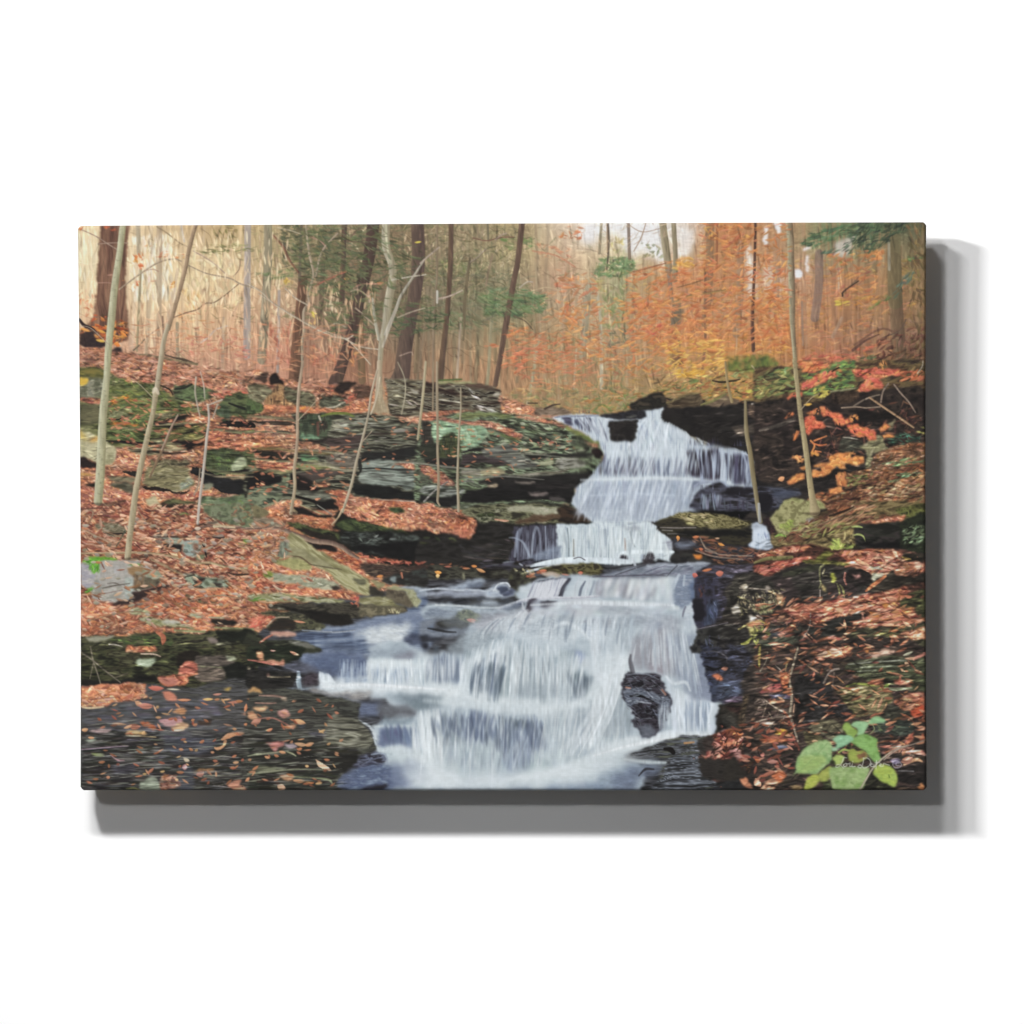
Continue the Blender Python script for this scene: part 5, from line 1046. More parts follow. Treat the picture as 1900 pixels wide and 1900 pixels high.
PICTURE.append('''
@g
R 1d1d1f,3a3c42,56585e,2c2c30 sx=40 sy=6 so=1 | 560,1120 700,1100 760,1090 800,1070 900,1055 960,1060 1300,1040 1310,1060 1300,1150 1340,1260 1380,1290 1400,1380 1300,1400 1280,1474 138,1474 138,1250 420,1200
# ===== water, upper falls
V 9aa6b4,b4c0cc,ccd8de,a8b4c4 sx=3.2 sy=90 so=1 wp=2 sm=0 | 1020,775 1045,771 1080,768 1110,772 1150,766 1200,762 1230,755 1227,780 1262,795 1300,822 1345,832 1385,838 1396,856 1398,905 1340,912 1300,908 1292,945 1230,968 1100,972 1060,935 1068,905 1100,880 1122,850 1112,820 1060,792
@2 1
B 3a3a4c,56566c so=1 wp=2 | 1510,600 1600,590 1620,680 1560,680
D 3a3c50,50546c,2c2c3c n=30 l=16 wd=1.4 a=82 av=4 al=.75 | 1640,610 1850,610 1850,780 1720,740 1650,660
S 8c94a4 w=3,4,3 | 1440,600 1540,590 1700,590 1900,580
@3 1
S c4ccd4 w=3,3,3 | 100,620 260,625 470,625
B 8c98a8,7c8898 so=2 wp=4 al=.6 | 940,830 1150,860 1190,900 1000,880
D d8e4ea,ccdae2 n=14 l=14 wd=2.4 a=78 av=14 al=.55 | 480,640 740,640 900,720 700,900 480,860
D 8c98a8,98a4b4 n=10 l=14 wd=1.8 a=70 av=14 al=.6 | 480,640 740,650 1100,820 1100,880 480,870
D dce8ee,d0dce4,c4d0d8 n=12 l=18 wd=3 a=80 av=12 al=.6 | 170,870 700,880 700,960 180,980
D 5c6478,6c7488,50505c,747c8c n=20 l=22 wd=2 a=90 av=2 al=.6 | 120,1000 880,1040 880,1240 60,1210
B 504c5c,5c5868 so=3 wp=4 al=.6 | 320,1080 460,1060 460,1220 320,1220
B 5c5c70,6a6c80 so=3 wp=4 al=.6 | 820,1080 920,1040 920,1240 840,1240
D 34303c,44404c,28242e n=30 l=22 wd=2.6 a=90 av=2 al=.8 | 1000,960 1360,940 1370,1270 1020,1240
D 3c3c50,2c2a38,4c4c60 n=30 l=22 wd=2.6 a=90 av=3 al=.8 so=2 | 1490,990 1640,980 1690,1060 1690,1320 1480,1320
S a8b4c8,909cb0 w=5,6,6 al=.9 | 1110,950 1150,1100 1170,1270
S a0acc0 w=4,3,3 al=.9 | 1210,960 1220,1080 1225,1200
S a8b4c4 w=2,4,3 al=.9 | 1270,1000 1290,1180 1290,1260
S a8b4c8,8c98ac w=8,12,14,10 al=.9 so=2 | 1370,950 1400,1050 1400,1200 1400,1290
S a0acbf w=4,3,3 al=.8 | 1600,990 1640,1100 1650,1280
S d4e0e8,c0ccd8 w=3,5,4 al=.8 so=2 | 950,930 990,1000 1000,1200
S c4d0dc w=3,5,5 al=.8 so=2 | 740,960 730,1080 735,1200
S d0dce4 w=5,7,5 al=.7 so=2 | 570,960 580,1050 600,1200
S c8d4dc w=4,6,5 al=.7 so=2 | 230,980 220,1080 210,1200
D 6c7890,5c6480 n=12 l=10 wd=2.4 a=4 av=8 al=.7 | 1180,890 1480,880 1480,920 1200,920
S c8d4e0 w=2,3,2.4 al=.8 so=1.6 | 1360,930 1450,930 1540,945 1560,975
S bcc8d8 w=2,3,2 al=.8 so=1.6 | 1500,990 1600,985 1670,1010
S c8d8e0,b4c4cc w=3,5,5,3 al=.9 so=2 | 0,1260 300,1250 700,1245 1130,1250
D d0dce6,c0ccda,a8b8cc,98a8c0 n=12 l=20 wd=3.4 a=90 av=3 al=.5 | 0,1270 1000,1270 1060,1583 0,1583
D 8494ac,94a0b8 n=7 l=16 wd=2.6 a=90 av=4 al=.6 | 20,1330 1060,1290 1060,1583 20,1583
B 8490a0,7c8898 so=3 wp=5 al=.5 | 540,1330 640,1330 640,1440 560,1440
D c8d4e4,c0cce0 n=10 l=14 wd=2 a=0 av=4 al=.6 | 60,1340 560,1340 560,1480 60,1480
S c8d8dc w=2,4,3 al=.7 so=2 | 820,1450 950,1420 1120,1400
B 4c5468,5c647c so=2 wp=4 al=.8 | 1060,1260 1130,1260 1130,1340 1060,1340
K x=1 y=4 so=1 | 0,600 160,640 170,860 470,870 480,620 600,560 720,620 900,720 1100,840 1400,880 1560,960 1680,1020 1690,1320 1400,1260 1060,1270 1060,1583 0,1583 0,1230 100,1080 130,900
@w 763 656 1.9689
B 929cac,9ea8b6 so=4 wp=7 al=.6 | 640,470 1040,470 1010,600 620,600
F 5c6070,4c4c5c,6c7080 n=40 wd=2 al=.6 so=2 | 590,235 640,235 690,240 640,285 690,300 720,320
F c8d2dc,d8e0e8 n=30 wd=2.4 al=.6 so=2 | 600,230 660,232 720,240 640,280 690,300 720,330
F d4dee6,dfe8ee,ccd8e0 n=70 wd=3 al=.6 so=2.4 cv=1.5 | 830,240 900,230 960,260 1060,320 740,330 860,340 960,340 1090,335
F 5c6478,6c7488,747c90,504c5c n=90 wd=3 al=.6 so=2.4 | 720,380 800,380 900,380 1040,370 700,445 820,448 900,448 1040,450
F ccd8e0,d8e2ea,c0ccd8 n=130 wd=3 al=.55 so=2.4 | 720,330 860,330 960,335 1070,345 700,445 820,448 940,448 1050,450
F 3c3a48,2c2a38,4c4c5c n=50 wd=3 al=.7 so=2 | 1050,370 1120,360 1180,370 1060,450 1120,455 1180,460
F a8b4c8,b8c4d4,98a4b8 n=50 wd=2.2 al=.7 so=2 | 1050,350 1120,345 1200,350 1240,370 1060,450 1120,455 1190,465 1240,485
S c8d4e0 w=5,8,10,8 so=3 al=.7 | 1135,350 1140,400 1140,470
F d0dae6,c0ccdc,d8e2ec n=130 wd=3.4 al=.5 so=2.6 | 660,460 760,458 900,458 1040,458 590,600 720,612 860,612 1000,590
F 8c96a6,98a2b0,848e9e n=60 wd=4 al=.5 so=3 | 660,490 760,480 900,480 1040,480 600,600 720,612 860,612 1000,590
S d4dee4 w=3,5,6,5 so=2.4 al=.8 | 620,462 780,458 920,455 1050,460
S bcc8d8 w=3,5,4 so=2.4 al=.6 | 640,520 800,512 960,518
K x=0 y=2 al=.7 | 600,240 720,240 740,330 960,260 1060,320 1240,370 1240,480 1040,600 600,600
@3 1
R 1c1c20,2a2a30,141417 sx=14 sy=10 | 60,580 400,520 540,530 560,590 480,620 330,620 180,610 100,600
R 1a1818,2c2826,141314 sx=16 sy=12 so=1 | 165,650 230,635 460,630 470,680 440,850 340,860 200,850 180,800
S 3c3a3c w=2 al=.7 | 230,790 280,785
P 6c6c64,54544c so=1 | 350,590 460,580 440,600 370,605
# wet step rocks right of the fall
R 1c1a1e,383844,585a6a,242226 sx=24 sy=5 | 1080,1460 1130,1400 1240,1330 1360,1290 1460,1340 1660,1340 1900,1370 1900,1583 1080,1583
S 9ca4b8,7c8498 w=3,5,4,2 al=.85 so=2 | 1080,1340 1160,1300 1260,1290 1340,1290
S 9ca8bc w=2,5,4 al=.8 so=2 | 1360,1280 1400,1300 1460,1350
D 8c96a8,9ca6b8,6c7484 n=22 l=16 wd=1.8 a=90 av=4 al=.75 | 1140,1420 1360,1420 1400,1583 1140,1583
B 16141a,201e26 so=1.6 wp=3 al=.9 | 1390,1410 1500,1350 1640,1360 1720,1400 1600,1440 1420,1430
S 747484,585864 w=2,4,3 al=.8 so=2 | 1400,1480 1540,1480 1690,1520
D 585c6c,3c3c48 n=14 l=14 wd=1.6 a=90 av=4 al=.7 | 1400,1480 1700,1500 1700,1583 1400,1583
B 15131a,1c1a20 so=1 | 1760,1400 1900,1420 1900,1583 1780,1583
@4 1
B 3c4250,50566a so=2 wp=3 al=.85 | 180,1370 400,1380 420,1430 300,1460 200,1440
@2 2
# middle falls base
V 2e2c38,50505e,3c3a48,282630 sx=3 sy=60 sm=0 | 990,240 1120,230 1300,220 1500,225 1520,600 1200,600 1040,620 960,640 940,560 1010,420 990,330
@3 2
V a4b0bc,c4d2d8,d4e0e4,b0bcc8 sx=3.4 sy=70 so=1.2 | -380,210 -100,220 0,200 300,190 620,200 700,290 840,380 840,490 860,520 830,620 700,600 300,650 0,650 -330,640 -380,600
S 8c98a4 w=5,6,6 al=.7 so=2 | 130,280 135,420 130,570
S 8c94a0 w=3,4,4 al=.6 so=2 | 80,300 75,450 80,560
S a8968c w=3,4,3 al=.8 so=1.5 | 340,370 345,440 350,500
S 7c8488 w=3,3,2 al=.6 so=2 | 400,300 420,400 450,460
S 8c9898 w=3,3 al=.6 so=2 | 500,290 510,330
S 746c7c w=3,3 al=.7 so=2 | 860,400 750,420
B 8c909c,a0a4b0 so=2 al=.8 | 740,400 850,400 840,490 760,480
D 7c8490,9098a4 n=14 l=10 wd=1.6 a=4 av=5 al=.7 | 180,195 560,200 560,225 180,225
B 949aa0,888c94 so=2 wp=4 al=.6 | 280,230 500,240 480,280 320,275
S e4ecf0,d0dce4 w=4,7,8,5 al=.9 so=2 | -700,720 -300,640 200,600 280,640
S dce8ec w=3,7,8,4 al=.9 so=2 | 340,560 380,520 600,510 860,515
S dce8ee w=3,5,5,3 al=.9 so=2 | 260,610 300,530 400,515 480,515
R 242026,3c383e sx=8 sy=6 | 285,570 300,545 350,545 370,580 350,630 290,620
R 302c30,4c484e sx=8 sy=6 so=1.4 | 530,560 560,520 620,520 650,560 640,630 540,640
S c4ccd4 w=4,5,5 al=.9 so=2 | 420,580 440,620 450,650
D 8c949c,b0b8c0 n=20 l=9 wd=1.6 a=-16 av=8 al=.7 | 640,540 830,540 830,580 660,620
@2 2
K x=0 y=2 | -380,220 700,200 820,400 820,560 0,600 -380,620
# individual strands
S 8c94a4,646c7c w=2,4,3,2 so=2 al=.7 | 1085,260 1070,300 1050,400 1040,600
S 8c94a4 w=4,5,5 so=1.6 al=.7 | 1060,270 1030,350 1010,560
S 98a0ae,747c8c w=6,5,5,4 so=2 al=.75 | 1240,250 1215,320 1195,450 1190,590
S 949cac w=5,4,3,2 so=2 al=.6 | 1255,260 1275,330 1285,460 1290,580
S 949cac w=2,2,2 so=1.4 al=.9 | 1335,240 1340,400 1345,580
S 98a4b2,808898 w=2,3,4,5,4 so=2 al=.8 | 950,360 1020,365 1085,400 1120,450 1180,580
S 6c7484 w=3,8,12 al=.6 so=3 | 1180,560 1350,520 1500,480
B 707c90,8c98a8 so=3 wp=3 al=.7 | 1060,600 1200,560 1350,480 1500,460 1500,600 1200,620
V a8b8c0,ccd8dc,b4c4cc,9ca8b4 sx=2.6 sy=70 so=1.2 sm=0 | 1490,240 1600,235 1900,240 1900,620 1500,600
S 6c7880 w=2,3,3 so=1.4 al=.8 | 1570,260 1585,400 1585,590
S 7a7468 w=3,4,4 so=1.4 al=.8 | 1640,380 1640,480 1640,560
S 9098a4 w=2,3,3 so=1.4 al=.7 | 1760,300 1770,450 1770,570
S dce8ec,c4d0d8 w=3,8,12,12,10 so=2 | 1180,670 1300,640 1500,610 1700,600 1900,610
S b8a4a4 w=2 al=.6 so=2 | 1450,645 1620,635
@w 763 656 1.9689
F d0dce0,dfe8ea,c4d0d6 n=130 wd=2.8 al=.6 so=2 | 550,640 700,632 900,640 930,680 548,750 700,752 860,745 950,735
F 8c98a0,7c8890,98a4ac n=40 wd=2.6 al=.5 so=2 | 550,640 700,635 900,640 548,745 700,750 900,740
F 8c98ac,a4b0c0 n=30 wd=2 al=.6 so=2 | 380,650 470,640 540,640 380,750 460,755 540,755
S d8e4ea,c8d4dc w=3,8,11,10,8 so=2.4 al=.9 | 420,775 520,762 640,755 760,758 800,762
@2 2
S 4c4850 w=2,2,2 al=.8 | 1640,585 1700,570 1760,600
R 2c2a34,4c4c5a,1c1a20 sx=12 sy=5 | 1060,600 1200,580 1220,640 1100,660 1060,650
B b4bcc8,8c94a4 so=1.6 al=.8 | 880,620 940,615 940,670 880,670
S b8c0cc w=3,3 so=1.6 al=.8 | 1060,640 1090,660
R 1e1c22,38363e,50505c sx=24 sy=4 | 560,660 760,650 900,640 1060,660 1180,680 1000,700 900,760 700,760 500,720
D 50505c,6c6c7c,34323a n=14 l=12 wd=1.8 a=0 av=6 al=.7 | 640,600 1060,620 1000,700 640,760
D 7c3c2c,8c5440,a05c40 n=14 l=6 wd=1.8 a=0 av=14 al=.8 | 0,600 340,640 700,680 700,740 300,700 0,650
R 1a1816,34322a,4c4c40,262420 sx=20 sy=6 | 0,640 340,660 700,690 920,700 950,790 700,800 440,800 0,800
L d88848 h=3 | 540,665 610,670
L c89060 h=3.4 | 590,690 700,735
L e0984c h=4 | 150,730 230,740
L e8c080 h=4 | 160,770 210,770
L c88058 h=2 | 440,690 540,690
L b86c58 h=2 | 250,670 340,670
P 7c7c64,94947c so=1 | 440,740 470,735 475,800 450,805
R 262019,4a4428,6c6844,342e20 sx=14 sy=6 | 1280,690 1400,660 1560,640 1900,645 1900,760 1500,760 1480,790 1300,740
R 1f1b17,34342c,4c4c38 sx=10 sy=10 | 940,730 1000,690 1120,740 1170,780 1240,790 1160,860 1130,1000 1010,990 950,880
D a09c7c,8c8c6c,b8b08c n=30 l=5 wd=2.4 a=20 av=40 al=.85 | 960,690 1200,690 1240,740 1100,760 1000,710
D b87858,c89070,a05c44 n=34 l=6 wd=1.8 a=-6 av=20 | 1120,780 1270,700 1360,720 1300,760 1140,800
L d07858 h=2.4 | 1260,715 1360,710
L c46c50 h=4 | 1680,740 1740,740
L b86850 h=2 | 1500,750 1600,765
P c0b0a0,a89888 so=1 | 1300,740 1400,720 1510,770 1480,790 1360,780
@g
K x=1 y=3 al=.6 so=3 | 1060,780 1300,830 1395,850 1395,900 1300,960 1060,965
''')
PICTURE.append('''
@g
# ===== lower stream
@1 2
V 3c465c,5a6880,707e96,8c98a8 a=86 sx=4 sy=50 so=2 | 480,1390 640,1350 780,1320 1100,1290 1400,1200 1640,1180 1720,1100 1780,1000 1900,950 1900,1583 720,1583 600,1480 500,1460
B 6c7890,8490a4 so=4 wp=6 al=.8 | 1050,1340 1180,1270 1500,1200 1900,1130 1900,1300 1200,1400
B b4bec8,ccd4d8,c4ccd0 so=5 wp=9 | 1180,1370 1300,1320 1500,1290 1760,1300 1740,1380 1650,1470 1720,1530 1560,1583 1400,1560 1240,1460 1120,1410
B 343a4c,4c5468 so=3 wp=5 al=.9 | 1680,1400 1900,1370 1900,1460 1740,1500 1660,1480
B 2c3040,444c60 so=2 wp=4 al=.9 | 1850,1500 1900,1480 1900,1560 1860,1540
B 4a5468,5c687c so=4 wp=6 al=.8 | 780,1500 1080,1510 1180,1560 900,1583
B a0acb8,b8c4cc so=4 wp=6 al=.8 | 1500,1480 1900,1520 1900,1583 1350,1583
S 8c98a8,6c7890 w=3,5,3 so=2 al=.8 | 640,1340 900,1340 1200,1300
S a4b0bc w=3,6,8 so=3 al=.8 | 1620,900 1760,890 1900,960
B 8c98a4,a4aeb8 so=3 wp=5 al=.8 | 1600,900 1700,860 1900,880 1900,1000 1780,1000
@2 2
B 8c98a8,a8b4c0 so=2 wp=4 | 300,880 460,850 560,800 620,795 700,820 600,870 500,920 300,910
B 5c6474,748090 so=2 wp=3 | 500,860 660,850 640,900 520,910
S c8d0d8,a8b4c0 w=3,4,4,5,4 so=2 | 0,925 200,905 400,920 620,925 760,960
B 8c94a4,a4acb8 so=2.5 wp=4 | 20,950 260,930 640,930 760,960 700,1000 300,990 20,980
R 14161a,2a2c34,1c1a18 sx=20 sy=5 | 130,1020 300,1010 640,1010 1000,1010 1100,1010 900,1060 640,1080 380,1080 150,1050
B b0b8c0,98a4b0 so=2 al=.9 | 650,1030 800,1035 810,1080 660,1080
B c0c8d0,9ca8b8 so=2 wp=3 | 700,920 800,860 900,850 950,870 990,940 980,990 780,1010 700,990
B 3c4456,4c5468 so=1.6 wp=3 | 820,890 920,870 940,910 850,950
B 444a5c,586078 so=1.6 wp=3 | 860,950 980,900 1000,960 900,990
S ccd4dc w=2,3,3 so=1.6 | 780,930 830,860 920,845 955,880
B 9caab4,b0bcc4 so=3 wp=5 | 0,1100 200,1070 560,1090 800,1120 1000,1130 1200,1150 1000,1200 700,1180 300,1210 40,1230
B 5c6474,788494 so=3 wp=4 al=.8 | 40,1150 200,1120 380,1130 360,1190 60,1210
S d0d8dc w=3,4,4,3 so=2 al=.9 | 160,1080 420,1090 640,1110 880,1110
R 2a2c1c,4c5030,6a6c44,24241a sx=10 sy=6 | 390,1150 460,1130 540,1140 640,1190 660,1220 600,1260 400,1270
R 1a1a18,2e2c28,242420 sx=20 sy=5 | 170,1280 250,1240 400,1230 560,1280 600,1300 480,1320 240,1310
L c86c58 h=4 | 490,1240 600,1250
L d08c70 h=3 | 540,1225 580,1280
B 7c8490,6c7480 so=2.5 wp=4 | 0,1250 200,1220 180,1260 100,1320 200,1340 600,1320 640,1360 300,1420 0,1400
S 26282c w=2,5,4,2 so=1.6 | 80,1330 180,1345 280,1365 380,1370
R 22242a,343640 sx=14 sy=6 so=2 | 0,1400 60,1410 180,1430 200,1460 40,1475 0,1470
B 1c1e28,2c2e38 so=2 wp=3 | 20,1490 80,1480 100,1540 40,1560
@g
# main lower cascade
V 98a6b0,acbac4,bcc8d0,c6d0d6 sx=34 sy=22 so=3 wp=5 sm=0 b=.5 ct=1.8 | 985,1080 1000,1072 1060,1068 1100,1070 1200,1072 1290,1062 1282,1110 1290,1150 1300,1200 1312,1240 1316,1270 1345,1300 1332,1322 1325,1365 1240,1366 1190,1385 1150,1408 1200,1420 1190,1474 725,1474 715,1420 700,1390 690,1345 735,1330 720,1300 650,1290 585,1278 600,1262 640,1248 680,1225 700,1195 740,1188 790,1212 860,1208 870,1160 900,1150 960,1140 975,1120 950,1100
# upper right glide
@3 2
B 6c7480,848c98,7c7c8c so=2 wp=3 | 100,760 300,700 560,650 820,630 1220,620 1240,650 1080,760 900,780 500,790 100,790
B 9ca4b0,aab2bc so=1.6 al=.8 | 560,650 1200,620 1210,650 900,670 600,700
S 3c3c44 w=1.5,2.4,1.5 al=.7 | 240,760 420,700 570,650
S 3c3c44 w=1.5,2.4 al=.7 | 780,790 830,730 900,660
S 4c4c58 w=2,3,2 al=.8 so=1.6 | 0,780 300,770 640,760 780,770
D 4c5060,5c6070 n=10 l=12 wd=1.4 a=-14 av=10 al=.6 | 150,740 560,660 1060,640 1060,740 600,780
R 1e1d22,3c3e50,5a5c70 sx=20 sy=4 | 1060,770 1240,660 1640,660 1560,740 1480,790 1440,840 1160,850 1080,830
R 191a1c,2c2a28,343430 sx=14 sy=6 | 820,600 860,530 1000,520 1140,540 1240,600 1230,620 860,625
@2 2
R 201e24,3a3c48,565c68 sx=5 sy=16 a=20 so=1.6 | 1220,830 1360,800 1580,790 1600,820 1500,980 1460,990 1560,850
V a4a8b8,c4c8d0,d0d4dc,b0b6c2 sx=3 sy=60 a=20 so=1.4 | 1190,940 1230,860 1340,820 1440,800 1570,800 1500,900 1440,1000 1160,1010
S b0b4c0,8c90a0 w=3,4,3 so=1.4 | 1215,840 1185,910 1150,990
S 2c2a34,4a4c5a w=5,7,8 so=2 al=.85 | 1590,810 1530,890 1500,980
S b8c0c8 w=3,4,4 so=1.6 al=.9 | 1700,800 1660,890 1650,980
S 5c6474 w=3,5,5 so=2 al=.8 | 1760,830 1720,900 1700,980
S c4ccd4 w=3,4 so=1.6 al=.9 | 1820,800 1760,960
S 6c7484 w=3,4,4 so=2 al=.6 | 1860,830 1830,920 1810,980
S d0d4dc,b8bcc8 w=5,8,6,4 so=2.4 | 840,1120 1000,1070 1160,1020 1500,1000
S ccd0d8,a8acb8 w=3,5,4 so=2 | 1440,1005 1700,1000 1900,985
B 3c4458,5c6478 so=2.4 wp=3 | 860,1130 960,1090 1100,1050 1080,1100 960,1140
R 28242c,44404c sx=8 sy=6 so=1.4 | 1130,1070 1160,1030 1230,1020 1240,1060 1180,1150 1130,1160
R 24222a,3c3a44 sx=14 sy=4 so=1.4 | 1270,1050 1340,1030 1440,1040 1460,1050 1380,1090 1290,1110
B a4acb8,8c94a4 so=2 al=.8 | 1180,1060 1250,1030 1270,1100 1220,1150
S ccd0d8 w=3,4,3 so=2 al=.8 | 1090,1060 1100,1120 1130,1160
B 8c8890,a8a4ac so=6 wp=8 al=.7 | 700,1190 1100,1160 1300,1200 1000,1300 740,1370 600,1330
B 7c8490,949ca8 so=6 wp=7 al=.65 | 1080,1290 1340,1240 1420,1280 1340,1380 1100,1380
B b4b4be,c8c8d0 so=5 wp=7 al=.7 | 1500,1040 1900,1000 1900,1090 1560,1090
B 94a0b0,a8b4c0 so=5 wp=7 al=.6 | 1600,1090 1850,1080 1800,1140 1600,1150
S 747480,8c8c98 w=2,5,8 so=3 al=.7 | 1700,1270 1800,1250 1900,1260
B 98a4c0,a8b4cc so=5 wp=7 al=.5 | 1700,1300 1900,1290 1900,1400 1760,1400
@3 2
D 9c98a0,84848c,a8a8b0 n=22 l=18 wd=1.6 a=112 av=5 al=.6 so=2 | 0,800 500,780 700,800 700,1040 0,970
S 74747c w=2,4,3 so=1.6 al=.85 | 400,810 360,890 320,990
S 747880 w=2,4,4 so=1.6 al=.8 | 490,790 440,900 400,1010
S 8c9098 w=2,3,3 so=1.6 al=.7 | 260,800 230,860 200,930
S 9098a0 w=2,3 so=1.6 al=.7 | 160,790 110,900
S 98a0ac w=4,6,5 so=3 al=.6 | 600,880 590,960 570,1030
S 98a4b0 w=6,8,6 so=3 al=.6 | 700,870 690,950 670,1040
D dce2e4,d4dce0,e2e6ea n=14 l=16 wd=2.4 a=100 av=5 al=.55 so=3 | 100,800 860,780 860,1060 100,1000
B 8490a4,707c90,949cac so=3 wp=4 al=.9 | 860,900 920,760 1040,740 1080,780 1100,1000 1060,1050 960,1110 860,1060
S b8c4d0 w=5,6,5 so=2.4 al=.8 | 920,760 880,840 860,900
S c0ccd8 w=4,4 so=2 al=.7 | 980,770 970,870
B 50607c,5c6c88 so=2 wp=3 al=.8 | 1040,850 1090,800 1100,1000 1050,1020
B c8d0d8,b4c0cc so=2.4 wp=3 | 960,1250 1000,1130 1060,1060 1070,1200 1080,1300 1000,1300
S 6c6c7c w=3,4,3 so=2 al=.8 | 990,1100 970,1150 960,1200
S d0d8dc,c0ccd0 w=8,14,14,8 so=4 al=.9 | 0,1060 300,1070 600,1080 900,1110
B 8c9098,a0a4ac so=5 wp=6 al=.7 | 0,1120 400,1110 680,1130 500,1170 0,1170
S 6c6c74 w=2,4,2 so=2 al=.8 | 400,1140 370,1165 340,1190
B 8c888f,a09ca4 so=4 wp=5 al=.8 | 0,1250 150,1230 260,1240 160,1300 0,1290
B 8c8488,9c949c so=5 wp=7 al=.75 | 700,1260 800,1220 920,1230 900,1320 760,1340 680,1400
B 9ca8c0,8c98b4 so=5 wp=7 al=.5 | 560,1240 720,1220 700,1400 560,1400
S c8ccd8 w=4,6,4 so=3 al=.7 | 720,1230 560,1340 500,1500
B a4b0b8,94a4ac so=6 wp=8 al=.5 | 250,1400 700,1420 760,1540 300,1583
@3 3
S c8d4dc w=6,8,5 so=3 al=.8 | 700,-10 860,20 1100,100
B 747c94,8890a8 so=4 wp=6 al=.8 | 800,60 1100,60 1180,150 1230,330 1240,400 1340,400 1300,580 1180,560 1060,420 960,300 880,140
B 9498a0,848890 so=5 wp=6 al=.8 | 440,60 700,30 900,80 960,230 900,310 760,300 740,260 480,220
B 9c9098,8c828c so=4 wp=5 al=.7 | 600,160 760,100 800,240 720,290 600,250
S c4d0dc w=4,6,8,6 so=3 al=.8 | 800,340 830,500 850,600 870,900
B ccd8e0,c0ccd8 so=4 wp=6 al=.8 | 780,310 880,340 970,340 900,400 820,420
D d0dae4,bcc8d8,d8e2ea n=24 l=20 wd=2.4 a=92 av=6 al=.6 so=3 | 860,540 1140,500 1180,590 1330,600 1290,930 860,900
D 8c9cb4,98a4b8 n=12 l=16 wd=2.4 a=92 av=6 al=.6 so=3 | 1040,640 1230,600 1220,880 1040,880
S d8e2ea,c4d0d8 w=6,9,12,10,8 so=3 | 300,990 600,980 800,930 1000,910 1240,930
B d4dee4,c4d0d6 so=5 wp=6 al=.7 | 0,1030 400,970 860,930 700,1030 400,1100 0,1180
B 9cacb0,8c9ca4 so=6 wp=8 al=.55 | 60,380 220,320 320,500 340,600 260,900 60,960
B 7c8888,8c9898 so=5 wp=6 al=.55 | 180,440 310,420 330,560 200,580
B d0d8e4,c8d0dc so=4 wp=5 al=.8 | 0,260 100,250 160,300 60,400 0,380
S c8d8e0 w=8,12,14,12 so=5 al=.6 | 340,60 300,200 200,360 80,600
K x=2 y=5 al=.7 | 800,30 1150,0 1240,330 1320,600 1300,930 860,900 800,500
# bottom of the foam
B 8c9cac,7c8c9c so=6 wp=8 al=.75 | 0,1240 300,1250 700,1240 800,1260 500,1340 480,1500 0,1500
B 6c7890,5c6478 so=5 wp=7 al=.7 | 220,1400 420,1280 600,1280 700,1330 480,1420 480,1583 200,1583
S c4d0d4 w=4,7,6 so=3 al=.8 | 340,1200 560,1230 800,1240
@2 3
# dark pockets in the lower fan
B 7c8898,6c7a90,8c98ac so=3 wp=5 al=.85 | 60,340 110,150 200,110 340,130 440,200 460,380 380,400 180,360
D 5c687c,64708c n=26 l=14 wd=2.2 a=97 av=4 al=.7 so=3 | 120,130 340,120 330,360 120,350
D b8c4d0 n=10 l=14 wd=2 a=97 av=4 al=.6 so=3 | 70,150 400,150 420,380 70,360
B 5c6c80,748498,8494a8 so=3 wp=5 al=.9 | 590,480 620,320 680,210 860,180 860,350 800,540 660,520
B 54606c,60707c so=3 wp=4 al=.8 | 590,440 680,420 700,520 620,500
D c0ccd4,ccd6dc n=16 l=16 wd=2.4 a=96 av=4 al=.7 so=3 | 640,160 900,160 860,540 700,520
B 94a4a8,88989c so=5 wp=7 al=.7 | 830,300 960,240 980,520 830,530
B 98a8b0,8c9ca4 so=6 wp=7 al=.6 | 1110,420 1240,330 1400,400 1440,560 1160,560
D cdd6da,c4ced4 n=10 l=22 wd=3 a=82 av=14 al=.5 so=4 | 950,140 1560,180 1620,560 960,560
B 64747c,54646c,78868c so=3 wp=4 al=.9 | 1560,250 1680,270 1840,340 1810,480 1750,600 1690,580 1640,400
B 404c58,505c6c so=3 wp=3 al=.9 | 1700,310 1830,350 1790,480 1740,420
B 7484a0,8490ac so=3 wp=4 al=.7 | 1660,380 1720,400 1760,600 1690,590
B 94a4a8,7c8c90 so=4 wp=5 al=.7 | 1450,40 1560,60 1560,150 1470,150
B 8494b4,94a0c0 so=3 wp=4 al=.7 | 1660,40 1740,60 1740,160 1690,150
B 74848c,64747c so=3 wp=4 al=.8 | 450,70 550,50 540,110 480,120
B 54606c,44505c so=3 al=.8 | 140,0 200,0 200,40 150,40
S d8e2e6,ccd8dc w=6,9,10,8,6 so=4 | 0,440 200,400 340,430 560,520 800,560
S d4dee2 w=8,12,12,8 so=5 al=.8 | 560,540 800,580 1000,590 1300,580
B 74848c,64747c,849498 so=5 wp=6 al=.8 | 0,500 140,510 240,520 180,620 80,640 0,680
B 7c8c8c,8c9a9c,74808c so=5 wp=7 al=.8 | 100,740 400,740 460,820 400,960 340,1020 220,1040 160,940
B 74707c,645f6c so=4 wp=5 al=.8 | 180,940 310,930 320,1000 240,1030
B 64708c,54607c,7c88a0 so=4 wp=5 al=.8 | 480,820 580,720 680,760 640,920 560,930
B 8490a8,98a4b8 so=4 wp=5 al=.7 | 480,920 660,860 640,1000 500,1020
B 6c7c94,7c8ca4 so=3 wp=4 al=.8 | 720,880 790,780 820,780 800,950 710,950
B 748484,64747c,84908c so=4 wp=5 al=.85 | 840,860 980,800 1100,780 1200,800 1180,860 960,920 860,920
B 4c585c,5c686c so=4 wp=4 al=.7 | 1000,830 1120,820 1120,890 1010,880
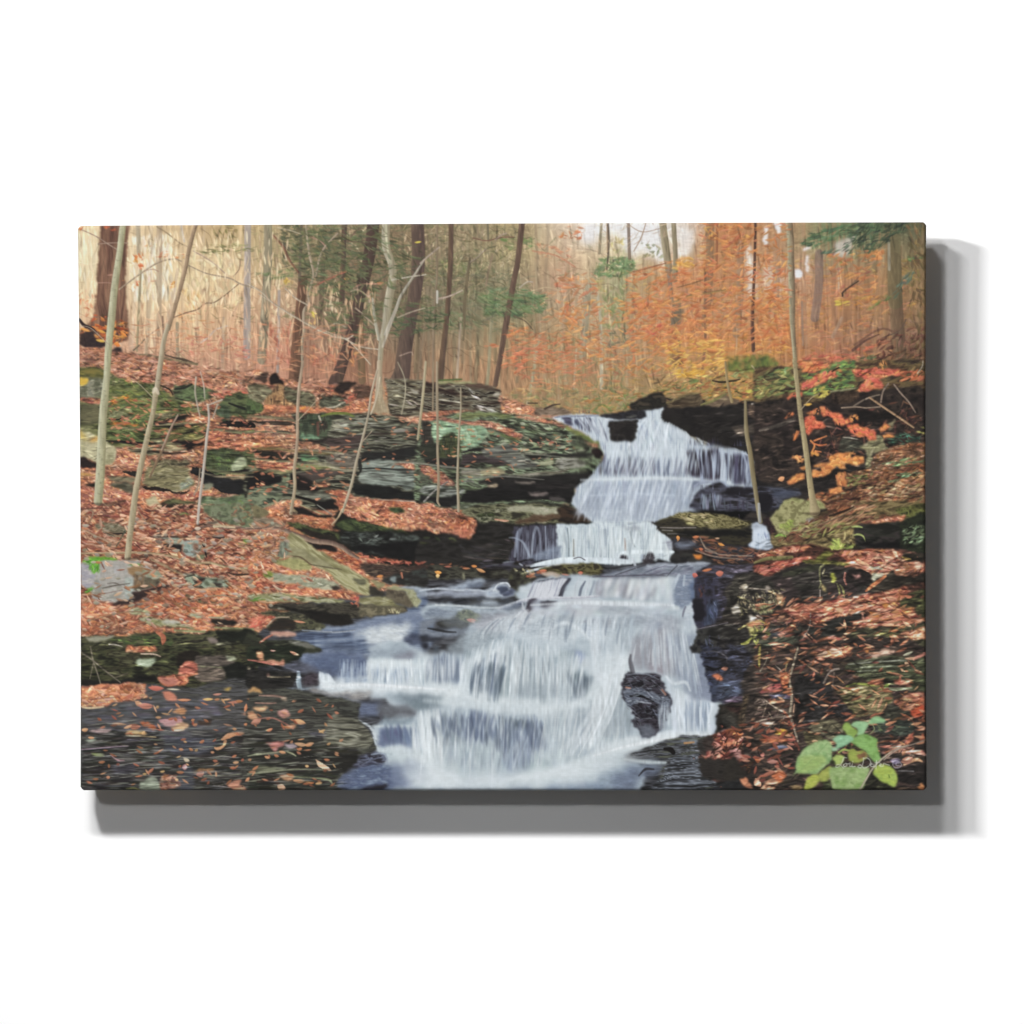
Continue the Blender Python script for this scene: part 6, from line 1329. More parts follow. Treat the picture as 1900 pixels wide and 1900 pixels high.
B 7484a0,6c7890,8c9cb0 so=4 wp=5 al=.8 | 930,1120 1000,930 1100,890 1260,900 1320,1030 1300,1100 1180,1110 1060,1180 960,1160
D 5c6880,64748c n=20 l=16 wd=2.4 a=82 av=10 al=.7 so=4 | 1000,900 1250,880 1300,1100 1000,1120
D c0ccd8,b0bccc n=14 l=16 wd=2 a=82 av=10 al=.6 so=4 | 950,900 1250,880 1300,1100 950,1120
S 6c7c98 w=3,5,3 so=3 al=.8 | 1240,800 1270,920 1310,1040
B 7484a0,8494b0 so=4 wp=5 al=.75 | 800,1180 940,1160 1080,1180 1140,1300 1000,1340 860,1260
B 5c6c74,6c7c84 so=3 wp=3 al=.8 | 1120,1200 1160,1210 1240,1290 1140,1330
B 54646c so=3 al=.6 | 700,1100 800,1150 780,1180 720,1140
B a0b4b8,94a8ac so=6 wp=6 al=.6 | 1000,1180 1340,1180 1300,1320 1050,1340
B a8b8bc,98a8ac so=7 wp=8 al=.6 | 240,1100 700,1040 800,1100 640,1260 600,1440 400,1440
S 94a0a4 w=4,7,5 so=3 al=.7 | 250,1050 320,1220 400,1440
B 505868,404858,606878 so=3 wp=4 al=.9 | 0,1250 60,1280 120,1340 80,1410 0,1430
S c8d6da,bccacc w=10,16,16,10 so=6 al=.8 | 600,1430 900,1440 1200,1380 1500,1280
S ccd8dc w=14,20,20,14 so=7 al=.6 | 1580,640 1520,900 1600,1200 1800,1300
S bcccd2 w=10,16,16 so=6 al=.7 | 120,1200 200,1330 260,1440
D b8c8cc,c8d6da,a4b4bc n=8 l=20 wd=3 a=80 av=16 al=.5 so=4 | 0,1050 1900,1100 1900,1500 0,1500
D 94a4b0,a0b0bc n=5 l=20 wd=3 a=80 av=16 al=.5 so=4 | 0,1050 1900,1300 1900,1500 0,1500
B 64748c,74849c so=5 wp=6 al=.7 | 1200,1500 1500,1480 1900,1460 1900,1540 0,1540 0,1510
K x=1 y=4 al=.8 | 0,60 400,40 900,100 1900,100 1900,1450 100,1500 0,1200
@1 3
# left part of the cascade
B 6c7890,7c88a0 so=4 wp=5 | 560,60 1100,60 1250,100 1260,260 1000,240 700,210 560,150
B 54647c,5c7090,4c5c7c so=3 wp=4 al=.9 | 700,120 900,90 1060,110 1060,260 940,250 760,200
D 7c8ca0,64748c n=18 l=12 wd=2 a=90 av=4 al=.6 so=3 | 800,100 1250,90 1250,260 800,240
B 94a0ac,84909c so=5 wp=7 al=.8 | 1250,60 1450,30 1780,30 1780,130 1440,130 1280,110
B 7c7c88 so=4 wp=5 al=.7 | 1560,80 1760,60 1760,130 1580,130
V a8b8c4,c4d2d8,d4dee2,b0bcc8 sx=3.6 sy=60 so=2.4 | 1270,150 1400,130 1700,150 1900,130 1900,440 1270,400
D 7c8ca8,8c9cb4,94a4b4 n=16 l=14 wd=2.4 a=88 av=5 al=.7 so=3 | 1340,200 1740,200 1740,380 1340,390
B 9cacc0,b0bcc8 so=3 wp=4 | 960,300 1080,250 1260,270 1260,400 960,390
B 54606c,44485c so=3 wp=4 al=.9 | 860,260 940,260 960,390 900,400
B b4c4cc,c8d4da so=2.6 wp=4 | 770,270 850,280 880,380 900,440 790,430
S a4b4bc,8494a0 w=6,9,9,8 so=2 | 540,270 540,330 545,400 560,460
B 3a3238,4c444c,2c262c so=2 wp=3 | 600,290 700,280 760,310 760,390 650,410 600,380
S dae4ea,ccd8e0 w=5,8,10,9,9 so=3 | 780,430 1000,420 1200,420 1500,440 1900,440
S 8c98a4 w=4,5,4 so=3 al=.7 | 400,440 600,450 780,430
B 8c8c8c,a09c98,7c7c80 so=4 wp=5 al=.9 | 680,420 860,460 1280,460 1330,520 1180,560 860,520 640,480
B 8c949c,787f88 so=4 wp=5 al=.8 | 500,500 880,520 1200,570 1180,590 700,600 520,560
S a4b8cc,8ca0b8 w=2,4,3 so=2 al=.8 | 580,555 760,560 1040,585
B 6c7ca4,7c8cb4 so=2 wp=3 al=.85 | 800,620 940,620 1060,630 1000,670 880,670
B 64708c,74809c so=4 wp=5 al=.8 | 1180,600 1400,600 1420,720 1240,740 1180,700
B 5c6068,686c74 so=3 wp=4 al=.9 | 1370,600 1640,640 1780,700 1740,740 1500,700 1380,680
S 302c34,3c3a44 w=2,4,5,2 so=2 | 1400,720 1560,700 1680,700 1780,720
S 3c3a44 w=6,5,4 so=2 | 1430,700 1420,760 1440,800
B 74848c,849498 so=3 wp=4 al=.9 | 1700,580 1880,580 1880,660 1780,670
B 98a8b0,7c8c98,acbcc4 so=3 wp=5 al=.9 | 1440,740 1760,730 1720,840 1440,850
S d4dee2,b8c4cc w=2,4,5,6,6 so=2 | 1180,780 1240,820 1300,850 1350,920 1370,980
S c4d0d4 w=3,5,4 so=2 al=.9 | 1330,850 1500,850 1740,845
S c8d4dc w=3,4,3 so=1.6 | 1340,970 1370,1050 1400,1110
B 54607c,64708c,505878 so=3 wp=4 al=.9 | 1420,880 1560,860 1660,870 1740,900 1840,900 1800,1140 1700,1140 1640,1060 1420,1060
B 5c5878 so=4 al=.6 | 1480,900 1600,880 1620,1000 1500,1020
D a0b0bc,b0c0cc n=22 l=14 wd=2.4 a=88 av=6 al=.7 so=3 | 1640,880 1880,870 1880,1140 1720,1150
B b8c8cc,a8b8c0 so=5 wp=6 | 1400,1080 1560,1060 1640,1090 1760,1150 1900,1150 1900,1350 1700,1280 1500,1200
B 848c9c,94a4b4 so=5 wp=6 al=.8 | 1480,1230 1640,1240 1700,1400 1640,1540 1500,1540
B 8494a8,54607c,6c7890 so=3 wp=5 | 940,1420 1060,1340 1180,1260 1400,1240 1520,1300 1540,1540 1000,1540
R 22222c,4a4c60,6c7488,2c2a34 sx=16 sy=4 so=1.4 | 1100,1240 1260,1140 1400,1120 1480,1190 1440,1240 1300,1260 1160,1290
S 8c98a8 w=2,3,3,2 so=1.6 | 1320,1150 1440,1140 1480,1180 1490,1240
B 1c1a20,26242c so=2 wp=3 | 1240,1500 1360,1480 1480,1470 1440,1520 1200,1530
D b4c8d0,94a4b8 n=16 l=9 wd=2 a=80 av=14 al=.7 so=3 | 1500,1500 1900,1440 1900,1530 1500,1540
@w 538 1031 2.2353
# tone of the cascade
B a8a8b0,b4b4bc so=5 wp=7 al=.7 | 780,250 1000,230 1220,200 1240,240 1000,300 780,310
B 808c98,8c98a4 so=4 wp=7 al=.8 | 940,290 1060,250 1140,230 1180,260 1080,320 1000,330
B 8c96a0,9ca6b0 so=4 wp=7 al=.7 | 1200,270 1420,250 1460,280 1300,300
B 8c8c94,9c9ca4 so=5 wp=8 al=.8 | 1400,350 1560,300 1640,330 1620,420 1560,470 1420,430
B 7c8698,8892a4 so=4 wp=8 al=.8 | 1560,330 1660,320 1720,420 1740,540 1700,600 1640,560 1600,440
B 8c98a0,98a4ac so=4 wp=7 al=.8 | 700,340 800,310 860,330 780,390 720,400 640,390
F 6c7888,7c8898,8c98a8 n=50 wd=4 al=.6 so=3 | 570,430 640,400 720,410 560,530 640,530 710,530
F 64708c,5c6878,74808c,8492a0 n=60 wd=4.5 al=.7 so=3 cv=1.4 | 800,430 860,400 900,420 750,560 800,590 860,590
F 8c9ca4,98a6ae n=70 wd=4 al=.55 so=3 cv=1.3 | 880,380 980,360 1100,400 870,600 980,610 1130,600
F 6c7884,7c8890 n=26 wd=4.5 al=.5 so=3 | 1130,470 1190,490 1250,520 1180,590 1210,610 1230,600
F 94a0a8,8c9aa2,a0acb4 n=90 wd=4 al=.5 so=3 | 960,420 1060,420 1180,470 920,600 1060,610 1170,610
F c8d4da,d4dee2,dfe6ea,ccd8de n=150 wd=3.4 al=.6 so=2.4 cv=1.3 | 720,400 840,350 960,340 1100,370 1240,430 700,570 800,600 940,600 1100,600 1200,610
F ccd8de,d8e2e6,c4d0d8 n=110 wd=3 al=.7 so=2.2 | 315,435 420,432 560,430 315,545 430,540 570,535
F 7c8ca4,8c9cb0 n=30 wd=2.4 al=.5 so=2 | 330,450 420,450 540,450 330,520 420,530 540,520
F c4ced6,d4dce2 n=40 wd=3 al=.6 so=2.2 | 570,430 640,400 720,410 560,530 640,530 710,530
B 54607c,606c84 so=3 wp=5 al=.8 | 60,420 200,405 300,425 310,500 180,500 90,470
F 9cacc0,b4c0cc n=40 wd=3 al=.6 so=2.4 | 200,430 260,430 310,440 200,540 260,540 310,540
F ccd8e2,d8e2ea n=30 wd=4 al=.7 so=2.6 | 120,480 140,490 160,490 125,550 150,550 200,550
S d4dee4,c4d0d8 w=4,9,12,12,9 so=4 al=.85 | 130,548 320,535 500,550 700,560 840,600
B ccd8de,d6e0e4 so=5 wp=8 al=.8 | 560,540 740,530 900,590 1240,610 1300,580 1260,640 1000,640 800,620 600,600
B 7c8a92,6c7a84 so=5 wp=8 al=.8 | 420,580 500,560 620,580 600,630 540,650 460,620
B 64686e,74787e so=4 wp=6 al=.8 | 360,640 440,620 520,650 480,670 380,670
F 70809c,5c6884,64748c n=50 wd=4 al=.7 so=3 | 380,700 440,700 520,710 400,780 460,790 540,800
F 74808e,64748c,8490a4,7c8898 n=130 wd=4.4 al=.6 so=3 | 600,640 750,650 900,670 1020,660 600,760 740,740 880,800 1050,780
F 545e68,5c6874 n=26 wd=6 al=.6 so=3 | 860,660 940,680 1020,680 880,710 940,710 1000,720
F 6c7890,5c6880,7c88a0 n=40 wd=4 al=.6 so=3 | 730,640 780,640 850,660 730,720 780,730 840,740
F 74809a,6c788c,8490a4 n=70 wd=4.4 al=.65 so=3 | 880,730 980,730 1060,700 880,860 980,880 1060,800
F c4d0d6,d0dae0,b8c6ce n=110 wd=4 al=.45 so=2.6 | 560,620 800,620 1050,620 1280,600 1380,480 520,900 740,920 960,880 1220,880 1400,740
F a4b2ba,98a6b0,b0bec6 n=110 wd=5 al=.5 so=3 | 560,640 800,700 1050,640 1280,600 1400,500 520,930 760,940 980,900 1220,900 1420,760
F d4dee2,dfe7ea n=90 wd=5 al=.55 so=3 cv=.8 | 1270,560 1340,480 1400,410 1180,760 1240,800 1380,760
F d4dee2,dce4e8 n=60 wd=5 al=.6 so=3 | 500,660 560,640 620,640 520,900 600,900 640,900
F 98a4ac,8c9aa2 n=60 wd=6 al=.5 so=4 | 1340,420 1380,440 1400,560 1280,740 1360,740 1420,740
S d8e2e6,ccd8dc w=8,16,22,22,12 so=6 al=.7 | 900,930 1100,900 1260,840 1420,780 1740,740
S dae3e8 w=3,6,9,7,4 so=3 al=.9 | 1400,800 1500,765 1600,745 1740,742
S c8d4da w=6,14,18,10 so=5 al=.7 | 380,810 460,800 560,860 640,940
B 64708c,74809a so=4 wp=6 al=.8 | 420,880 500,850 560,880 580,920 520,960 430,950
F b4c2cc,c8d4da n=60 wd=3 al=.6 so=2.4 | 520,930 700,930 900,940 500,965 700,965 900,965
F c8d6e0,dce6ec,ccd8e4 n=90 wd=4 al=.6 so=3 | 1560,520 1660,590 1760,610 1600,740 1680,740 1750,730
F 8494a8,94a2b4 n=40 wd=4 al=.6 so=3 | 1640,600 1680,590 1740,610 1640,720 1680,720 1730,720
F b8c6d0,ccd6de,a4b2be n=110 wd=4.4 al=.5 so=3 | 1240,220 1400,210 1560,220 1660,230 1260,480 1380,420 1600,520 1700,560
F c4ced6,d8e0e4,ccd6dc n=120 wd=3.6 al=.5 so=3 cv=1.3 | 860,260 1000,220 1200,200 1400,230 760,340 960,340 1140,370 1380,400
F 98a4ae,8c98a2 n=60 wd=3.6 al=.45 so=3 cv=1.3 | 860,280 1000,240 1200,220 1600,230 800,340 960,340 1140,370 1500,400
D c8d2da,b4bec8 n=10 l=12 wd=3 a=-10 av=14 al=.5 so=3 | 1000,190 1580,190 1600,240 1240,260 1000,260
@3 3
@w 538 1031 2.2353
# mist where the water lands, shade under the lips
B ccd8de,d8e2e6 so=6 wp=10 al=.6 | 1240,400 1400,400 1420,480 1320,620 1240,700 1180,640 1240,520
B d0dce0,dae4e8 so=7 wp=10 al=.55 | 380,810 500,790 640,860 900,930 1200,860 1400,790 1600,760 1300,900 1000,960 600,950
B 8a98a2,98a4ac so=5 wp=9 al=.55 | 900,540 1040,530 1160,560 1100,590 960,590
B 7c8a94,8c98a0 so=5 wp=9 al=.6 | 640,690 700,680 720,760 660,780 620,740
B 74828e,828e98 so=5 wp=9 al=.6 | 1180,640 1240,640 1260,720 1200,740
B a4b0b8,94a0a8 so=6 wp=10 al=.55 | 1260,620 1340,560 1400,600 1400,700 1300,740
B 909ca8,a0acb4 so=6 wp=10 al=.5 | 640,200 900,190 960,230 760,300 660,300
B c8d4dc,d4dee4 so=6 wp=9 al=.5 | 820,300 1000,250 1240,290 1380,330 1240,360 1000,350
S d4dee4 w=3,6,8,4 so=4 al=.7 | 1060,320 1130,280 1190,300 1260,360
S c8d2da w=3,8,6 so=4 al=.6 | 1400,230 1520,260 1640,300
B dce6ec so=4 wp=6 al=.7 | 1400,420 1380,400 1340,450 1290,520 1330,540
F d8e2e6,ccd8de,dfe8ec n=36 wd=3 al=.45 so=2.4 cv=.9 | 700,420 900,380 1150,390 1400,420 560,940 860,960 1120,920 1380,780
F 8896a2,94a0aa n=50 wd=3 al=.4 so=2.6 | 700,620 900,620 1150,600 1400,600 620,940 860,950 1120,900 1380,780
F 606e7e,6e7c8a,56646f n=44 wd=5 al=.65 so=3 cv=1.3 | 770,430 830,440 900,460 745,570 800,590 870,600
F 6c7884,7c8890 n=16 wd=4 al=.4 so=3 | 1130,470 1190,490 1250,520 1190,585 1215,600 1235,590
F 626e86,6e7a8e,566278 n=70 wd=5 al=.6 so=3 | 580,670 760,670 900,690 1040,680 600,770 760,760 900,820 1060,790
S dae4e8,ccd8de w=6,12,14,12,8 so=6 al=.6 | 560,600 760,620 960,640 1160,630 1280,560
B dce6ea so=6 wp=9 al=.7 | 480,900 600,870 720,940 680,965 500,960
B d4dfe4,dfe8ec so=7 wp=10 al=.6 | 760,910 1000,890 1200,870 1340,840 1300,900 1000,950 780,955
B dfe8ec so=4 wp=6 al=.75 | 130,520 180,510 320,540 520,545 700,555 640,575 300,565 140,555
B e0eaee so=4 wp=6 al=.6 | 330,440 440,435 560,445 550,470 340,468
F dfe8ee,d4dfe6 n=40 wd=4 al=.5 so=2.4 cv=.8 | 1290,540 1340,470 1400,415 1120,800 1200,820 1300,740
K x=1 y=3 al=.6 so=4 | 560,400 1250,380 1400,430 1400,800 1100,960 520,960 380,760
K x=5 y=2 al=.8 so=6 | 420,850 640,860 900,900 1300,850 1400,780 1700,770 1400,880 1100,965 420,965
K x=1 y=4 al=.55 so=5 | 330,400 1250,340 1400,300 1700,230 1740,730 1300,800 1000,960 440,950 330,560
F e4ecf0,dce6ec n=26 wd=2.2 al=.6 so=1.6 cv=1.3 | 720,400 840,350 960,340 1100,370 1240,430 700,570 800,600 940,600 1100,600 1200,610
F e4ecf0,dce6ec n=22 wd=2 al=.65 so=1.6 | 315,435 420,432 560,430 315,540 430,540 570,535
F e4ecf0,dae4ea n=26 wd=2.6 al=.5 so=1.8 | 560,650 760,680 1000,640 1280,600 540,920 760,940 980,900 1220,880
F e4ecf0,e0e8ee n=24 wd=2.4 al=.6 so=1.8 cv=.8 | 1290,540 1340,470 1400,415 1120,800 1200,820 1300,740
F e4ecf2,dce6ee n=24 wd=2.2 al=.65 so=1.6 | 1580,540 1660,590 1750,615 1600,735 1680,738 1745,728
F 5c6878,687484 n=20 wd=3 al=.5 so=2.4 cv=1.3 | 860,260 1000,240 1160,230 1400,260 780,330 960,330 1140,350 1380,360
S e8eef2 w=2,5,5,2 so=2.4 al=.8 | 140,545 300,535 480,545 640,555
S e8eef2 w=2,5,5,2 so=2.4 al=.7 | 1260,830 1400,790 1560,760 1730,740
B 8c94a0,98a0aa so=4 wp=9 al=.5 | 1420,250 1560,240 1640,260 1600,300 1460,300
B a0a8b0,8c949e so=4 wp=9 al=.5 | 1250,180 1300,200 1420,210 1500,200 1440,230 1300,230
F dce4ea,c8d2da n=40 wd=2.6 al=.5 so=2 | 1250,300 1420,290 1600,310 1660,340 1270,460 1390,420 1620,500 1720,590
S d4dce2 w=3,7,8,4 so=3 al=.7 | 1000,205 1200,195 1400,200 1590,205
S dce6ec w=2,5,6,3 so=3 al=.7 | 1560,500 1590,530 1640,525 1660,560
# wet rock standing in the fall
@3 3
S 4a484e,62626a w=4,7,9,9 so=2.4 al=.85 | 405,90 400,150 415,220 430,290
R 16141a,2c2830,44404a,1c1a20 sx=14 sy=6 so=1.4 wp=4 | 310,340 350,290 440,272 560,275 650,290 720,340 760,410 785,490 830,560 835,660 800,760 740,860 680,940 590,970 500,950 470,900 440,780 430,660 380,610 320,560 305,450
B 7c8490,68707c so=3 wp=5 al=.75 | 470,860 560,830 640,850 700,900 600,975 490,960
R 545a68,7c8490,3c404c,949ca8 sx=16 sy=4 so=1.6 wp=4 ct=2.4 | 320,460 400,440 520,450 620,480 720,520 800,540 820,620 740,640 660,600 560,590 440,620 350,600
R 0f0e12,1e1b22,2c2830 sx=5 sy=12 so=1.4 wp=3 | 455,620 500,600 530,640 590,650 640,620 690,620 705,720 660,760 600,740 560,770 490,740
B 5c6472,747c8a so=3 wp=4 al=.7 | 700,660 800,600 820,700 780,860 720,900 700,780
S b88470 w=3 al=.8 | 355,435 400,442
S a87866 w=4 so=1.8 al=.8 | 740,460 775,510
S 0c0c10 w=3,6,5,2 so=1.4 | 400,528 480,520 560,548 650,585
S 1a1a20 w=2,4,3 so=1.4 | 330,400 430,395 520,420
S a0a8b4 w=1.6,2.6,2 so=1.4 | 580,480 605,510 640,540
S a4acb8 w=2,3,2 so=1.6 | 470,582 560,596 620,604
S 8c94a0 w=1.6,2,1.6 so=1.4 al=.8 | 360,300 480,288 600,300 700,350
D 8c94a0,5c626e n=26 l=8 wd=1 a=10 av=30 al=.6 so=1.6 | 330,300 700,300 800,560 800,700 460,860 330,560
F ccd8e0,b4c0ca n=34 wd=2 al=.5 so=2 | 700,640 760,600 820,600 700,900 760,880 820,860
@3 3
# bottom right wet ledges
R 232426,4c4e50,6c7078,2c2d30,585c50 sx=40 sy=3.2 a=-6 so=1.2 | 400,1160 560,1080 760,1010 900,960 1000,950 1240,970 1240,1100 1200,1160 1240,1300 1340,1480 1100,1530 560,1530 700,1480 700,1330 800,1230 700,1190 540,1180
S 12100f w=6,10,8 | 770,1090 830,1100 860,1130
R 1e1f22,3c3f44,5e636c,8c94a0,2c2e30 sx=60 sy=2.6 a=0 ct=3 so=1 | 820,1180 1200,1150 1250,1320 1340,1460 1100,1510 640,1520 740,1400 760,1300 840,1230
S 34343c w=2,5,3 | 490,1380 560,1310 650,1310
B 98a4b0,848c98 so=2 wp=3 al=.7 | 1200,1000 960,1000 980,1030 1200,1040
S c08c58 w=4,3 al=.8 | 980,1030 1080,1020
S c8ccd8 w=2 al=.8 | 1100,1110 1180,1120''')
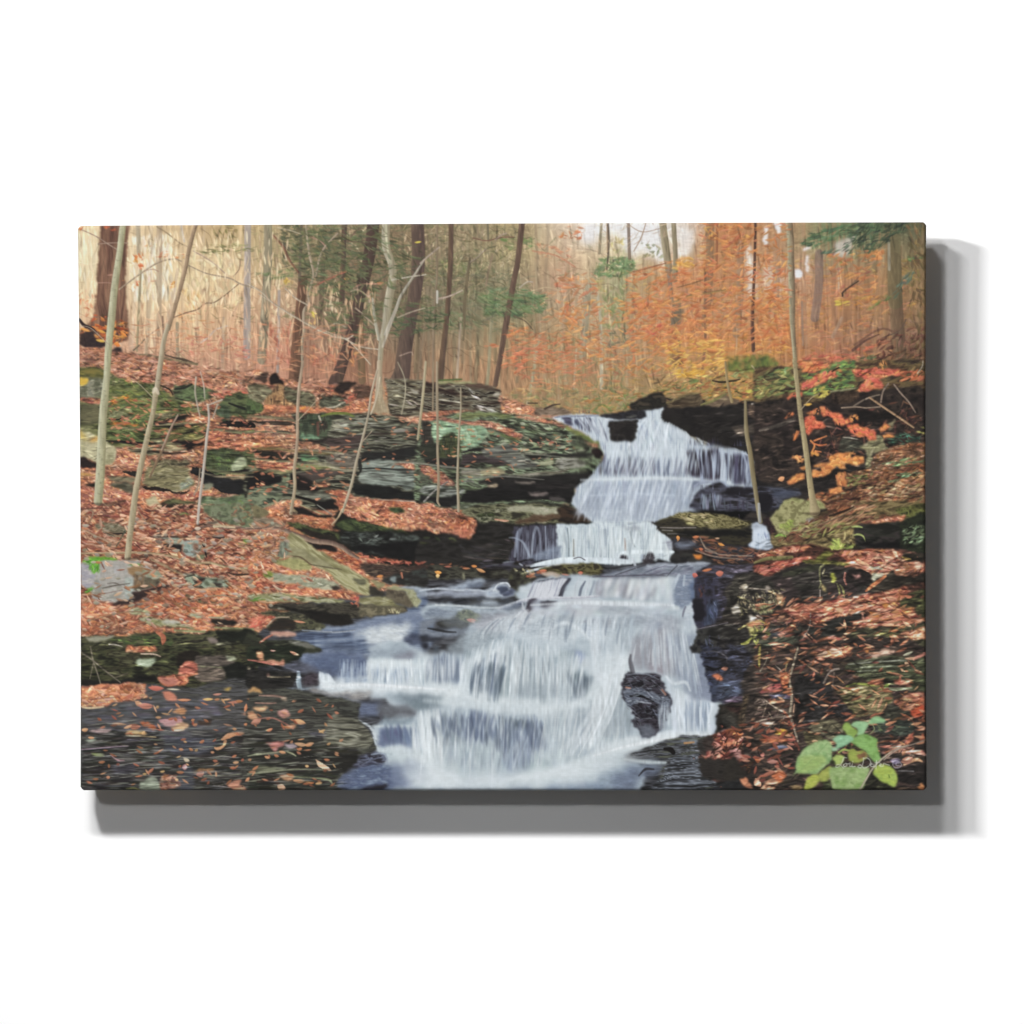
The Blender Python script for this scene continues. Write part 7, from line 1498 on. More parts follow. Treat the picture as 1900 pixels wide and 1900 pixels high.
PICTURE.append('''
@0 2
# ===== left leaf slope, stones and sticks
D 8c5040,7c4636,dca484,e0b090,a05c44 n=26 l=8 wd=2.2 a=4 av=26 al=.8 | 40,0 1900,0 1900,1300 40,1300
D 4c2c26,5c362c,3c241f n=7 l=8 wd=1.6 a=6 av=24 al=.75 | 40,0 1900,0 1900,1300 40,1300
G b8705c n=60 l=8 wd=2.4 b=1.05 | 40,1060 400,1080 1000,900 1400,900 1900,800 1900,1200 1400,1300 900,1200 600,1300 40,1400
D c4a088,a88c74,b89478 n=14 l=14 wd=1 a=24 av=16 al=.8 | 40,240 500,300 560,560 250,480 40,430
S a08870,7c6450 w=3,3,3,2 | 135,60 190,90 150,190 80,270
S b89c80,947860 w=3,3,3,2.4 | 80,270 200,330 330,390 430,450
S 6c4438 w=2,3,2 | 40,60 200,45 360,50
S 947c64 w=2,2,2 | 640,30 760,190 930,260
R 6c6450,8c8068,54503c,a89c84 sx=16 sy=6 | 200,220 320,190 470,210 540,270 530,310 440,310 340,300 220,270
S 241c18 w=2,4,4,2 | 300,300 380,320 460,320 540,310
P 8c8470,b8b0a0 so=1 | 280,290 340,290 350,305 300,310
S 8c8068,6c6450 w=3,3 | 340,335 500,350
S 3c4438,5c5c48 w=3,2 | 530,290 440,450
R 8c9c88,6c7c6c,a4b0a0,54604c sx=16 sy=6 | 830,335 1060,340 1150,350 1140,380 960,370 830,350
B 1c1a18,26221f so=.8 wp=2 | 920,410 1000,410 1120,430 1130,500 1040,480 960,460
P 8c9888,a4b0a0,74806c sx=14 sy=5 | 930,400 1040,375 1160,390 1140,430 1060,430 960,420
R 7c8c80,94a498,9ca8a0,6c7468 sx=8 sy=10 a=10 | 1150,410 1240,380 1340,410 1340,500 1280,560 1190,550 1150,500
P 7c5c4c,8c6c58 | 1260,430 1320,430 1310,500 1260,500
R 6c7458,8c9470 sx=6 sy=6 | 1290,550 1370,530 1380,590 1300,600
S a49c88,7c7460 w=2.4,2.4 | 1350,440 1270,550
S 141212 w=2,4,4,2 | 1350,410 1380,470 1400,570
S c4a898,9c8070 w=2,2 | 1390,370 1400,520
S 4c342c,3c2a24 w=2,3,3,2 | 840,355 1000,350 1160,355 1230,340
S 8c7064,5c4438 w=3,4,4.5,4.5,5,5 | 1240,300 1300,265 1440,235 1600,255 1760,250 1920,260
S cbb898,a48c6c w=3,4,5,3 | 1470,150 1540,220 1600,240 1700,250
S c4b490 w=5,3 | 1480,240 1560,240
P 84847c,a0a498 so=1 | 1470,330 1580,335 1580,350 1490,350
S 2c2424 w=2,3,2 | 1460,350 1540,365 1590,355
D 6c8c3c,7c9c44 n=60 l=5 wd=2.4 a=0 av=30 | 1720,390 1850,380 1860,430 1740,430
R 505c44,6c7458,7c8468,5c5c48 sx=12 sy=10 | 1360,20 1700,0 1880,20 1880,240 1700,230 1500,170 1380,90
D 9c6c50,7c8054,8c7458 n=20 l=6 wd=2 a=0 av=40 al=.7 | 1660,30 1880,20 1880,240 1700,200
D 5c8c44,4c7c3c n=40 l=5 wd=2 | 1080,90 1200,90 1250,110 1160,120
# long roots
S c4ac88,8c7454 w=3,4,4,4.5,5,5,5 | 40,530 400,525 700,520 950,545 1150,590 1300,630 1440,630
S c4b48c,8c7858 w=4,4.5,5,5 | 1440,625 1600,670 1750,690 1900,690
S 3c2c24 w=2,4,4,2 | 1620,740 1700,755 1800,755 1900,740
S a48c6c,7c644c w=4,5,5,4,3 | 800,590 920,640 1060,710 1160,760 1250,780
S 6c4c3c w=3,4,3 | 800,600 830,660 870,690
S 5c3c30 w=1.6,2,2 | 900,720 1000,780 1100,800
# grey boulder
R a8a49c,94908a,b8b4ac,a09c90,8c8c84 sx=18 sy=14 so=.9 wp=3 | 50,640 100,590 280,590 460,600 600,590 720,620 800,670 860,720 930,760 930,820 860,870 760,910 640,950 600,1040 500,1060 400,1060 200,1020 170,960 150,900 60,860
P b4b0ac,9c98a0,a8a8ac so=1 | 50,640 150,640 210,760 150,890 60,860
P b0aca4,a09c94,b8b8b8 sx=12 sy=20 so=1 | 270,630 420,610 560,640 600,700 570,760 600,840 520,850 300,880 240,800 250,700
P a8aca0,98a09a,b4bcb0 so=1 | 540,780 610,800 630,920 590,1000 540,1000 520,900
S 5c544c w=1.4,2.4,2,1.4 | 290,900 380,880 470,865 580,850
S 645c54 w=1,2,1.4 | 340,850 420,845 480,865
S 8c7c74 w=1.6,2,1.6 | 240,970 350,950 500,920
P 9c7c54,8c6c48 so=1.4 al=.9 | 540,690 640,660 740,680 720,760 640,780 570,740
P 74604c,8c7458,605040 sx=8 sy=12 so=1 | 620,760 720,740 760,790 740,860 640,890 620,840
P 5c5040,6c6450,40382f so=1 | 740,780 930,790 900,850 820,890 650,920 640,890 740,860
P 9ca088,848c70 so=1 | 700,700 860,700 930,770 800,785 720,740
B 2c201f,3c2c28 so=.8 wp=3 | 380,1065 500,1030 610,1010 620,940 760,910 980,860 990,880 800,970 680,1030 560,1080 430,1080
D 5c9c2c,6cac34,4c8c24,7cb440 n=130 l=7 wd=2 a=-6 av=22 so=.8 wp=2 | 60,610 150,570 330,555 470,590 430,605 300,600 220,625 100,645
D 5c9c30,6ca83c,4c8828 n=120 l=6 wd=2 a=110 av=20 so=.8 wp=2 | 140,630 260,610 260,740 200,740 150,700
D 5c8c3c,6c9c4c n=90 l=5 wd=2 a=6 av=20 so=.8 wp=2 | 560,640 640,630 730,650 700,665 580,660
D 4c8430,5c9438 n=90 l=5 wd=2 a=-30 av=20 so=.8 wp=2 | 90,920 180,880 200,900 150,970 100,940
S d0c8b8,a8a090 w=3,4,3 | 560,595 680,600 790,640
# flat stones
R 5c6450,7c8874,9ca890,3c3c30 sx=14 sy=5 a=8 so=.8 | 1150,760 1250,740 1400,780 1560,800 1650,850 1600,885 1380,900 1240,880 1200,830
B 3c3430,241c1a so=.8 wp=2 | 1250,800 1370,790 1400,810 1320,850 1270,830
B 342c28 so=.8 wp=2 | 1460,850 1560,840 1560,870 1480,870
D 5c4838,3c3028,6c6c50,7c5c48 n=50 l=6 wd=2 a=20 av=20 | 1160,980 1260,970 1400,1020 1560,1040 1500,1080 1340,1060 1200,1020
P b0b08c,9ca078,c0bc98 sx=12 sy=8 so=1 | 560,1130 660,1110 770,1140 790,1180 700,1190 600,1170
P b8b89c,8c9474 sx=14 sy=4 so=.8 | 1190,1180 1300,1170 1370,1190 1340,1215 1220,1200
R 6c6c44,8c8c5c,a8a484,5c5c3c sx=18 sy=5 a=12 so=1 | 660,1230 760,1210 900,1230 1060,1250 1180,1300 1280,1330 1200,1340 1000,1310 860,1300 760,1290
P a8a898,c0bcac so=1 | 910,1245 1050,1240 1120,1270 960,1280
S c0b498,8c8468 w=2,4,4,2 | 1420,1210 1520,1215 1620,1220 1640,1220
B 1c1a18,28221e so=.8 wp=2 | 1450,1230 1640,1225 1710,1250 1700,1290 1500,1290
S a8a878,8c8c64 w=3,4,4 | 1490,1320 1700,1330 1900,1340
S 9c9c74,7c8054 w=3,4,4 | 1060,1350 1220,1360 1380,1365
R 1a1a14,3c3e2c,4c4c34,5c5c40,2a281f sx=24 sy=7 so=1 | 50,1420 200,1400 400,1410 560,1400 700,1380 900,1370 1060,1370 1250,1385 1400,1380 1500,1350 1900,1350 1900,1583 40,1583
B 14160f,1f241c so=.8 wp=3 | 1500,1350 1700,1360 1900,1350 1900,1583 1860,1583 1760,1480 1560,1440
P a8a494,8c8c74 sx=12 sy=4 so=.8 | 110,1420 300,1410 420,1410 360,1440 270,1470 180,1475 100,1440
D 3c5028,4c5c30,5c6c38 n=30 l=7 wd=2 a=4 av=16 al=.8 | 340,1440 560,1410 900,1400 1060,1450 1000,1583 700,1583 500,1480
S b4ac9c w=2,2.6,1.6 | 360,1500 430,1505 500,1525
G bc7058 n=90 l=8 wd=2.4 so=.8 b=1.1 | 540,1500 600,1530 880,1550 860,1583 560,1583
S c87c5c,a05c44 w=5,9,10,3 | 870,1370 930,1410 940,1450 930,1500
P 6c605c,847870 | 1410,1430 1500,1430 1520,1490 1440,1480
P a09c84,8c8c70 | 1510,1490 1640,1480 1670,1510 1570,1530 1510,1520
S b8b4a0 w=2,3,2 | 1690,1520 1740,1530 1780,1570
D 4c3c34,34241c n=12 l=12 wd=2 a=0 av=10 al=.7 | 1200,1500 1560,1540 1560,1583 1180,1583
@1 2
# logs and the stone point
G b86850 n=60 l=7 wd=2 b=1.1 | 0,560 300,600 560,800 900,900 1200,1000 1180,1040 900,1000 500,980 0,960
G b86850 n=60 l=6 b=1.1 | 740,480 1000,510 1200,600 1250,780 1050,680 900,590
D b05c48,c87860,8c4838 n=50 l=6 wd=2 a=14 av=24 | 1180,520 1400,560 1640,610 1900,620 1900,640 1640,660 1400,640 1300,720 1180,640
B 14110f,241c19 so=.8 wp=2 | 660,440 760,440 900,480 940,500 760,480
S a48c78,5c4840 w=4,5,6,8,8,9,9,8,7,5 | -20,262 180,255 360,270 460,310 600,360 700,395 860,410 980,450 1080,520 1180,580
R 3c2c26,54443a,2c2420,6c5c4c sx=20 sy=6 | 1180,640 1400,640 1640,670 1900,650 1900,720 1700,740 1460,780 1300,770
B 1c1c1a,2c2a28,3c4440 so=1 wp=3 | 1440,780 1700,720 1900,700 1900,880 1700,870 1560,860 1450,850
P 6c7c7c,8c9494 so=1 | 1520,780 1580,780 1580,830 1530,830
L d8884c h=3 | 1370,780 1450,770
S a86c54 w=4,3 | 1640,740 1650,790
P a8a890,8c9078,bcb89c sx=14 sy=6 so=.9 | 160,740 300,740 480,760 620,770 780,790 930,830 980,890 930,920 820,920 700,900 560,870 400,850 240,810
D 6c7058,c4c0a8,7c8068 n=22 l=5 wd=1.8 a=-30 av=40 al=.7 | 400,780 700,780 900,850 880,900 500,850
B 3c3028,241c18 so=.8 wp=2 | 870,890 960,880 980,910 920,930
P 6c7c34,8c9448 | 160,730 250,720 260,780 190,780
P 8c8c5c,a4a06c,78784c sx=14 sy=8 so=.9 | 250,600 340,560 480,560 600,590 680,640 700,690 620,710 480,700 340,660
R a09c70,b0ac84,8c8860,78744f sx=30 sy=6 a=34 so=.9 wp=2 | 410,350 450,310 520,330 700,460 840,540 1000,640 1180,740 1260,790 1300,850 1310,970 1200,960 1050,900 960,830 860,730 700,650 600,590 440,560 430,430
P 7c7858,949070 so=1.4 al=.8 | 440,460 600,480 700,560 860,620 900,680 720,650 600,600 450,560
P 8c9480,6c7060,5c5450 sx=5 sy=14 so=1 | 340,400 430,400 430,560 330,560
S 5c5440 w=2,3,2 al=.8 | 680,650 860,680 1000,700
S 5c4c38 w=2,3,3,1 al=.8 | 440,555 560,570 660,640 680,650
P 3c3c30,5c5c48 so=1 al=.85 | 1120,800 1220,800 1260,850 1200,870
P 2c2a24,3c3a30 so=1 | 1300,880 1380,890 1460,960 1440,990 1310,970
P 948c68,747050 so=1 | 1290,800 1450,850 1440,900 1380,890
P 8c8c68,a4a07c so=.9 | 1460,890 1540,870 1680,900 1760,920 1700,940 1540,920
R 5c5444,6c6452,4c4438 sx=14 sy=16 so=.9 | 1470,900 1560,920 1700,940 1780,1080 1740,1110 1560,1050 1480,1000
P 8c8c68,a4a484,747450 sx=8 sy=10 so=1 | 1700,940 1760,915 1820,1000 1860,1040 1820,1100 1770,1090
R 94946c,7c7c54,b0b090,5c5c3c sx=24 sy=4 a=2 so=.9 | 0,970 240,950 420,960 700,990 800,1000 1040,1040 900,1070 640,1050 300,1050 0,1010
D 4c7c2c,5c8c34,5c6c30 n=30 l=7 wd=1.8 a=0 av=14 al=.8 | 0,1000 180,1000 200,1050 0,1060
R 34302a,4c483c,24221c,5c5848 sx=26 sy=7 so=.9 | 220,1080 500,1050 800,1070 1060,1050 1300,1080 1560,1090 1700,1110 1680,1160 1500,1180 1300,1200 1080,1220 700,1210 560,1160 240,1120
B 141310,1f1c18 so=.9 wp=3 | 300,1090 540,1120 860,1160 1100,1200 1080,1290 800,1290 600,1240 560,1180
P a8a484,84805c,6c6848 sx=14 sy=5 so=.9 | 1190,1010 1300,990 1480,1000 1600,1080 1680,1110 1400,1090 1200,1060
R 6c6450,54503f,807860 sx=14 sy=10 so=1 | 1200,1070 1500,1090 1690,1120 1660,1160 1400,1190 1200,1200
D c4bc94,b0a87c n=70 l=3 wd=1.8 a=90 av=30 | 1490,1110 1640,1120 1600,1180 1500,1160
D b8584a,d07c60 n=50 l=5 wd=2 | 1080,960 1200,980 1180,1100 1100,1080
G b8705a n=60 l=7 b=1.1 | 0,1060 140,1050 210,1090 160,1160 230,1200 0,1250
D c8705c,dc9070,b85c48 n=50 l=9 wd=2.6 a=-10 av=30 | 0,1200 300,1200 560,1240 580,1270 300,1260 180,1320 0,1330
R 3c3c2c,5c5c44,2c2c24,6c6850 sx=20 sy=6 | 140,1150 300,1140 560,1170 700,1240 820,1300 780,1350 400,1350 200,1320 300,1220 150,1180
B 24221f,322820 so=1 wp=3 | 280,1240 400,1220 500,1270 480,1340 240,1340
S b8a890,8c7c68 w=2,3,2 | 200,1310 300,1220 440,1210
L d08c6c h=2.4 | 480,1250 620,1270
P 8c8c74 | 720,1325 780,1320 780,1340 730,1345
S 6c7480,9ca4b0 w=2,4,3 so=1.6 | 580,1350 900,1370 1140,1350
P b88878,c89c88,a87868 sx=20 sy=4 so=1 | 250,1365 500,1370 490,1410 280,1410
R 1e1f18,383c2c,2a2c22 sx=20 sy=8 | 0,1350 80,1370 120,1450 300,1450 560,1470 680,1510 760,1583 0,1583
P 5c5c50,74746c sx=20 sy=4 | 440,1460 640,1490 720,1540 600,1540 460,1500
S c48470,a06050 w=3,4,3 | 130,1480 200,1430 260,1400
@0 3
R 1c1c14,3a3e28,4a4a30,2c2a1f,54543c sx=26 sy=6 so=1 | 50,0 900,0 1400,0 1900,0 1900,430 1400,440 1000,450 800,400 600,370 60,400
G c07860 n=60 l=8 wd=2.4 b=1.1 | 530,0 860,0 870,50 700,60 540,50
S c0a894 w=2,3,2 | 700,75 840,80 910,105
P a4b498,b4c0a4,8c9c80 sx=10 sy=6 so=1 | 680,130 850,120 830,180 770,215 640,170
B 241f18,1a1612 so=1 wp=3 | 1080,80 1250,40 1330,80 1260,180 1080,190
P 544c44,645a52,443e38 sx=20 sy=6 so=.9 | 1290,100 1600,95 1700,180 1560,220 1280,200
P b4b89c,94987c so=.8 | 1600,100 1700,95 1710,140 1630,145
P 94987c,b0b094 so=.8 | 1520,270 1620,275 1610,300 1550,300
S 8c8c6c w=2,3,2 | 1290,205 1420,215 1560,220
P 6c6058,7c6c64,544a44 sx=14 sy=8 so=.9 al=.8 | 1290,210 1560,230 1600,330 1440,380 1280,330
B 1a1c18,121410 so=1 wp=3 | 1560,200 1900,180 1900,360 1700,400 1620,340
B 151512,221f1c so=1 wp=3 | 60,340 300,360 560,340 820,300 860,360 560,390 200,420 60,400
S 8c8474,5c5448 w=3,3,2.6,2 | 50,50 180,140 300,240 480,380
S 7c7464 w=2,2.6,2 | 160,0 190,150 240,300 270,400
S 7c7464 w=2,1.6 | 190,180 155,340
S 6c6454 w=2,1.4 | 430,330 560,280
# wet slab with leaves, bottom left
R 2a2a2a,454543,5a5a5c,3a3a3a,50504a sx=50 sy=4.5 so=1.2 | 50,420 700,400 1200,440 1900,400 1900,1550 40,1550
D 5a5a62,62626c,525260 n=9 l=16 wd=3 a=2 av=6 al=.6 so=2 | 60,640 1500,520 1600,900 1500,1180 900,1200 60,820
D 1e1e1c,26241f,181816 n=13 l=20 wd=2.4 a=-2 av=5 al=.8 | 60,900 900,900 900,1000 1900,900 1900,1540 60,1540
D 8c8c84,a4a49c,747870,6c6c70 n=5 l=18 wd=1 a=-2 av=5 al=.85 | 60,930 1900,900 1900,1540 60,1540
B 50566a,484c5e so=3 wp=4 al=.55 | 940,980 1400,960 1500,1060 1300,1160 1000,1120
B 484e60,545a6c so=3 wp=4 al=.5 | 1120,1300 1250,1280 1260,1540 1100,1540
B 4a4a5c so=3 wp=4 al=.5 | 400,1280 620,1260 640,1360 440,1400
G bc7460 n=80 l=9 wd=2.6 so=.9 b=1.1 | 60,430 200,410 400,400 560,380 760,390 760,460 760,540 620,560 480,580 330,620 200,640 60,640
S d8b890 w=3,4,3 | 60,640 150,655 300,640
L d8a08c h=4 | 210,610 420,540
L dc9c80 h=4 | 60,560 160,630
G b8685c n=80 l=8 wd=2.6 b=1.1 | 880,330 980,310 1100,300 1160,170 1240,160 1300,200 1290,300 1190,320 1190,400 1100,420 960,410 900,380
P c0705c,ac6050 sx=10 sy=8 | 1110,220 1190,160 1290,200 1260,290 1120,280
P c07c6c,b07060 sx=10 sy=8 | 880,330 1060,330 1080,400 960,400
L c87060 h=5 | 770,440 950,450
L d8ccb0 h=2 | 960,450 1130,460
P dc8c70,cc7860 so=.8 | 930,490 990,470 1080,540 1090,575 1000,575 950,540
L dc9068 h=3 | 1080,570 1240,570
L e0a078 h=5 | 630,590 720,630
L d08470 h=6 | 660,630 840,640
L c49468 h=2 | 910,710 1020,730
P e0a070,cc8c5c so=.8 | 1030,690 1170,645 1180,710 1110,725
P d8a0a0,c08c90 so=.8 | 870,780 1100,760 1150,810 1010,850 930,830
P e8b888,d8a880 so=.8 | 1010,850 1110,810 1195,830 1200,860 1120,905 1050,890
P e07848,cc6438 so=.8 | 700,800 770,805 860,850 830,880 720,840
L c09474 h=3 | 380,820 560,835
L 9c6450 h=6 | 560,850 700,860
P dcac68,c89858 so=.8 | 540,930 590,890 700,905 760,940 660,930
S c8b080 w=1.6,2,1.6 | 540,945 700,955 860,965
L e8a878 h=4 | 60,895 140,885
P e0c0bc,d0acac so=.8 | 150,895 380,880 320,920 220,920
P b0c0a8,98a890 so=.8 | 80,985 220,980 170,1015 110,1005
S b89ca8,94889c w=2,2.4,2 | 60,1100 350,1075 560,1060
S 9ca4a0 w=1,2,1 | 640,1120 750,1125
P a8bc6c,94a85c | 170,1135 320,1140 260,1165 200,1160
S b88c94 w=1.4,3,1.4 | 380,1160 450,1210 520,1215
L d89c60 h=3 | 1350,565 1480,560
L d08c78 h=2.4 | 1460,515 1570,505
P c8a85c,b89848 | 1590,460 1660,435 1640,480
L dc9c6c h=2 | 1550,570 1670,560
L c88068 h=3 | 1620,600 1790,585
L d09878 h=2 | 1570,825 1690,850
P e8a888,d88c68 so=.8 | 1760,720 1860,700 1900,720 1900,780 1830,740
P 3c2c24,4c3c30 so=1 | 1310,790 1440,780 1440,830 1320,830
S e0a47c,d08c60 w=5,10,6,3 | 1570,990 1640,950 1720,930 1860,920
S d89c70 w=6,4,6,3 | 1600,1010 1580,1060 1520,1090 1490,1080
L dcc8a8 h=4 | 1150,1190 1220,1230
L b08080 h=5 | 1170,1250 1160,1320
P e0a060,cc8850 | 1270,1350 1320,1305 1450,1300 1470,1320 1340,1320
L b88070 h=6 | 1290,1380 1380,1340
S c8ccb4,94987c w=1.6,2.6,2 | 1370,1380 1650,1370 1900,1345
P d89478,c07c60 | 1620,1480 1720,1420 1770,1430 1720,1490 1650,1510
P dc9878,c88464 | 1660,1510 1760,1480 1820,1520 1800,1540 1680,1540
G b07468 n=80 l=7 wd=2.4 b=.95 | 880,1450 960,1360 1090,1370 1080,1430 1130,1470 1040,1500 920,1540 900,1500
P a8b49c,8c9884 so=1 | 690,1450 820,1390 880,1440 900,1500 860,1540 700,1530
L d8ac70 h=2.4 | 900,1340 960,1330
S 8c9054 w=2,3,2 | 540,1520 620,1510 680,1530
@1 3
# slab right part
R 20201c,3f403a,54564c,2d2d2a,4a4c46 sx=50 sy=4.5 so=1.2 | 0,420 460,440 640,480 880,530 1160,590 1200,620 1180,760 1240,830 1320,960 1370,1060 1360,1110 1200,1150 1080,1220 1040,1330 940,1480 1000,1535 0,1535
R 34352c,6c6c5c,8c8c7c,4c4c40 sx=40 sy=5 so=1.6 | 880,720 1140,770 1260,860 1340,990 1300,1060 1100,1080 900,1060 800,960
D 1a1b16,22241c n=16 l=18 wd=2.6 a=-3 av=6 al=.85 | 0,960 600,1000 1100,1080 1240,1130 1080,1220 900,1500 0,1520
B 121310,1c1c18 so=1.6 wp=4 | 560,1120 800,1140 1080,1140 1180,1160 1040,1320 860,1300 700,1220 560,1180
S a0a488,747860 w=2,4,3,2 | 0,1170 100,1150 300,1130 430,1110
S a8ac88 w=2,3,2 | 400,1115 470,1140 510,1165
P 6c7058,84886c,50543f sx=30 sy=4 so=.9 | 30,1310 140,1270 340,1290 430,1300 260,1330 60,1330
S a8ac90,6c7058 w=3,3,3,2 | 0,1360 200,1340 500,1310 860,1315
S 8c9078 w=2,3,2 | 0,1440 200,1420 300,1420
S 8c9474,6c7454 w=2,3,4,3 | 480,1390 700,1400 860,1420 900,1460
S 2c1e18 w=3,6,5 | 100,1440 280,1420 340,1500
R 141b12,2c3424 sx=20 sy=8 | 0,0 560,0 600,60 540,130 400,180 200,200 0,200
R 1c1c1a,2c2a28,121210 sx=30 sy=6 | 0,230 240,260 480,270 500,400 300,450 0,440
S b0a488,7c705c w=2,2.4,2 | 210,320 320,325 450,320
P c89888 so=1 | 190,310 210,280 230,310
B 545868,646878 so=2.4 wp=4 al=.8 | 340,180 560,180 700,210 760,260 560,270 400,230
S c87c6c,a86458 w=2,4,6,3 | 0,140 120,155 260,180 340,185
P e0a47c,cc8c68 | 100,60 155,50 160,140 110,140
P d89c80,c88870 | 190,160 240,130 330,160 380,130 380,190 300,190
L d89c80 h=3 | 440,50 550,95
L b88478 h=2 | 230,40 300,45
P d0c0a0 | 0,200 40,220 30,240 0,230
P b88c58,c89c6c | 0,460 60,420 130,460 150,490 60,480 0,490
S b89484,8c6c60 w=2,4,3 | 120,520 280,525 380,540
P c8b098,a89078 | 360,535 420,540 400,575 370,565
S b08474 w=2,3,2 | 80,600 200,605 300,600
P e0ac80,d09c70 | 40,650 210,635 170,690 90,680
P e0a47c,d09068 | 0,700 60,700 100,750 60,790 0,770
P d0948c,c08478,d8a080 | 320,690 380,665 430,690 450,740 380,760 330,720
L c88870 h=6 | 30,830 150,770
S b87c6c,8c5c50 w=2,3,3,4 | 110,770 260,760 380,810 480,870
L e0a070 h=5 | 490,780 620,825
P d09470 | 400,860 480,830 500,870 420,875
L b8b078 h=2.4 | 180,900 260,880
B 7c78a0,74749a so=2 al=.3 | 640,910 820,910 800,970 680,960
B 64749c so=2 al=.4 | 540,840 600,840 600,870 540,870
P c07c74,b06c64,d0908c | 190,1020 380,1015 400,1060 320,1080 290,1120 240,1080
P b4a4ac,9c8c94 | 400,1030 500,1040 520,1080 430,1090
L e0ac80 h=4 | 490,1035 640,1055
L e09c6c h=4 | 600,1060 710,1030
P ecc09c,dcac88 so=.6 wp=.6 | 715,1200 780,1235 840,1270 890,1325 820,1310 750,1270
P d8a478,c89068 | 320,1390 380,1370 500,1380 470,1420 390,1420
L c88c60 h=4 | 470,1430 620,1440
L d0a080 h=7 | 310,1490 400,1520
D c07048,b08458 n=20 l=6 wd=2.4 a=0 av=10 | 560,1440 780,1420 780,1480 560,1480
@g
M n=18 l=18 wd=1 a=-1 av=4 dk=.5 lt=1.5 q=.6 al=.6 | 150,1290 560,1290 700,1340 640,1467 150,1467
M n=16 l=12 wd=1.2 a=1 av=9 dk=.5 lt=1.5 q=.55 | 150,1185 560,1190 560,1270 150,1260
M n=9 l=9 wd=1.5 a=8 av=26 dk=.62 lt=1.25 q=.6 al=.6 | 310,950 520,960 520,1120 620,1140 400,1180 150,1180 150,1130 300,1100
H 78706a sat=1 al=.13 so=8 | 150,1290 560,1285 690,1350 640,1467 150,1467
D b8886c,c8a080,a87050,8c5840,d0a88c n=4 l=8 wd=2.4 a=6 av=30 al=.85 | 150,960 520,960 600,1110 400,1160 150,1170
S a88c6c,7c6248 w=2,2,1.4 | 190,985 240,1000 300,1012
S b09878,846a50 w=1.6,2,1.4 | 330,1120 400,1105 450,1112
S a08468,74583f w=1.4,2,1.4 | 420,1000 480,1020 520,1040
S a08468,74583f w=1.4,2,1.4 | 170,1150 240,1135 300,1142
D 8c8474,a09888 n=2 l=6 wd=3 a=4 av=14 al=.8 | 150,960 520,960 600,1110 400,1160 150,1170
D 8c8c80,a8a89c n=4 l=16 wd=1 a=-2 av=4 al=.7 | 160,1330 640,1360 640,1460 160,1460
D 9c5c44,b47454,c48c68,a06848,cc9c70 n=2 l=6 wd=2.4 a=0 av=30 | 160,1290 640,1300 640,1460 160,1460
''')
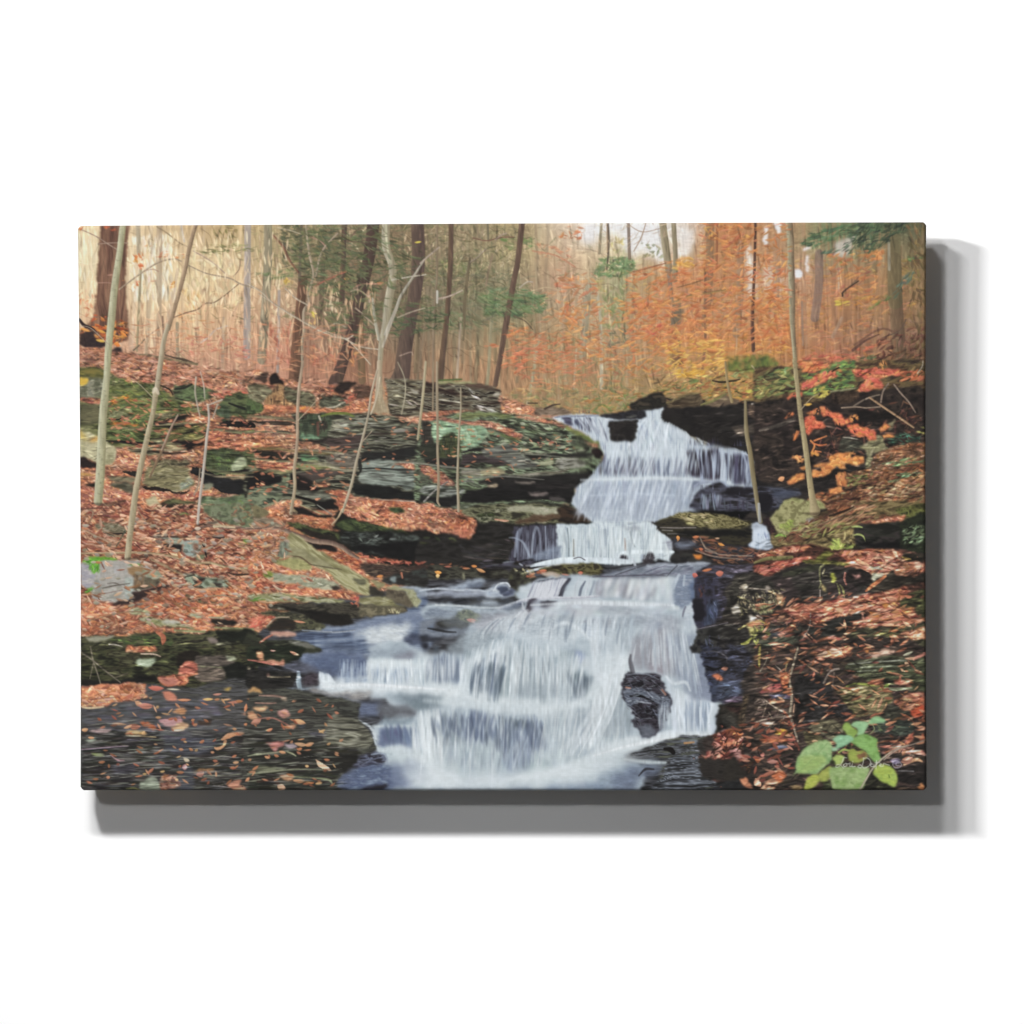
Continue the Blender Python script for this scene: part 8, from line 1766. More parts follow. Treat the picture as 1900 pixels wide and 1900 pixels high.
PICTURE.append('''
@3 2
# ===== right bank, beside the middle fall
R 34301c,6c6440,948c64,4c4628,847c54 sx=14 sy=5 a=10 so=.8 | 700,190 740,165 850,130 900,100 960,90 1200,90 1400,120 1600,170 1700,210 1700,300 1500,280 1300,270 1180,260 1040,240 900,240 760,240
R 141412,2c2820,3c3828,1c1a18 sx=20 sy=6 a=4 so=.8 | 660,210 700,180 850,150 980,180 1040,240 1180,250 1260,290 1480,270 1600,250 1700,220 1710,300 1690,400 1600,440 1480,440 1380,400 1260,390 1060,360 900,350 760,330 720,290 700,250
S 948c88,5c5650 w=2,3,2 | 720,250 900,255 1100,255
S 84807c w=1.6,2,2 | 740,280 850,285
S 6c6864 w=2,2,2 | 800,320 900,318 1000,325
B 0e0e0d,161514 so=1 wp=3 | 850,290 1050,280 1300,290 1500,290 1680,300 1660,340 1300,340 1000,330
D a8a070,b8a878,c0b088 n=30 l=7 wd=2 a=12 av=14 al=.8 | 960,100 1200,95 1300,140 1240,240 1040,220 940,140
R 28262a,3c3c44,1a191b sx=18 sy=5 | 860,350 1060,380 1260,400 1480,440 1600,450 1680,450 1900,490 1900,600 1400,600 1100,500 900,500 850,440
D 5c4034,7c5040,4c3428,a06c50,8c5c44 n=30 l=8 wd=1.8 a=4 av=18 al=.85 | 1040,340 1300,360 1480,450 1680,470 1900,500 1900,640 1300,640 1260,560 1100,520
L d89050 h=5 | 890,370 930,360
S d89050 w=2,1 | 905,370 905,400
L c8704c h=3 | 1130,480 1180,490
P e08c3c,d47834 so=.7 wp=.8 | 1070,530 1110,540 1170,540 1150,585 1100,585
L d89048 h=3 | 1330,420 1410,450
L c87850 h=3 | 1060,360 1140,350
L d0a080 h=2 | 1300,370 1360,370
S 9c8c7c,6c5c50 w=2,3,3,2 | 1145,355 1180,430 1220,480 1320,520
S 8c7c70 w=2,2,2 | 1200,500 1400,545 1700,555
S a08c7c,6c5a50 w=2,2.6,2 | 1100,500 1300,560 1600,590
B 7c8494 so=2 al=.8 | 860,410 1060,410 1100,430 1000,470 900,470
R 2a2428,44404c,5c5868 sx=20 sy=4 | 1240,660 1640,650 1900,600 1900,700 1640,740 1240,760 1100,750
L c87850 h=3 | 1160,720 1280,695
L c46c60 h=5 | 1060,750 1120,775
L cc7460 h=6 | 1310,750 1400,740
S 9ca0b4,6c7088 w=2,3,3 | 1110,820 1300,800 1480,790
# small white fall at the sapling's foot
V b4c4d8,d0dcea,c0cfe2 sx=4 sy=60 so=1.4 wp=1.5 | 1700,220 1760,200 1830,230 1890,330 1910,400 1925,480 1800,485 1680,460 1660,430 1700,400 1710,300
B 9ca4b0 so=2 al=.8 | 1710,210 1830,210 1840,250 1700,260
D 8494b0 n=20 l=6 wd=1.4 a=80 av=10 al=.6 | 1740,290 1900,290 1900,380 1740,380
R 342428,241a1c,4c3030 sx=8 sy=8 | 1840,140 1900,150 2000,200 2010,330 1940,370 1890,300 1840,220
@3 2
# dark cliff centre right
R 1c1a20,2c2a34,3c3c50,232026 sx=14 sy=22 so=1 | 1090,790 1480,790 1460,900 1440,1060 1400,1200 1300,1290 1120,1320 1080,1200 1060,1060 1090,1000
V 1c1c24,343a4c,4c566c,2c3044 sx=6 sy=30 so=2 | 1240,1030 1340,1040 1330,1200 1260,1300 1180,1280 1200,1200
D 5c688c,4c5878,707c98 n=30 l=8 wd=1.4 a=80 av=20 al=.7 so=1.4 | 1250,1050 1330,1040 1320,1230 1220,1230
R 141312,2a2a26,33302d,1e1d1c sx=20 sy=16 so=1 wp=4 | 1480,800 1700,730 1900,700 1900,1100 1900,1280 1600,1240 1460,1200 1380,1190 1440,1040 1400,940
R 1a1a1a,2e2e2c,3c3c3a,16161a sx=20 sy=14 so=1 | 1120,1340 1340,1280 1560,1300 1700,1400 1900,1500 1900,1600 1100,1600 1080,1480
S 948c94,54505c w=1.4,1.8,1.6 | 1110,1340 1300,1300 1440,1270
B 1a1820 so=1.4 | 1070,1060 1160,1050 1200,1180 1100,1260 1080,1180
D 5c3c34,4c3030 n=40 l=6 wd=1.6 a=90 av=20 | 1150,870 1220,870 1200,1010 1130,1000
D 4c5268,5c647c,34384a n=16 l=8 wd=1.6 a=60 av=30 al=.7 so=1.4 | 1180,1420 1360,1400 1340,1583 1180,1583
S 0f0f10 w=3,5,3 | 1250,1430 1320,1450 1420,1480
@3 3
R 14141a,2a2c38,3c4258,1e1e26,4c5470 sx=20 sy=8 so=1.4 wp=4 | 1160,0 1560,0 1700,100 1640,260 1580,400 1600,500 1400,600 1340,600 1280,560 1240,420 1200,260 1170,120
B 343c50,465066,2a3040 so=3 wp=5 al=.8 | 1300,360 1560,360 1580,480 1460,560 1340,580 1260,480
D 586888,687898,44506c n=24 l=9 wd=1.6 a=20 av=20 al=.7 so=1.4 | 1400,380 1580,420 1540,530 1380,520
S 0f0f12 w=3,6,4 | 1200,120 1300,125 1420,135
S 46464e w=2,3,2 | 1190,60 1300,50 1420,100 1430,160
S 0e0e10 w=3,4,3 | 1220,210 1300,240 1380,220
P e08c50,cc7444,d87c5c so=.7 wp=.8 | 1270,310 1320,290 1370,310 1380,360 1330,350
L d08c74 h=4 | 1370,240 1450,230
B 3c2c40 so=2 al=.8 | 1400,560 1600,530 1620,600 1400,610
S 746c7c w=2,3,2 | 1420,580 1500,560 1600,570
R 121110,26241f,322c26 sx=14 sy=10 so=1 | 1350,620 1500,600 1640,620 1640,780 1560,860 1400,880 1330,920 1310,900 1340,720
P 34332f,3e3d38 so=1.4 | 1380,740 1480,720 1540,860 1400,830
B 2c1c1a,241614 so=1.4 | 1400,640 1640,630 1640,740 1500,700
R 342c22,4c4030,241e18,5c5040 sx=14 sy=6 a=-30 so=1 | 1600,520 1900,500 1900,900 1600,900 1560,800
R 18191a,2a2b2c,201f1f sx=20 sy=8 | 1600,900 1900,900 1900,1500 1400,1530 1340,1400 1600,1200
# red brown leaves at the foot
R 2c1c1a,48302a,1e1614 sx=8 sy=6 | 1180,1000 1280,940 1450,880 1560,870 1610,920 1640,1060 1620,1220 1500,1280 1400,1420 1280,1440 1220,1280 1140,1190 1200,1080
D 8c4c3c,a4604a,b87460,6c382c,98584a,bc8474,cc9480,7c443c,5c3028 n=130 l=10 wd=3.4 a=-10 av=40 al=.92 j=.12 | 1180,1000 1280,940 1450,880 1560,870 1610,920 1640,1060 1620,1220 1500,1280 1400,1420 1280,1440 1220,1280 1140,1190 1200,1080
P 9c5834,8c4c2c so=.8 wp=.8 | 1410,900 1500,870 1590,890 1600,930 1560,980 1480,940
P b87c6c,c08c7c so=.8 wp=.8 | 1230,1070 1330,1060 1400,1100 1330,1160 1260,1160
P a87470,b0807a so=.8 wp=.8 | 1450,1100 1560,1090 1600,1200 1500,1170
P b8806c,c89080 so=.8 wp=.8 | 1320,1300 1400,1320 1410,1370 1340,1400 1290,1370
L d08860 h=5 | 1640,1240 1760,1190
L d0947c h=6 | 1780,1160 1840,1150
S d88460 w=3,4,3 | 1400,1040 1520,1030 1620,1060
P dc9470,c87c58 so=.7 wp=.8 | 1565,1400 1650,1395 1760,1450 1760,1500 1680,1515 1600,1470
P d88c68 so=.7 wp=.8 | 1770,1530 1840,1450 1900,1400 1920,1500 1880,1525
@4 2
# right bank ledges
R 3c3422,6c5c3c,8c7c54,54482f sx=20 sy=7 a=-14 | 480,200 700,100 1000,0 1830,0 1830,400 1200,460 700,500 400,500 200,480 180,360 230,300
R 6c6a44,949064,a8a474,7c7850 sx=10 sy=10 so=1 wp=3 | 150,150 200,90 280,20 400,-10 560,0 600,60 640,190 600,220 500,280 420,320 300,330 220,280 170,200
D 94a04c,a0b054,84904c n=60 l=6 wd=2 a=20 av=30 al=.7 | 250,200 400,170 420,260 360,310 260,250
P 948c98,a8a0ac so=1.6 al=.7 | 560,150 640,160 630,200 570,210
G 8c5c44 n=50 b=.85 l=8 a=-22 | 740,20 1000,0 1230,20 1060,90 900,140 800,110
D 5c3c30,4c3026,7c5440,8c5c44 n=40 l=9 wd=1.8 a=-24 av=16 al=.85 | 480,220 760,120 1060,160 1160,120 1600,100 1600,200 1040,230 700,330 480,420 240,420
D a8a060,94985c,b8a874,7c8048 n=22 l=9 wd=1.8 a=-22 av=20 al=.8 | 480,220 800,180 1060,200 1000,330 700,380 480,360
D b88c64,a87858,c89c78 n=18 l=10 wd=1.4 a=-28 av=14 al=.8 | 700,160 1200,0 1300,0 1300,120 800,240
S 9c8464,5c4838 w=2,3,3 | 520,290 700,220 900,140 1080,40
S 8c7458 w=2,2 | 560,400 680,300 760,220
S 241a14,3c2c20 w=3,5,4,2 | 800,130 900,100 1000,60 1060,30
R 34341c,5c5c30,747840,2a2c18 sx=10 sy=10 | 1500,60 1640,20 1830,0 1830,150 1640,150 1540,110
G b86c58 n=60 l=8 wd=2.2 b=1.1 | 1150,190 1300,170 1450,150 1600,120 1620,160 1500,200 1300,210 1180,210
R 1c1c18,30302a,3c3434,242420 sx=30 sy=10 a=2 | 1060,270 1120,220 1300,210 1520,200 1640,200 1640,400 1560,470 1300,480 1100,460 1080,380
B 0e0d0d,171516 so=1.4 wp=3 | 1180,410 1400,410 1560,400 1600,470 1300,470 1100,440
R 161a14,28301f,1c2018 sx=10 sy=10 | 1560,200 1640,160 1830,120 1830,500 1640,490 1560,440
D 5c6c50,748464,48583c n=50 l=6 wd=1.8 a=-20 av=24 al=.85 | 1580,260 1830,220 1830,400 1700,440 1580,420
D 9cb488,a8bc94 n=6 l=5 wd=1.6 a=-14 av=14 | 1580,230 1830,230 1830,440 1580,440
# leaf litter bands
R 3c241e,5c3a30,2c1c18 sx=14 sy=6 | 0,540 200,480 560,430 760,470 1040,490 1500,480 1830,560 1830,720 1640,640 1300,720 1200,700 960,640 700,600 460,640 250,720 0,740
D b8705c,c8806c,dc9c7c,8c4838,c88458,a05844,e0a888,6c342c n=80 l=9 wd=2.3 a=-8 av=26 al=.92 j=.12 | 160,500 330,470 560,430 620,460 500,520 340,520 180,560 20,580 0,545
D b8705c,c8806c,dc9c7c,8c4838,c88458,a05844,e0a888,6c342c n=100 l=11 wd=2.6 a=6 av=24 al=.92 j=.12 | 840,530 1040,490 1260,480 1480,490 1560,540 1680,600 1830,640 1830,760 1660,740 1480,700 1400,760 1280,820 1220,740 1100,680 960,650 1000,600
D b85c4c,c87060,d88870,8c4438,c87850 n=90 l=9 wd=2.2 a=-14 av=20 al=.92 j=.12 | 0,660 160,650 240,610 420,590 600,565 640,590 500,620 460,660 300,680 240,760 150,780 0,720
S 8c8458,5c5834 w=4,7,8,6 | 0,630 130,585 260,580 400,570
R 44441f,6c6c34,8c8844 sx=14 sy=5 a=-6 | 500,610 640,590 760,500 860,520 760,600 960,620 1000,660 760,640 560,640
D a8b85c,b8c468,94a850 n=80 l=6 wd=2.4 a=-10 av=50 | 830,370 910,370 920,440 1080,440 1080,470 900,490 780,460 840,430
S b4bc74,8c9858 w=2,4,3,1 | 1060,335 1110,325 1160,345 1185,400
S a8b86c w=2,4,2 | 1040,245 1100,240 1150,250
S 8cac54 w=2,5,3 | 220,350 270,330 330,345
D c0b07c,a89464 n=40 l=6 wd=2.4 a=60 av=40 al=.85 | 940,300 1060,270 1080,430 960,420
R 14120f,26231c,34302a sx=20 sy=6 a=-8 | 1200,860 1280,820 1440,720 1600,640 1620,600 1560,560 1640,520 1830,540 1830,600 1700,620 1830,680 1830,860 1600,900 1400,940 1200,940
G b06858 n=80 l=9 wd=2.2 a=-12 b=.95 | 1560,650 1700,620 1830,640 1830,720 1700,780 1500,760 1480,700
# black ledge face
R 1a1a18,2c2c28,33302f,161514 sx=50 sy=10 so=1 wp=4 | 0,790 120,770 260,740 460,690 560,660 700,640 900,690 1200,700 1240,800 1230,880 1180,990 1000,1020 900,1030 760,1040 560,1060 420,1080 320,1100 220,1140 0,1150
R 2c3024,3c4030,24261c sx=30 sy=6 a=-4 so=1 | 300,740 480,690 680,650 700,700 500,740 320,800
B 2c2226,342a2c so=3 wp=4 al=.7 | 180,800 380,780 460,900 400,1060 260,1000
B 2c2426,3a2e30 so=3 al=.7 | 780,860 960,800 1100,900 1040,1000 800,1020
B 120f10,1c1818 so=1.4 wp=3 | 940,740 1060,700 1220,740 1240,830 1160,860 1040,840 960,800
P c89088,a87870 so=.9 | 1040,740 1080,760 1130,740 1120,790 1060,790
S b87c70,8c5448 w=4,4,3 | 970,740 960,800 980,860
S c08068,9c5c44 w=3,4,4,3 | 970,670 1080,660 1180,700 1250,740
P c8ccb0,b4b89c so=.7 | 1250,745 1380,740 1330,790 1270,830 1250,800
S b4643c,d07c54,8c4428 w=4,7,6,3 | 1400,770 1320,830 1240,890 1190,930
S c89878 w=5,7,5 so=1.2 | 1260,700 1320,680 1370,700
P d0a088 so=.7 | 1700,630 1790,630 1760,700 1720,680
S b89458,c8a84c w=3,6,2 | 1580,570 1620,585 1670,590
# stems and hanging leaves on the black face
S 90906a,62623f w=3,4,3,3,2 | 740,650 700,690 700,800 710,850 690,900
P b4a06c,948454 so=.7 | 710,850 750,880 760,930 730,920
S 8c8078 w=2,2 | 700,920 700,1060
P c0c44c,a8b040 so=.7 | 805,750 850,745 865,790 840,840 810,790
S 94945f,6c6c40 w=2,4,3,1 | 880,850 900,900 910,960 900,980
S 98985f,747444 w=1,4,4,1 | 910,860 940,900 955,960 960,1000
S b8b08c,8c8468 w=3,4,3 | 750,700 730,760 780,770
P c8bcb0,a89c90 so=.8 | 120,890 150,870 180,910 170,930 120,920
S a09488 w=2,2,2 | -160,900 0,905 120,915
S c0a07c,8c7454 w=3,4,4 | 150,930 200,950 250,980
P d0a078,b8845c so=.7 | 240,970 300,980 320,1040 290,1100 260,1080
P c8bca8,b4a890 so=.7 | -140,880 -85,860 -70,910 -110,940
P d0c8b8,b8b0a0 so=.8 | -250,1110 -170,1080 -150,1150 -230,1170
S b8a878 w=2,3,2 | -180,990 -120,1010 -90,1020



D a4a47c,8c8c60,b4ac88,6c6c48 n=70 l=8 wd=2 a=80 av=26 al=.85 | -110,1060 190,1050 190,1160 60,1180 -60,1120
D 8c8464,746c50,a09474 n=30 l=6 wd=1.4 a=60 av=50 al=.8 | -180,980 320,900 330,1060 160,1090 -160,1200
P c8bcb0,a49488 so=.8 | 0,1190 40,1180 90,1220 60,1290 20,1260
P d0c8b8,a89c90 so=.8 | -70,1190 -20,1190 10,1240 -40,1280
# second litter band
R 3c241e,5c3a30,2c1c18 sx=14 sy=6 | 180,1180 300,1120 460,1080 700,1050 940,1010 1100,990 1300,950 1600,880 1830,860 1830,1240 1640,1300 1400,1310 1200,1320 1060,1320 1000,1260 900,1210 760,1260 620,1300 420,1260 220,1260
D b46854,c87860,dc9878,8c4838,c88050,a05840,e0a888,6c342c n=110 l=11 wd=2.6 a=-8 av=24 al=.92 j=.12 | 300,1140 460,1080 700,1050 940,1010 1100,990 1300,950 1600,880 1640,930 1600,1000 1560,1100 1400,1130 1220,1130 1200,1150 1000,1200 900,1210 640,1290 600,1230 400,1200
D b46854,c87860,dc9878,8c4838,c88050,e0a888 n=110 l=12 wd=2.8 a=-6 av=22 al=.92 j=.12 | 1040,1260 1200,1200 1300,1180 1500,1130 1700,1100 1680,1160 1830,1220 1830,1260 1640,1290 1300,1310 1060,1320
P d88848,cc7438 so=.7 | 1220,1150 1290,1160 1340,1210 1270,1210
P d88c54,cc7c44 so=.7 | 1440,1210 1560,1160 1600,1120 1700,1105 1660,1160 1560,1190
P d88c48,c87c3c so=.7 | 1360,1090 1400,1060 1430,1080 1390,1120
P dcb088 so=.7 | 850,1110 930,1110 920,1160 870,1150
R 1f1f14,3a3c24,4c5030,2c2c1c sx=16 sy=9 a=-6 so=1 | 1560,1040 1640,960 1830,920 1830,1210 1720,1160 1700,1100 1560,1110
S 9c9c94,54544c w=3,5,4,2 | 960,1220 1040,1190 1140,1150 1200,1140
R 101110,1c1e1c,262826 sx=24 sy=8 so=1 | 620,1310 760,1260 920,1210 1100,1170 1200,1160 1160,1220 1060,1260 1020,1320 1060,1360 960,1410 700,1410 560,1350
R 2a2a20,3f3f2c,4c4c38,1f1f1a sx=30 sy=7 a=-6 so=1 | 1060,1360 1200,1320 1640,1300 1830,1260 1830,1583 1240,1583 1200,1480 1000,1430
D 6c6c3c,5c6034,7c7c48 n=20 l=16 wd=1.6 a=-14 av=14 al=.8 | 1300,1380 1600,1330 1640,1380 1400,1470 1240,1500
G b87058 n=90 l=10 wd=2.6 a=-10 b=1.1 | 1480,1420 1640,1370 1740,1330 1830,1320 1830,1440 1640,1450 1540,1470
S c8a084,a0785c w=2,3,4,2 | 1450,1410 1540,1450 1640,1470 1720,1480
R 1d1d1c,36362f,44443a,2a2626 sx=20 sy=8 so=1 | 0,1290 200,1260 430,1280 560,1400 500,1583 0,1583
R 3c4434,586050,2f342a sx=18 sy=6 a=-14 | 60,1480 200,1430 400,1420 440,1480 300,1560 0,1583
D c8705c,b8604c,d89078 n=60 l=10 wd=2.6 a=-24 av=14 | 220,1400 300,1360 400,1310 380,1370 260,1430
D 6c4c40,8c6454,4c342c,7c5c54,a07868 n=24 l=8 wd=2 a=-14 av=34 al=.85 | 200,1180 480,1200 620,1280 460,1300 200,1300 0,1360 0,1290
P 34404c,42505c so=2 al=.8 | 160,1350 300,1320 260,1400 160,1420
S 9c948c,6c645c w=2,2,2 | 600,1160 590,1300 540,1400 510,1450
D b06454,c88070,dca088,8c4438,a85c40,c8784c n=110 l=11 wd=2.6 a=-6 av=24 al=.92 j=.12 | 480,1500 640,1460 860,1410 980,1420 1000,1470 1180,1480 1240,1500 1200,1583 560,1583
P e0a08c,d0907c so=.7 | 860,1560 1020,1540 1040,1583 860,1583
P e09450 so=.7 | 1190,1540 1240,1510 1230,1583 1180,1583
# golden hanging leaf group
S c8b868,a09448 w=3,4,3 | -20,1270 60,1250 140,1290
S b4a868 w=3,3,2 | -170,1340 -40,1270 40,1260
P c8c07c,a8a458 so=.7 | -90,1300 -20,1320 -10,1390 -50,1400 -70,1340
P d8906c,c07c50 so=.7 | -80,1280 0,1260 80,1290 20,1300 -50,1310
S a4ac4c,b8b85c w=3,6,3 | -30,1430 -80,1480 -140,1495
S 7c8048 w=2,3,4,3 | 0,1300 20,1380 -10,1440 20,1500
S 947060 w=2,2 | 80,1430 200,1340
D 7c7c48,94904c,5c6034 n=30 l=6 wd=2 a=40 av=40 | -60,1340 140,1300 160,1400 20,1500
@4 3
R 1c1817,302a27,241e1c,3c342f sx=24 sy=10 so=1 | 0,0 1830,0 1830,1540 0,1540
D 3c302c,2c2422,4c3c36,54443a n=16 l=14 wd=2.4 a=-6 av=20 al=.7 | 0,0 1830,0 1830,1540 0,1540
G b87464 n=90 l=11 wd=2.8 b=.95 | 600,60 760,0 1030,0 1040,60 960,130 860,130 700,120
R 24281c,3c442c,565c44,2c3024,484c3c sx=46 sy=4.5 a=-3 ct=2.4 so=1 | 960,200 1100,140 1400,90 1600,110 1830,140 1830,470 1600,440 1400,390 1180,350 1100,300 980,260
S 84887c,54584c w=2,3,3,2 | 1000,190 1200,170 1500,150 1620,150
S 949c88,5c6450 w=2,3,2 | 1130,225 1400,210 1600,205
S 7c8470 w=2,2,2 | 1100,265 1200,255 1300,250
P e0b8a4,cca088 so=.7 | 1215,85 1330,50 1400,20 1500,50 1440,90 1340,110 1250,110
P e09050,c87438 so=.7 | 1170,60 1190,0 1230,0 1210,70
L c8c8a8 h=3 | 1580,100 1700,50
L e0b08c h=5 | 1600,170 1650,210
S c07c6c w=5,6 | 1700,130 1820,75
R 0c0c0c,1a1a1b,28282a,121214 sx=20 sy=14 so=1.4 wp=4 | 430,330 600,290 740,340 850,420 830,530 960,600 1050,700 1020,780 900,760 840,760 560,840 480,830 430,760 430,600
P 2a2a2c,323234 so=1.6 al=.9 | 600,450 840,460 820,520 700,540 560,500
D 3c3c50,5c5c78 n=30 l=12 wd=2 a=0 av=6 so=1.4 | 140,510 380,510 400,560 160,550
S 8c8078,645850 w=4,3,4,4 | 740,390 790,290 840,250 900,240
S 645850 w=3,3 | 850,280 830,440
R 3c4024,5c5c38,746c50,6c6444,3a3220 sx=20 sy=8 a=-10 so=1 | 880,480 980,420 1060,390 1350,400 1400,440 1470,500 1460,600 1400,620 1330,720 1200,740 1060,760 1050,700 960,600
S a4b054,7c8c3c w=2,3,5,3 | 980,425 1080,395 1200,405 1350,415
D 7ca43c,8cb048 n=60 l=6 wd=2 a=-40 av=40 | 1340,420 1460,390 1440,440 1360,470
P dc8464,cc6c50 so=.7 wp=.8 | 1200,390 1260,355 1340,350 1390,380 1330,410 1240,405
P d48470,c46c5c so=.7 wp=.8 | 1480,385 1560,355 1620,380 1680,425 1600,420 1530,405
S 9ca484,7c8468 w=3,6,3 | 1400,440 1520,455 1680,440
D b8a074,9c8860,8c7c54 n=20 l=9 wd=1.4 a=-10 av=20 al=.8 | 1000,480 1330,460 1400,560 1340,700 1060,720
S a0805c,8c6848 w=3,4,3 | 1410,600 1390,660 1340,710
R 201f1b,34362c,2c2c2c sx=20 sy=10 | 1430,620 1580,600 1640,700 1740,740 1700,800 1540,830 1380,800 1340,760
G b86454 n=100 l=10 wd=3 b=.95 | 1480,580 1660,490 1820,500 1820,640 1760,700 1640,680 1580,660
P d85c38,c84c30,e07044 so=.8 wp=1 | 1660,690 1720,650 1810,630 1800,720 1740,755 1680,740
P 2c3834,3a463c,222a28 sx=16 sy=6 so=1.4 | 1240,830 1400,780 1640,810 1700,860 1640,940 1400,930 1280,900
D 5c6c4c,7c8c64 n=16 l=8 wd=2 a=10 av=24 | 1290,830 1560,840 1500,900 1300,900
R 4c4838,6c6850,7c7860 sx=20 sy=6 a=6 so=.9 | 565,855 640,810 760,780 860,790 960,870 930,950 800,990 700,930 600,880
R 3c3826,5c583c sx=10 sy=8 so=1 | 520,920 580,900 700,950 740,1020 600,1060 540,1000
# lower left twig tangle and leaves
D 8c7c6c,6c5c50,a09080 n=14 l=14 wd=1 a=-34 av=24 al=.8 | 0,500 340,700 300,900 0,900
S a89888,7c6c5c w=2,2.6,3,3 | 90,550 180,620 280,680 380,720
S a09080,74645a w=2,3,3 | 180,760 280,750 380,745
S 948474 w=2,2.4 | 0,810 100,780 180,760
S 8c7c6c w=2,2 | 150,700 190,760
S 84746a w=2,2.4,3 | 0,600 60,560 100,590 40,660
S b8aca0,84746a w=2,2.6 | 225,200 310,275
S a89c84,7c7060 w=3.4,3.6,4,4,4.5,4.5,5,4 | 465,10 440,100 400,250 375,350 395,480 395,600 380,720 400,800
S a89c8c,7c7060 w=5,4,3.4 | 385,740 420,860 465,1010
S b08c74 w=2,3 | 425,610 415,700
S 94845c w=2,3,2 | 370,120 340,200 330,260
S 948c4c,b8a450 w=3,5,3 | 60,-20 50,100 50,210
S 7c7464 w=2,2,2 | 140,60 120,160 60,260
D d06c44,c05c38,d88458 n=70 l=7 wd=3 a=30 av=50 | 250,290 330,270 390,290 350,440 290,460 270,340
D c8605c,b05048,d88078 n=50 l=10 wd=3 a=-24 av=14 | 60,490 160,410 270,390 280,440 160,490 70,510
P f0ac3c,e09830 so=.7 | 215,925 260,895 320,890 370,920 370,945 290,945
D b0603c,c87450,8c4430,a05848 n=60 l=9 wd=3 a=-6 av=20 | 50,1000 140,950 250,960 380,990 300,1030 100,1020
L e0a07c h=3 | 320,950 420,945
B 8c94b0,5c6480 so=1.4 wp=3 | 145,1075 240,1070 310,1050 360,1080 320,1100 180,1095
D b85c48,8c4438 n=30 l=7 wd=2 a=-20 av=30 | 340,760 440,830 420,900 340,820
L c8786c h=5 | 60,1160 110,1150
L d8784c h=6 | 0,1210 70,1210
P e07c50,cc6c44 so=.7 wp=.8 | 170,1370 240,1330 290,1325 335,1370 320,1410 260,1450 220,1430
P d89c7c,c88868 so=.7 wp=.8 | 60,1525 120,1450 180,1400 250,1440 220,1500 180,1530
L e0a080 h=7 | 0,1410 60,1500
P b09468,8c7450 so=.9 | 370,1490 460,1480 520,1500 500,1530 400,1525
D 8c4c3c,6c3430,a86454 n=20 l=8 wd=2 a=60 av=30 | 400,1010 500,1010 480,1120 420,1130
# leaves far right
D d07854,b8604c,dc9470 n=60 l=10 wd=3 a=-60 av=30 | 1600,1060 1640,950 1700,910 1690,980 1640,1050
D c8704c,b06044 n=50 l=8 wd=3 a=-50 av=30 | 1740,980 1820,920 1830,970 1760,1010
D b87464,d89c84,8c5048,c88c78 n=80 l=10 wd=3 a=-14 av=30 | 1360,1130 1560,1040 1600,1060 1820,1120 1800,1160 1640,1140 1560,1130 1380,1170
S d8a89c,c08c7c w=3,5,4 | 1660,1095 1740,1130 1830,1155
S dca880,c08c68 w=3,6,6,3 | 1600,1260 1680,1220 1740,1205 1790,1225
L b8806c h=7 | 1560,1240 1700,1190
P 6c648c,7c7498 so=1.4 al=.8 | 1450,1210 1540,1200 1560,1250 1480,1260
B 161414,221e1e so=1.4 | 1540,1300 1830,1260 1830,1480 1540,1440
S 5c5c60 w=2,3,2 | 1540,1325 1700,1330
P d08c58,b87044 so=.7 | 1740,1510 1790,1450 1810,1500 1800,1530
B 1a1c14,24261c so=1.4 | 1140,1500 1260,1340 1380,1430 1500,1510 1500,1530 1140,1530
B 2c3420 so=1.4 | 740,1430 800,1430 820,1530 720,1530
@g
H 80705e sat=1 al=.12 so=8 | 1330,1060 1715,1020 1715,1467 1400,1467 1330,1300
D a4664c,bc8060,8c5440,cc9474,6c4434 n=5 l=9 wd=2.4 a=-8 av=28 al=.85 | 1400,1110 1715,1090 1715,1400 1480,1400 1400,1250
D 241a18,4c2c24,34221e n=22 l=7 wd=2 a=-10 av=40 al=.85 | 1310,1370 1380,1350 1420,1390 1390,1440 1330,1430
@g
M n=16 l=14 wd=1.2 a=-6 av=10 dk=.5 lt=1.7 q=.5 | 1330,1060 1715,1020 1715,1467 1400,1467 1330,1300
M n=10 l=10 wd=1.4 a=-8 av=24 dk=.55 lt=1.35 q=.6 | 1440,985 1715,1000 1715,1467 1330,1467 1330,1060
@g
R 1c1a18,34302c,282422 sx=20 sy=4 so=1 wp=5 | 1300,1405 1345,1412 1360,1440 1330,1450 1300,1440
R 1c1a18,3a3632,282422 sx=20 sy=4 so=1 wp=5 al=.9 | 1296,1372 1320,1366 1318,1392 1300,1402
@g
D 9c5844,b47460,c48c74,84483c n=5 l=8 wd=2.8 a=-6 av=30 al=.9 so=1 wp=6 | 1330,1340 1420,1330 1480,1370 1480,1440 1400,1455 1370,1400
P 26221e,34302a so=1 wp=5 sx=14 sy=4 | 1340,1412 1362,1404 1380,1425 1372,1448 1344,1446
@4 3
# green plant
P 8cb474,a0bc80,7ca468 sx=14 sy=14 so=.7 wp=.8 | 400,1380 440,1330 440,1250 460,1190 500,1130 540,1080 610,1040 660,1010 740,1000 800,1010 830,1060 830,1150 820,1220 760,1270 720,1310 660,1360 580,1360 470,1350
B a4b868,90ac58 so=3 al=.6 | 470,1190 560,1160 760,1180 700,1290 580,1350 460,1340
S 7c9c64 w=1.4,1,1 al=.7 | 780,1030 640,1180 480,1330
P b4bc54,a4b04c,c0c068 so=.7 wp=.8 | 560,1400 640,1360 700,1380 690,1440 600,1520 530,1530
P a8b058,94a04c so=.8 | 680,1360 780,1280 830,1290 820,1380 760,1440 700,1430
P 8cac68,9cb478,7c9c58 sx=14 sy=14 so=.7 wp=.8 | 800,1290 960,1280 1210,1290 1220,1340 1180,1440 1130,1525 860,1525 820,1460 800,1380
S 6c8450 w=3 al=.6 | 1030,1450 1050,1460
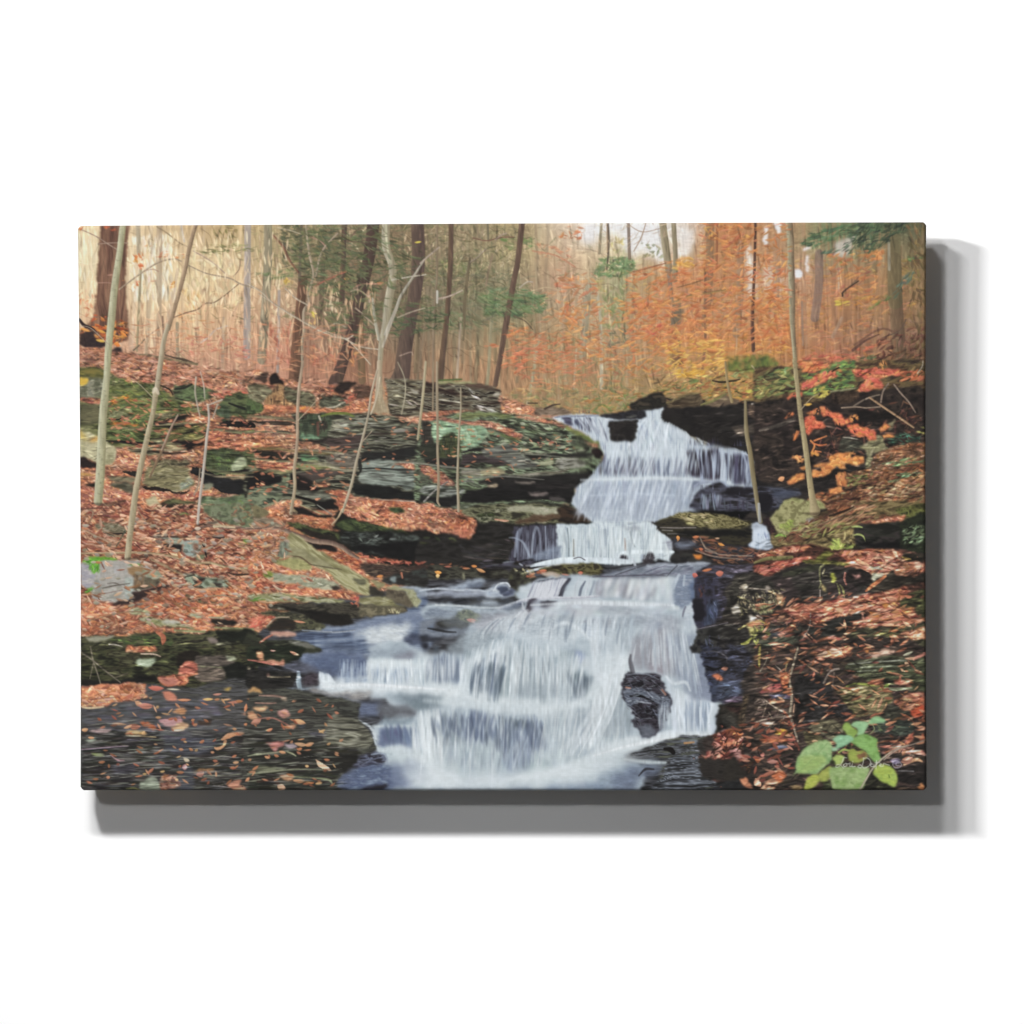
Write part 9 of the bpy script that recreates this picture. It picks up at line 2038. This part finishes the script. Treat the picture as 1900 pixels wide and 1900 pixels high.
P 9cb860,a8bc54,88a854 sx=12 sy=14 so=.7 wp=.8 | 1260,1350 1300,1270 1400,1260 1480,1300 1525,1370 1520,1460 1500,1500 1440,1480 1340,1430
S 5c7434 w=2,2.4 al=.9 | 1435,1370 1440,1395
P 94c48c,84b47c so=.7 wp=.8 | 1200,820 1250,765 1320,740 1380,770 1400,795 1300,820 1240,830
P 8cbc88,a0c894 so=.7 wp=.8 | 1020,840 1080,800 1180,795 1220,830 1180,900 1150,950 1090,940 1100,880
P 84a44c,94b05c so=.7 wp=.8 | 940,870 960,815 1000,810 1050,860 1100,900 1070,960 1030,980 980,930
P 7ca858,88b468,6c9448 sx=14 sy=14 so=.7 wp=.8 | 1080,960 1150,930 1240,950 1310,990 1310,1060 1330,1120 1345,1200 1290,1240 1230,1180 1180,1120 1120,1080 1060,1040 1020,1000
P 84b88c,98c89c so=.7 wp=.8 | 830,990 900,950 1000,945 1060,990 1000,1040 940,1070 880,1090 870,1030
P 98c49c so=.7 | 820,1080 880,1070 880,1110 830,1110
S 34401f w=1,2,1 | 960,1070 1060,1060 1120,1090
S a4b864,94a854 w=3,4,3 | 900,1130 950,1100 1020,1110
P b0c46c,a4bc64 so=.8 wp=.8 | 830,1190 880,1150 960,1170 940,1240 880,1270 840,1230
P a4b054,94a44c so=.8 wp=.8 | 1020,1100 1060,1090 1100,1120 1160,1110 1200,1180 1100,1240 1020,1220 1000,1150
P 7c5c40,98704c so=.8 | 1080,1160 1130,1150 1180,1130 1190,1170 1120,1200
B 28301c so=1 | 800,1220 850,1215 860,1250 810,1240
S 90986c w=1.6,2,1.6 | 1260,830 1280,880 1240,925
S a49c84,c0b8a0 w=3.4,3,3,3,2,1.6 | 1130,1520 1200,1400 1270,1290 1360,1200 1480,1110 1640,1050 
S a09080,84746a w=2,2,1.6 | 1480,1110 1640,1060 1830,995
S b0a090 w=1.6,2 | 1380,1210 1480,1130 1560,1080
# signature lettering
S dde4d4 w=1.3,1.5,1.3,1.3,1.3,1.3 so=1 al=.7 | 985,1188 955,1185 940,1225 905,1278 868,1285 880,1262 915,1262 950,1295
S dde4d4 w=1.3,1.3,1.3 so=1 al=.85 | 975,1245 950,1262 962,1282 985,1268 978,1245
S dde4d4 w=1.2,1.3,1.2,1.2 so=1 al=.85 | 985,1252 1010,1250 1022,1242 1018,1280 1040,1275
S dde4d4 w=1.2,1.3,1.2 so=1 al=.85 | 1045,1248 1042,1280 1075,1278
S dde4d4 w=1.4,1.4 so=1 al=.85 | 1048,1228 1051,1226
S dde4d4 w=1.3,1.5,1.5,1.3,1.3 so=1 al=.85 | 1165,1185 1160,1235 1140,1290 1105,1285 1130,1262 1170,1295 1225,1270 1240,1225 1205,1190 1160,1195
S dde4d4 w=1.2,1.2,1.2,1.2 so=1 al=.85 | 1235,1265 1260,1255 1250,1245 1240,1275 1265,1280
S dde4d4 w=1.5,1.5 so=1 al=.85 | 1275,1252 1272,1282 1285,1278
S dde4d4 w=1.3,1.4,1.2 so=1 al=.85 | 1305,1215 1300,1260 1296,1305
S dde4d4 w=1.2,1.2 so=1 al=.85 | 1285,1240 1335,1236
S dde4d4 w=1.2,1.2,1.2,1.2 so=1 al=.85 | 1330,1268 1355,1258 1346,1247 1336,1272 1362,1278
S dde4d4 w=1.2,1.3,1.2,1.3 so=1 al=.85 | 1372,1278 1378,1250 1390,1248 1410,1256 1440,1265
S bcb8c8 w=1.2,1.2,1.2,1.2,1.2,1.2,1.2 so=1 al=.85 | 1555,1235 1500,1215 1478,1255 1500,1292 1545,1290 1570,1260 1555,1235
S c0bccc w=1.2,1.2,1.2,1.2 so=1 al=.85 | 1545,1243 1520,1238 1510,1258 1528,1272 1548,1264
# trunks of the saplings in front of everything
@g
S c4c2a2,8f8a68 w=12,12,13,14,13,12,15,15,16,17,16 | 230,400 222,470 213,530 207,590 201,650 198,700 193,750 190,790 188,840 186,880 182,930
S b89c80,7a6650 w=8,8,8,8,9 | 367,400 351,462 343,502 327,561 312,610
S c4b89c,84745c w=8,9,10,10 | 312,605 304,632 297,680 291,724
S c0b494,8a7c60 w=11,9,10,11,11,12,11,12 | 289,728 284,765 273,812 262,862 252,912 247,950 241,995 237,1034
S d8c8b0 w=5,8,5 al=.7 | 284,728 288,722 294,730
S 8c7458,6c5844 w=3,4,5,4 | 322,785 312,810 298,842 278,885
S b8a08c,947a68 w=3,2.4 | 330,770 314,800 300,835
S c0b8a4,8c8070 w=3.4,3,3,2.6 | 364,700 362,725 366,750 371,772
S c8c0b4,9a8e80 w=3.6,4,5,5,5,5,5 | 386,752 388,780 384,810 380,850 375,895 370,935 367,972
S c4baac,948878 w=2,3,3 | 386,752 396,748 412,742
S a89c8c w=2.6,2.4 | 404,750 395,775
S b4a898 w=2,2.4,2.4,2 al=.9 | 372,690 378,715 380,740
S 9c8c78 w=2.6,2.6,3 | 371,870 368,900 360,918
S b8a48c,8a7660 w=5,6,6,5,6 | 562,672 555,722 552,774 552,809 549,846
S c0b094,8a7a60 w=6,6,6,6,7 | 549,844 546,875 547,904 541,945 540,952
S b4a48c,94846a w=9,11,13,16,18 | 704,672 704,700 703,722 703,745 703,758
P ac9c80,9c8c70,8c7a60 sx=4 sy=20 so=.9 wp=1.5 sm=0 | 699,715 708,715 712,738 719,758 724,770 712,766 704,770 696,765 686,770 694,750
S c4b8a0 w=2,3,3 al=.8 | 705,700 698,740 688,768
S a89070 w=2,3,3 al=.8 | 709,710 716,742 721,768
S c0b49c,8a7c66 w=3.6,4,4,4.5,5,5,5 | 700,687 689,731 684,767 674,809 661,858 653,896 639,940
S a8a48c,7c7460 w=3,3.4 | 640,935 636,950
S b8ac90,948868 w=5,5,5,4 | 790,672 786,720 781,768 775,815
S ac9c84,84765e w=4,5,4.5,4.5,5,5,4,3 | 811,672 811,740 812,790 812,840 814,890 813,915 812,930 816,938
S 8c7c64 w=2.6,3 | 804,672 803,760
S b8ac94,7c7058 w=3,3,3.4,4,5,5,5 | 855,720 855,760 852,800 850,850 849,890 850,920 851,948
S a49c84 w=2,3 al=.8 | 738,672 750,700 752,730 745,768
S b8a880,8a7c5c w=8,8,9,10,11,13,20 | 1474,668 1480,722 1486,774 1494,826 1503,896 1509,934 1512,948
S 9c9070,6c6044 w=5,8,9,9,8,8,8 | 1383,745 1385,800 1392,840 1397,880 1401,905 1406,940 1411,968
S a8946c,80704c w=4,5,6 | 1346,672 1350,710 1358,745
S a8a8a0,8c8c8c w=5,6 | 1408,935 1410,968
M n=40 l=3 wd=.8 a=4 av=16 dk=.72 lt=1.1 q=.6 al=.6 so=.7 | 224,415 234,415 210,560 200,720 190,925 175,925 186,720 198,560
M n=40 l=3 wd=.8 a=4 av=16 dk=.72 lt=1.1 q=.6 al=.6 so=.7 | 362,415 372,415 330,570 300,700 280,850 246,1030 234,1030 266,830 286,720
M n=40 l=3 wd=.8 a=4 av=16 dk=.74 lt=1.1 q=.6 al=.6 so=.7 | 1458,415 1470,415 1484,700 1510,940 1496,930 1474,760
S 241c16 w=2,6,9,5 al=.5 so=3 | 170,934 190,936 214,934 232,930
S 241c16 w=2,6,8,4 al=.5 so=3 | 228,1038 250,1036 280,1030
S 241c16 w=2,6,8,4 al=.5 so=3 | 540,952 560,950 590,944
S 2c2018 w=2,6,10,6 al=.5 so=3 | 1490,952 1520,954 1550,948
S 241c16 w=2,5,5,2 al=.5 so=3 | 364,974 385,972 410,966
S c8b8a0,948470 w=1.6,1.4,1 | 202,640 170,610 150,604
S b8a48c w=1.6,1.4,1 | 286,740 262,716 244,702
S b8a48c w=1.6,1.2,1 | 553,780 574,758 586,744
S b8a48c w=1.6,1.2 | 672,820 690,800
S b8a888 w=1.6,1.2,1 | 1486,760 1506,738 1520,730
''')

# ---------------------------------------------------------------- paint the print, then build the objects
backdrop()
woods()
for t in PICTURE: run(t)

def finish():
    """ink on cloth: slightly muted colours, faint weave"""
    global IMG
    IMG = np.clip(IMG, 0, 1); IMG = IMG*.97+np.array([.036, .032, .029], np.float32)*(1-IMG)
    IMG = np.clip(IMG+.022*np.sin(2*np.pi*(IMG-.5)), 0, 1)
    g = (IMG*np.array([.3, .59, .11], np.float32)).sum(-1, keepdims=True)
    IMG = g+(IMG-g)*SATUR
    gr = np.clip((IMG[..., 1]-np.maximum(IMG[..., 0], IMG[..., 2]))*9, 0, 1)*(g[..., 0] < .36)     # moss is a quiet olive
    IMG = IMG*(1-.5*gr[..., None])+(g*np.array([1.06, 1.0, .86], np.float32))*.5*gr[..., None]
    weave = .005*np.sin(GX*1.6+.6*np.sin(GY*.3))+.005*np.sin(GY*1.45+.5*np.sin(GX*.23))+.025*(noise(GX/1.7, GY/5)-.5)+.025*(noise(GX/6, GY/1.6)-.5)
    IMG = np.clip(IMG*(1+weave[..., None]), 0, 1)
finish()

def lin(c): return np.where(c <= .04045, c/12.92, ((c+.055)/1.055)**2.4)

def sample(px, py):
    u = np.clip((px-X0)*SC, 0, W-1.001); v = np.clip((py-Y0)*SC, 0, H-1.001)
    i = u.astype(int); j = v.astype(int); f = (u-i)[..., None]; g = (v-j)[..., None]
    return (IMG[j, i]*(1-f)+IMG[j, i+1]*f)*(1-g)+(IMG[j+1, i]*(1-f)+IMG[j+1, i+1]*f)*g

def material(name, rough=.8, spec=.2):
    m = bpy.data.materials.new(name); m.use_nodes = True
    b = m.node_tree.nodes['Principled BSDF']
    b.inputs['Roughness'].default_value = rough; b.inputs['Specular IOR Level'].default_value = spec
    return m, m.node_tree, b

def grid_mesh(name, P, colors, mat, parent, smooth=True):
    r, c = P.shape[:2]
    me = bpy.data.meshes.new(name)
    idx = np.arange(r*c).reshape(r, c)
    q = np.stack([idx[:-1, :-1], idx[1:, :-1], idx[1:, 1:], idx[:-1, 1:]], -1).reshape(-1, 4)
    me.vertices.add(r*c); me.vertices.foreach_set('co', P.reshape(-1).astype(np.float32))
    me.loops.add(q.size); me.loops.foreach_set('vertex_index', q.reshape(-1).astype(np.int32))
    me.polygons.add(len(q)); me.polygons.foreach_set('loop_start', np.arange(0, q.size, 4, dtype=np.int32))
    me.polygons.foreach_set('loop_total', np.full(len(q), 4, np.int32))
    me.update(calc_edges=True)
    if colors is not None:
        a = me.color_attributes.new('ink', 'FLOAT_COLOR', 'POINT')
        k = np.ones((r*c, 4), np.float32); k[:, :3] = colors.reshape(-1, 3)
        a.data.foreach_set('color', k.reshape(-1))
    me.polygons.foreach_set('use_smooth', np.full(len(q), smooth))
    me.materials.append(mat)
    o = bpy.data.objects.new(name, me); COL.objects.link(o); o.parent = parent
    return o

# materials
m_ink, nt, b = material('printed_cloth', .75, .15)
at = nt.nodes.new('ShaderNodeAttribute'); at.attribute_name = 'ink'
nt.links.new(at.outputs['Color'], b.inputs['Base Color'])
tc = nt.nodes.new('ShaderNodeTexCoord')
w1 = nt.nodes.new('ShaderNodeTexWave'); w1.bands_direction = 'X'; w1.inputs['Scale'].default_value = 160; w1.inputs['Distortion'].default_value = 1
w2 = nt.nodes.new('ShaderNodeTexWave'); w2.bands_direction = 'Z'; w2.inputs['Scale'].default_value = 160; w2.inputs['Distortion'].default_value = 1
mx = nt.nodes.new('ShaderNodeMath'); mx.operation = 'MULTIPLY'
bp = nt.nodes.new('ShaderNodeBump'); bp.inputs['Strength'].default_value = .12; bp.inputs['Distance'].default_value = .0005
for w_ in (w1, w2): nt.links.new(tc.outputs['Object'], w_.inputs['Vector'])
nt.links.new(w1.outputs['Color'], mx.inputs[0]); nt.links.new(w2.outputs['Color'], mx.inputs[1])
nt.links.new(mx.outputs[0], bp.inputs['Height']); nt.links.new(bp.outputs[0], b.inputs['Normal'])

m_wall, nt, b = material('white_wall_paint', .9, .1)
nz = nt.nodes.new('ShaderNodeTexNoise'); nz.inputs['Scale'].default_value = 60
cr = nt.nodes.new('ShaderNodeValToRGB'); cr.color_ramp.elements[0].color = (.845, .845, .845, 1); cr.color_ramp.elements[1].color = (.855, .855, .855, 1)
nt.links.new(nz.outputs['Fac'], cr.inputs[0]); nt.links.new(cr.outputs[0], b.inputs['Base Color'])

m_wood, nt, b = material('pine_wood', .7, .2)
wv = nt.nodes.new('ShaderNodeTexWave'); wv.inputs['Scale'].default_value = 14; wv.inputs['Distortion'].default_value = 6
cr = nt.nodes.new('ShaderNodeValToRGB'); cr.color_ramp.elements[0].color = (.42, .27, .13, 1); cr.color_ramp.elements[1].color = (.58, .41, .22, 1)
nt.links.new(wv.outputs['Color'], cr.inputs[0]); nt.links.new(cr.outputs[0], b.inputs['Base Color'])

# wall
wm = bpy.data.meshes.new('wall')
wm.from_pydata([(-6, 0, -4), (6, 0, -4), (6, 0, 4), (-6, 0, 4), (-6, .1, -4), (6, .1, -4), (6, .1, 4), (-6, .1, 4)], [],
               [(0, 1, 2, 3), (5, 4, 7, 6), (4, 5, 1, 0), (3, 2, 6, 7), (4, 0, 3, 7), (1, 5, 6, 2)])
wm.materials.append(m_wall)
wall = bpy.data.objects.new('wall', wm); COL.objects.link(wall)
wall['kind'] = 'structure'; wall['label'] = 'plain bright white wall behind the canvas'; wall['category'] = 'wall'

# the canvas print
root = bpy.data.objects.new('canvas_print', None); COL.objects.link(root)
root.empty_display_size = .1
root.location = (wx(934), 0, wz(1467))
root['label'] = 'wide canvas print of a forest waterfall among autumn leaves, hung on the white wall'
root['category'] = 'canvas print'
OFF = np.array(root.location)

TL, TR, BR, BL = (143.5, 418.5), (1719.5, 411.8), (1720.5, 1466.8), (148.6, 1466.6)
def quad(u, v):                 # picture units at 0..1 across and down, edges bowed a touch by the cloth
    x = (TL[0]*(1-u)+TR[0]*u)*(1-v)+(BL[0]*(1-u)+BR[0]*u)*v
    y = (TL[1]*(1-u)+TR[1]*u)*(1-v)+(BL[1]*(1-u)+BR[1]*u)*v
    bow = np.sin(np.pi*v)
    x = x+bow*(2.2*(1-u)**8-1.6*u**8)
    y = y+np.sin(np.pi*u)*(-1.0*(1-v)**8)
    return x, y
def dist_px(u, v):
    return np.minimum(u, 1-u)*1574, np.minimum(v, 1-v)*1051

R = 7.0                         # fold radius, picture units
nu, nv = 1330, 900
u = np.linspace(0, 1, nu); v = np.linspace(0, 1, nv)
U, V = np.meshgrid(u, v)
px, py = quad(U, V)
dx, dy = dist_px(U, V)
def drop(d): return np.where(d < R, R-np.sqrt(np.maximum(R*R-(R-np.minimum(d, R))**2, 0)), 0)
dr = drop(dx)+drop(dy)*.8
dr = np.minimum(dr, R*1.25)
# rounded corners
cxy = np.maximum(0, 6-np.minimum(dx, 6))*np.maximum(0, 6-np.minimum(dy, 6))/36
px = px+np.where(U < .5, 1, -1)*cxy*2.2; py = py+np.where(V < .5, 1, -1)*cxy*2.2
front = (T_TOP*(1-V)+T_BOT*V)
depth = front-dr/1000
cs = (D_CAM-front)/(D_CAM-T_MID)          # true place of a point that stands nearer or farther
P = np.stack([wx(px)*cs, -depth, wz(py)*cs], -1)-OFF
INK = np.clip(lin(sample(px, py))/GAIN, 0.002, .85)
face = grid_mesh('printed_face', P, INK, m_ink, root)
face['label'] = 'printed front of the canvas, a cascading stream under bare trees, signed in white at lower right'

# cloth wrapped round the sides: the picture carries on, mirrored
DEPTH = .038
def side(us, vs, nx, ny):
    x, y = quad(us, vs); n = len(us)
    k = 14; rows = []; cols = []
    f = T_TOP*(1-vs)+T_BOT*vs
    ddx, ddy = dist_px(us, vs)
    d0 = drop(ddx)+drop(ddy)*.8; d0 = np.minimum(d0, R*1.25)
    c0 = np.maximum(0, 6-np.minimum(ddx, 6))*np.maximum(0, 6-np.minimum(ddy, 6))/36
    x = x+np.where(us < .5, 1, -1)*c0*2.2; y = y+np.where(vs < .5, 1, -1)*c0*2.2
    for i in range(k):
        t = i/(k-1)*DEPTH*1000
        q = (D_CAM-f)/(D_CAM-T_MID)
        rows.append(np.stack([wx(x)*q, -(f-d0/1000-t/1000), wz(y)*q], -1)-OFF)
        cols.append(np.clip(lin(sample(x-nx*t, y-ny*t))/GAIN, .002, .85))
    return np.array(rows), np.array(cols)
n1 = np.linspace(0, 1, 500); z = np.zeros(500); o1 = np.ones(500)
loop_u = np.concatenate([n1, o1[1:], n1[::-1][1:], z[1:]]); loop_v = np.concatenate([z, n1[1:], o1[1:], n1[::-1][1:]])
nxs = np.concatenate([z, o1[1:], z[1:], -o1[1:]]); nys = np.concatenate([-o1, z[1:], o1[1:], z[1:]])
Ps, Cs = side(loop_u, loop_v, nxs, nys)
grid_mesh('wrapped_edge', Ps, Cs, m_ink, root)

def box_obj(name, lo, hi, mat, parent, bev=.0015):
    import bmesh
    bm = bmesh.new(); bmesh.ops.create_cube(bm, size=1)
    for vtx in bm.verts:
        vtx.co = [(lo[i]+hi[i])/2+(hi[i]-lo[i])*vtx.co[i]-OFF[i] for i in range(3)]
    bmesh.ops.bevel(bm, geom=bm.edges[:], offset=bev, segments=2, affect='EDGES')
    me = bpy.data.meshes.new(name); bm.to_mesh(me); bm.free(); me.materials.append(mat)
    o = bpy.data.objects.new(name, me); COL.objects.link(o); o.parent = parent
    return o
xl, xr, zt, zb = wx(156), wx(1712), wz(426), wz(1459)
yb = -(T_BOT-DEPTH); yf = -(T_BOT-.012)
bw = .045
box_obj('stretcher_bar', (xl, yf, zt-bw), (xr, yb-.001, zt), m_wood, root)
box_obj('stretcher_bar', (xl, yf, zb), (xr, yb-.001, zb+bw), m_wood, root)
box_obj('stretcher_bar', (xl, yf, zb+bw+.001), (xl+bw, yb-.001, zt-bw-.001), m_wood, root)
box_obj('stretcher_bar', (xr-bw, yf, zb+bw+.001), (xr, yb-.001, zt-bw-.001), m_wood, root)
for sx in (0, 1):
    for sz in (0, 1):
        x0_ = xl+.16 if sx == 0 else xr-.20; z0_ = zb+.002 if sz == 0 else zt-bw+.002
        box_obj('spacer_block', (x0_, yb, z0_), (x0_+.04, -.0005, z0_+.04), m_wood, root)
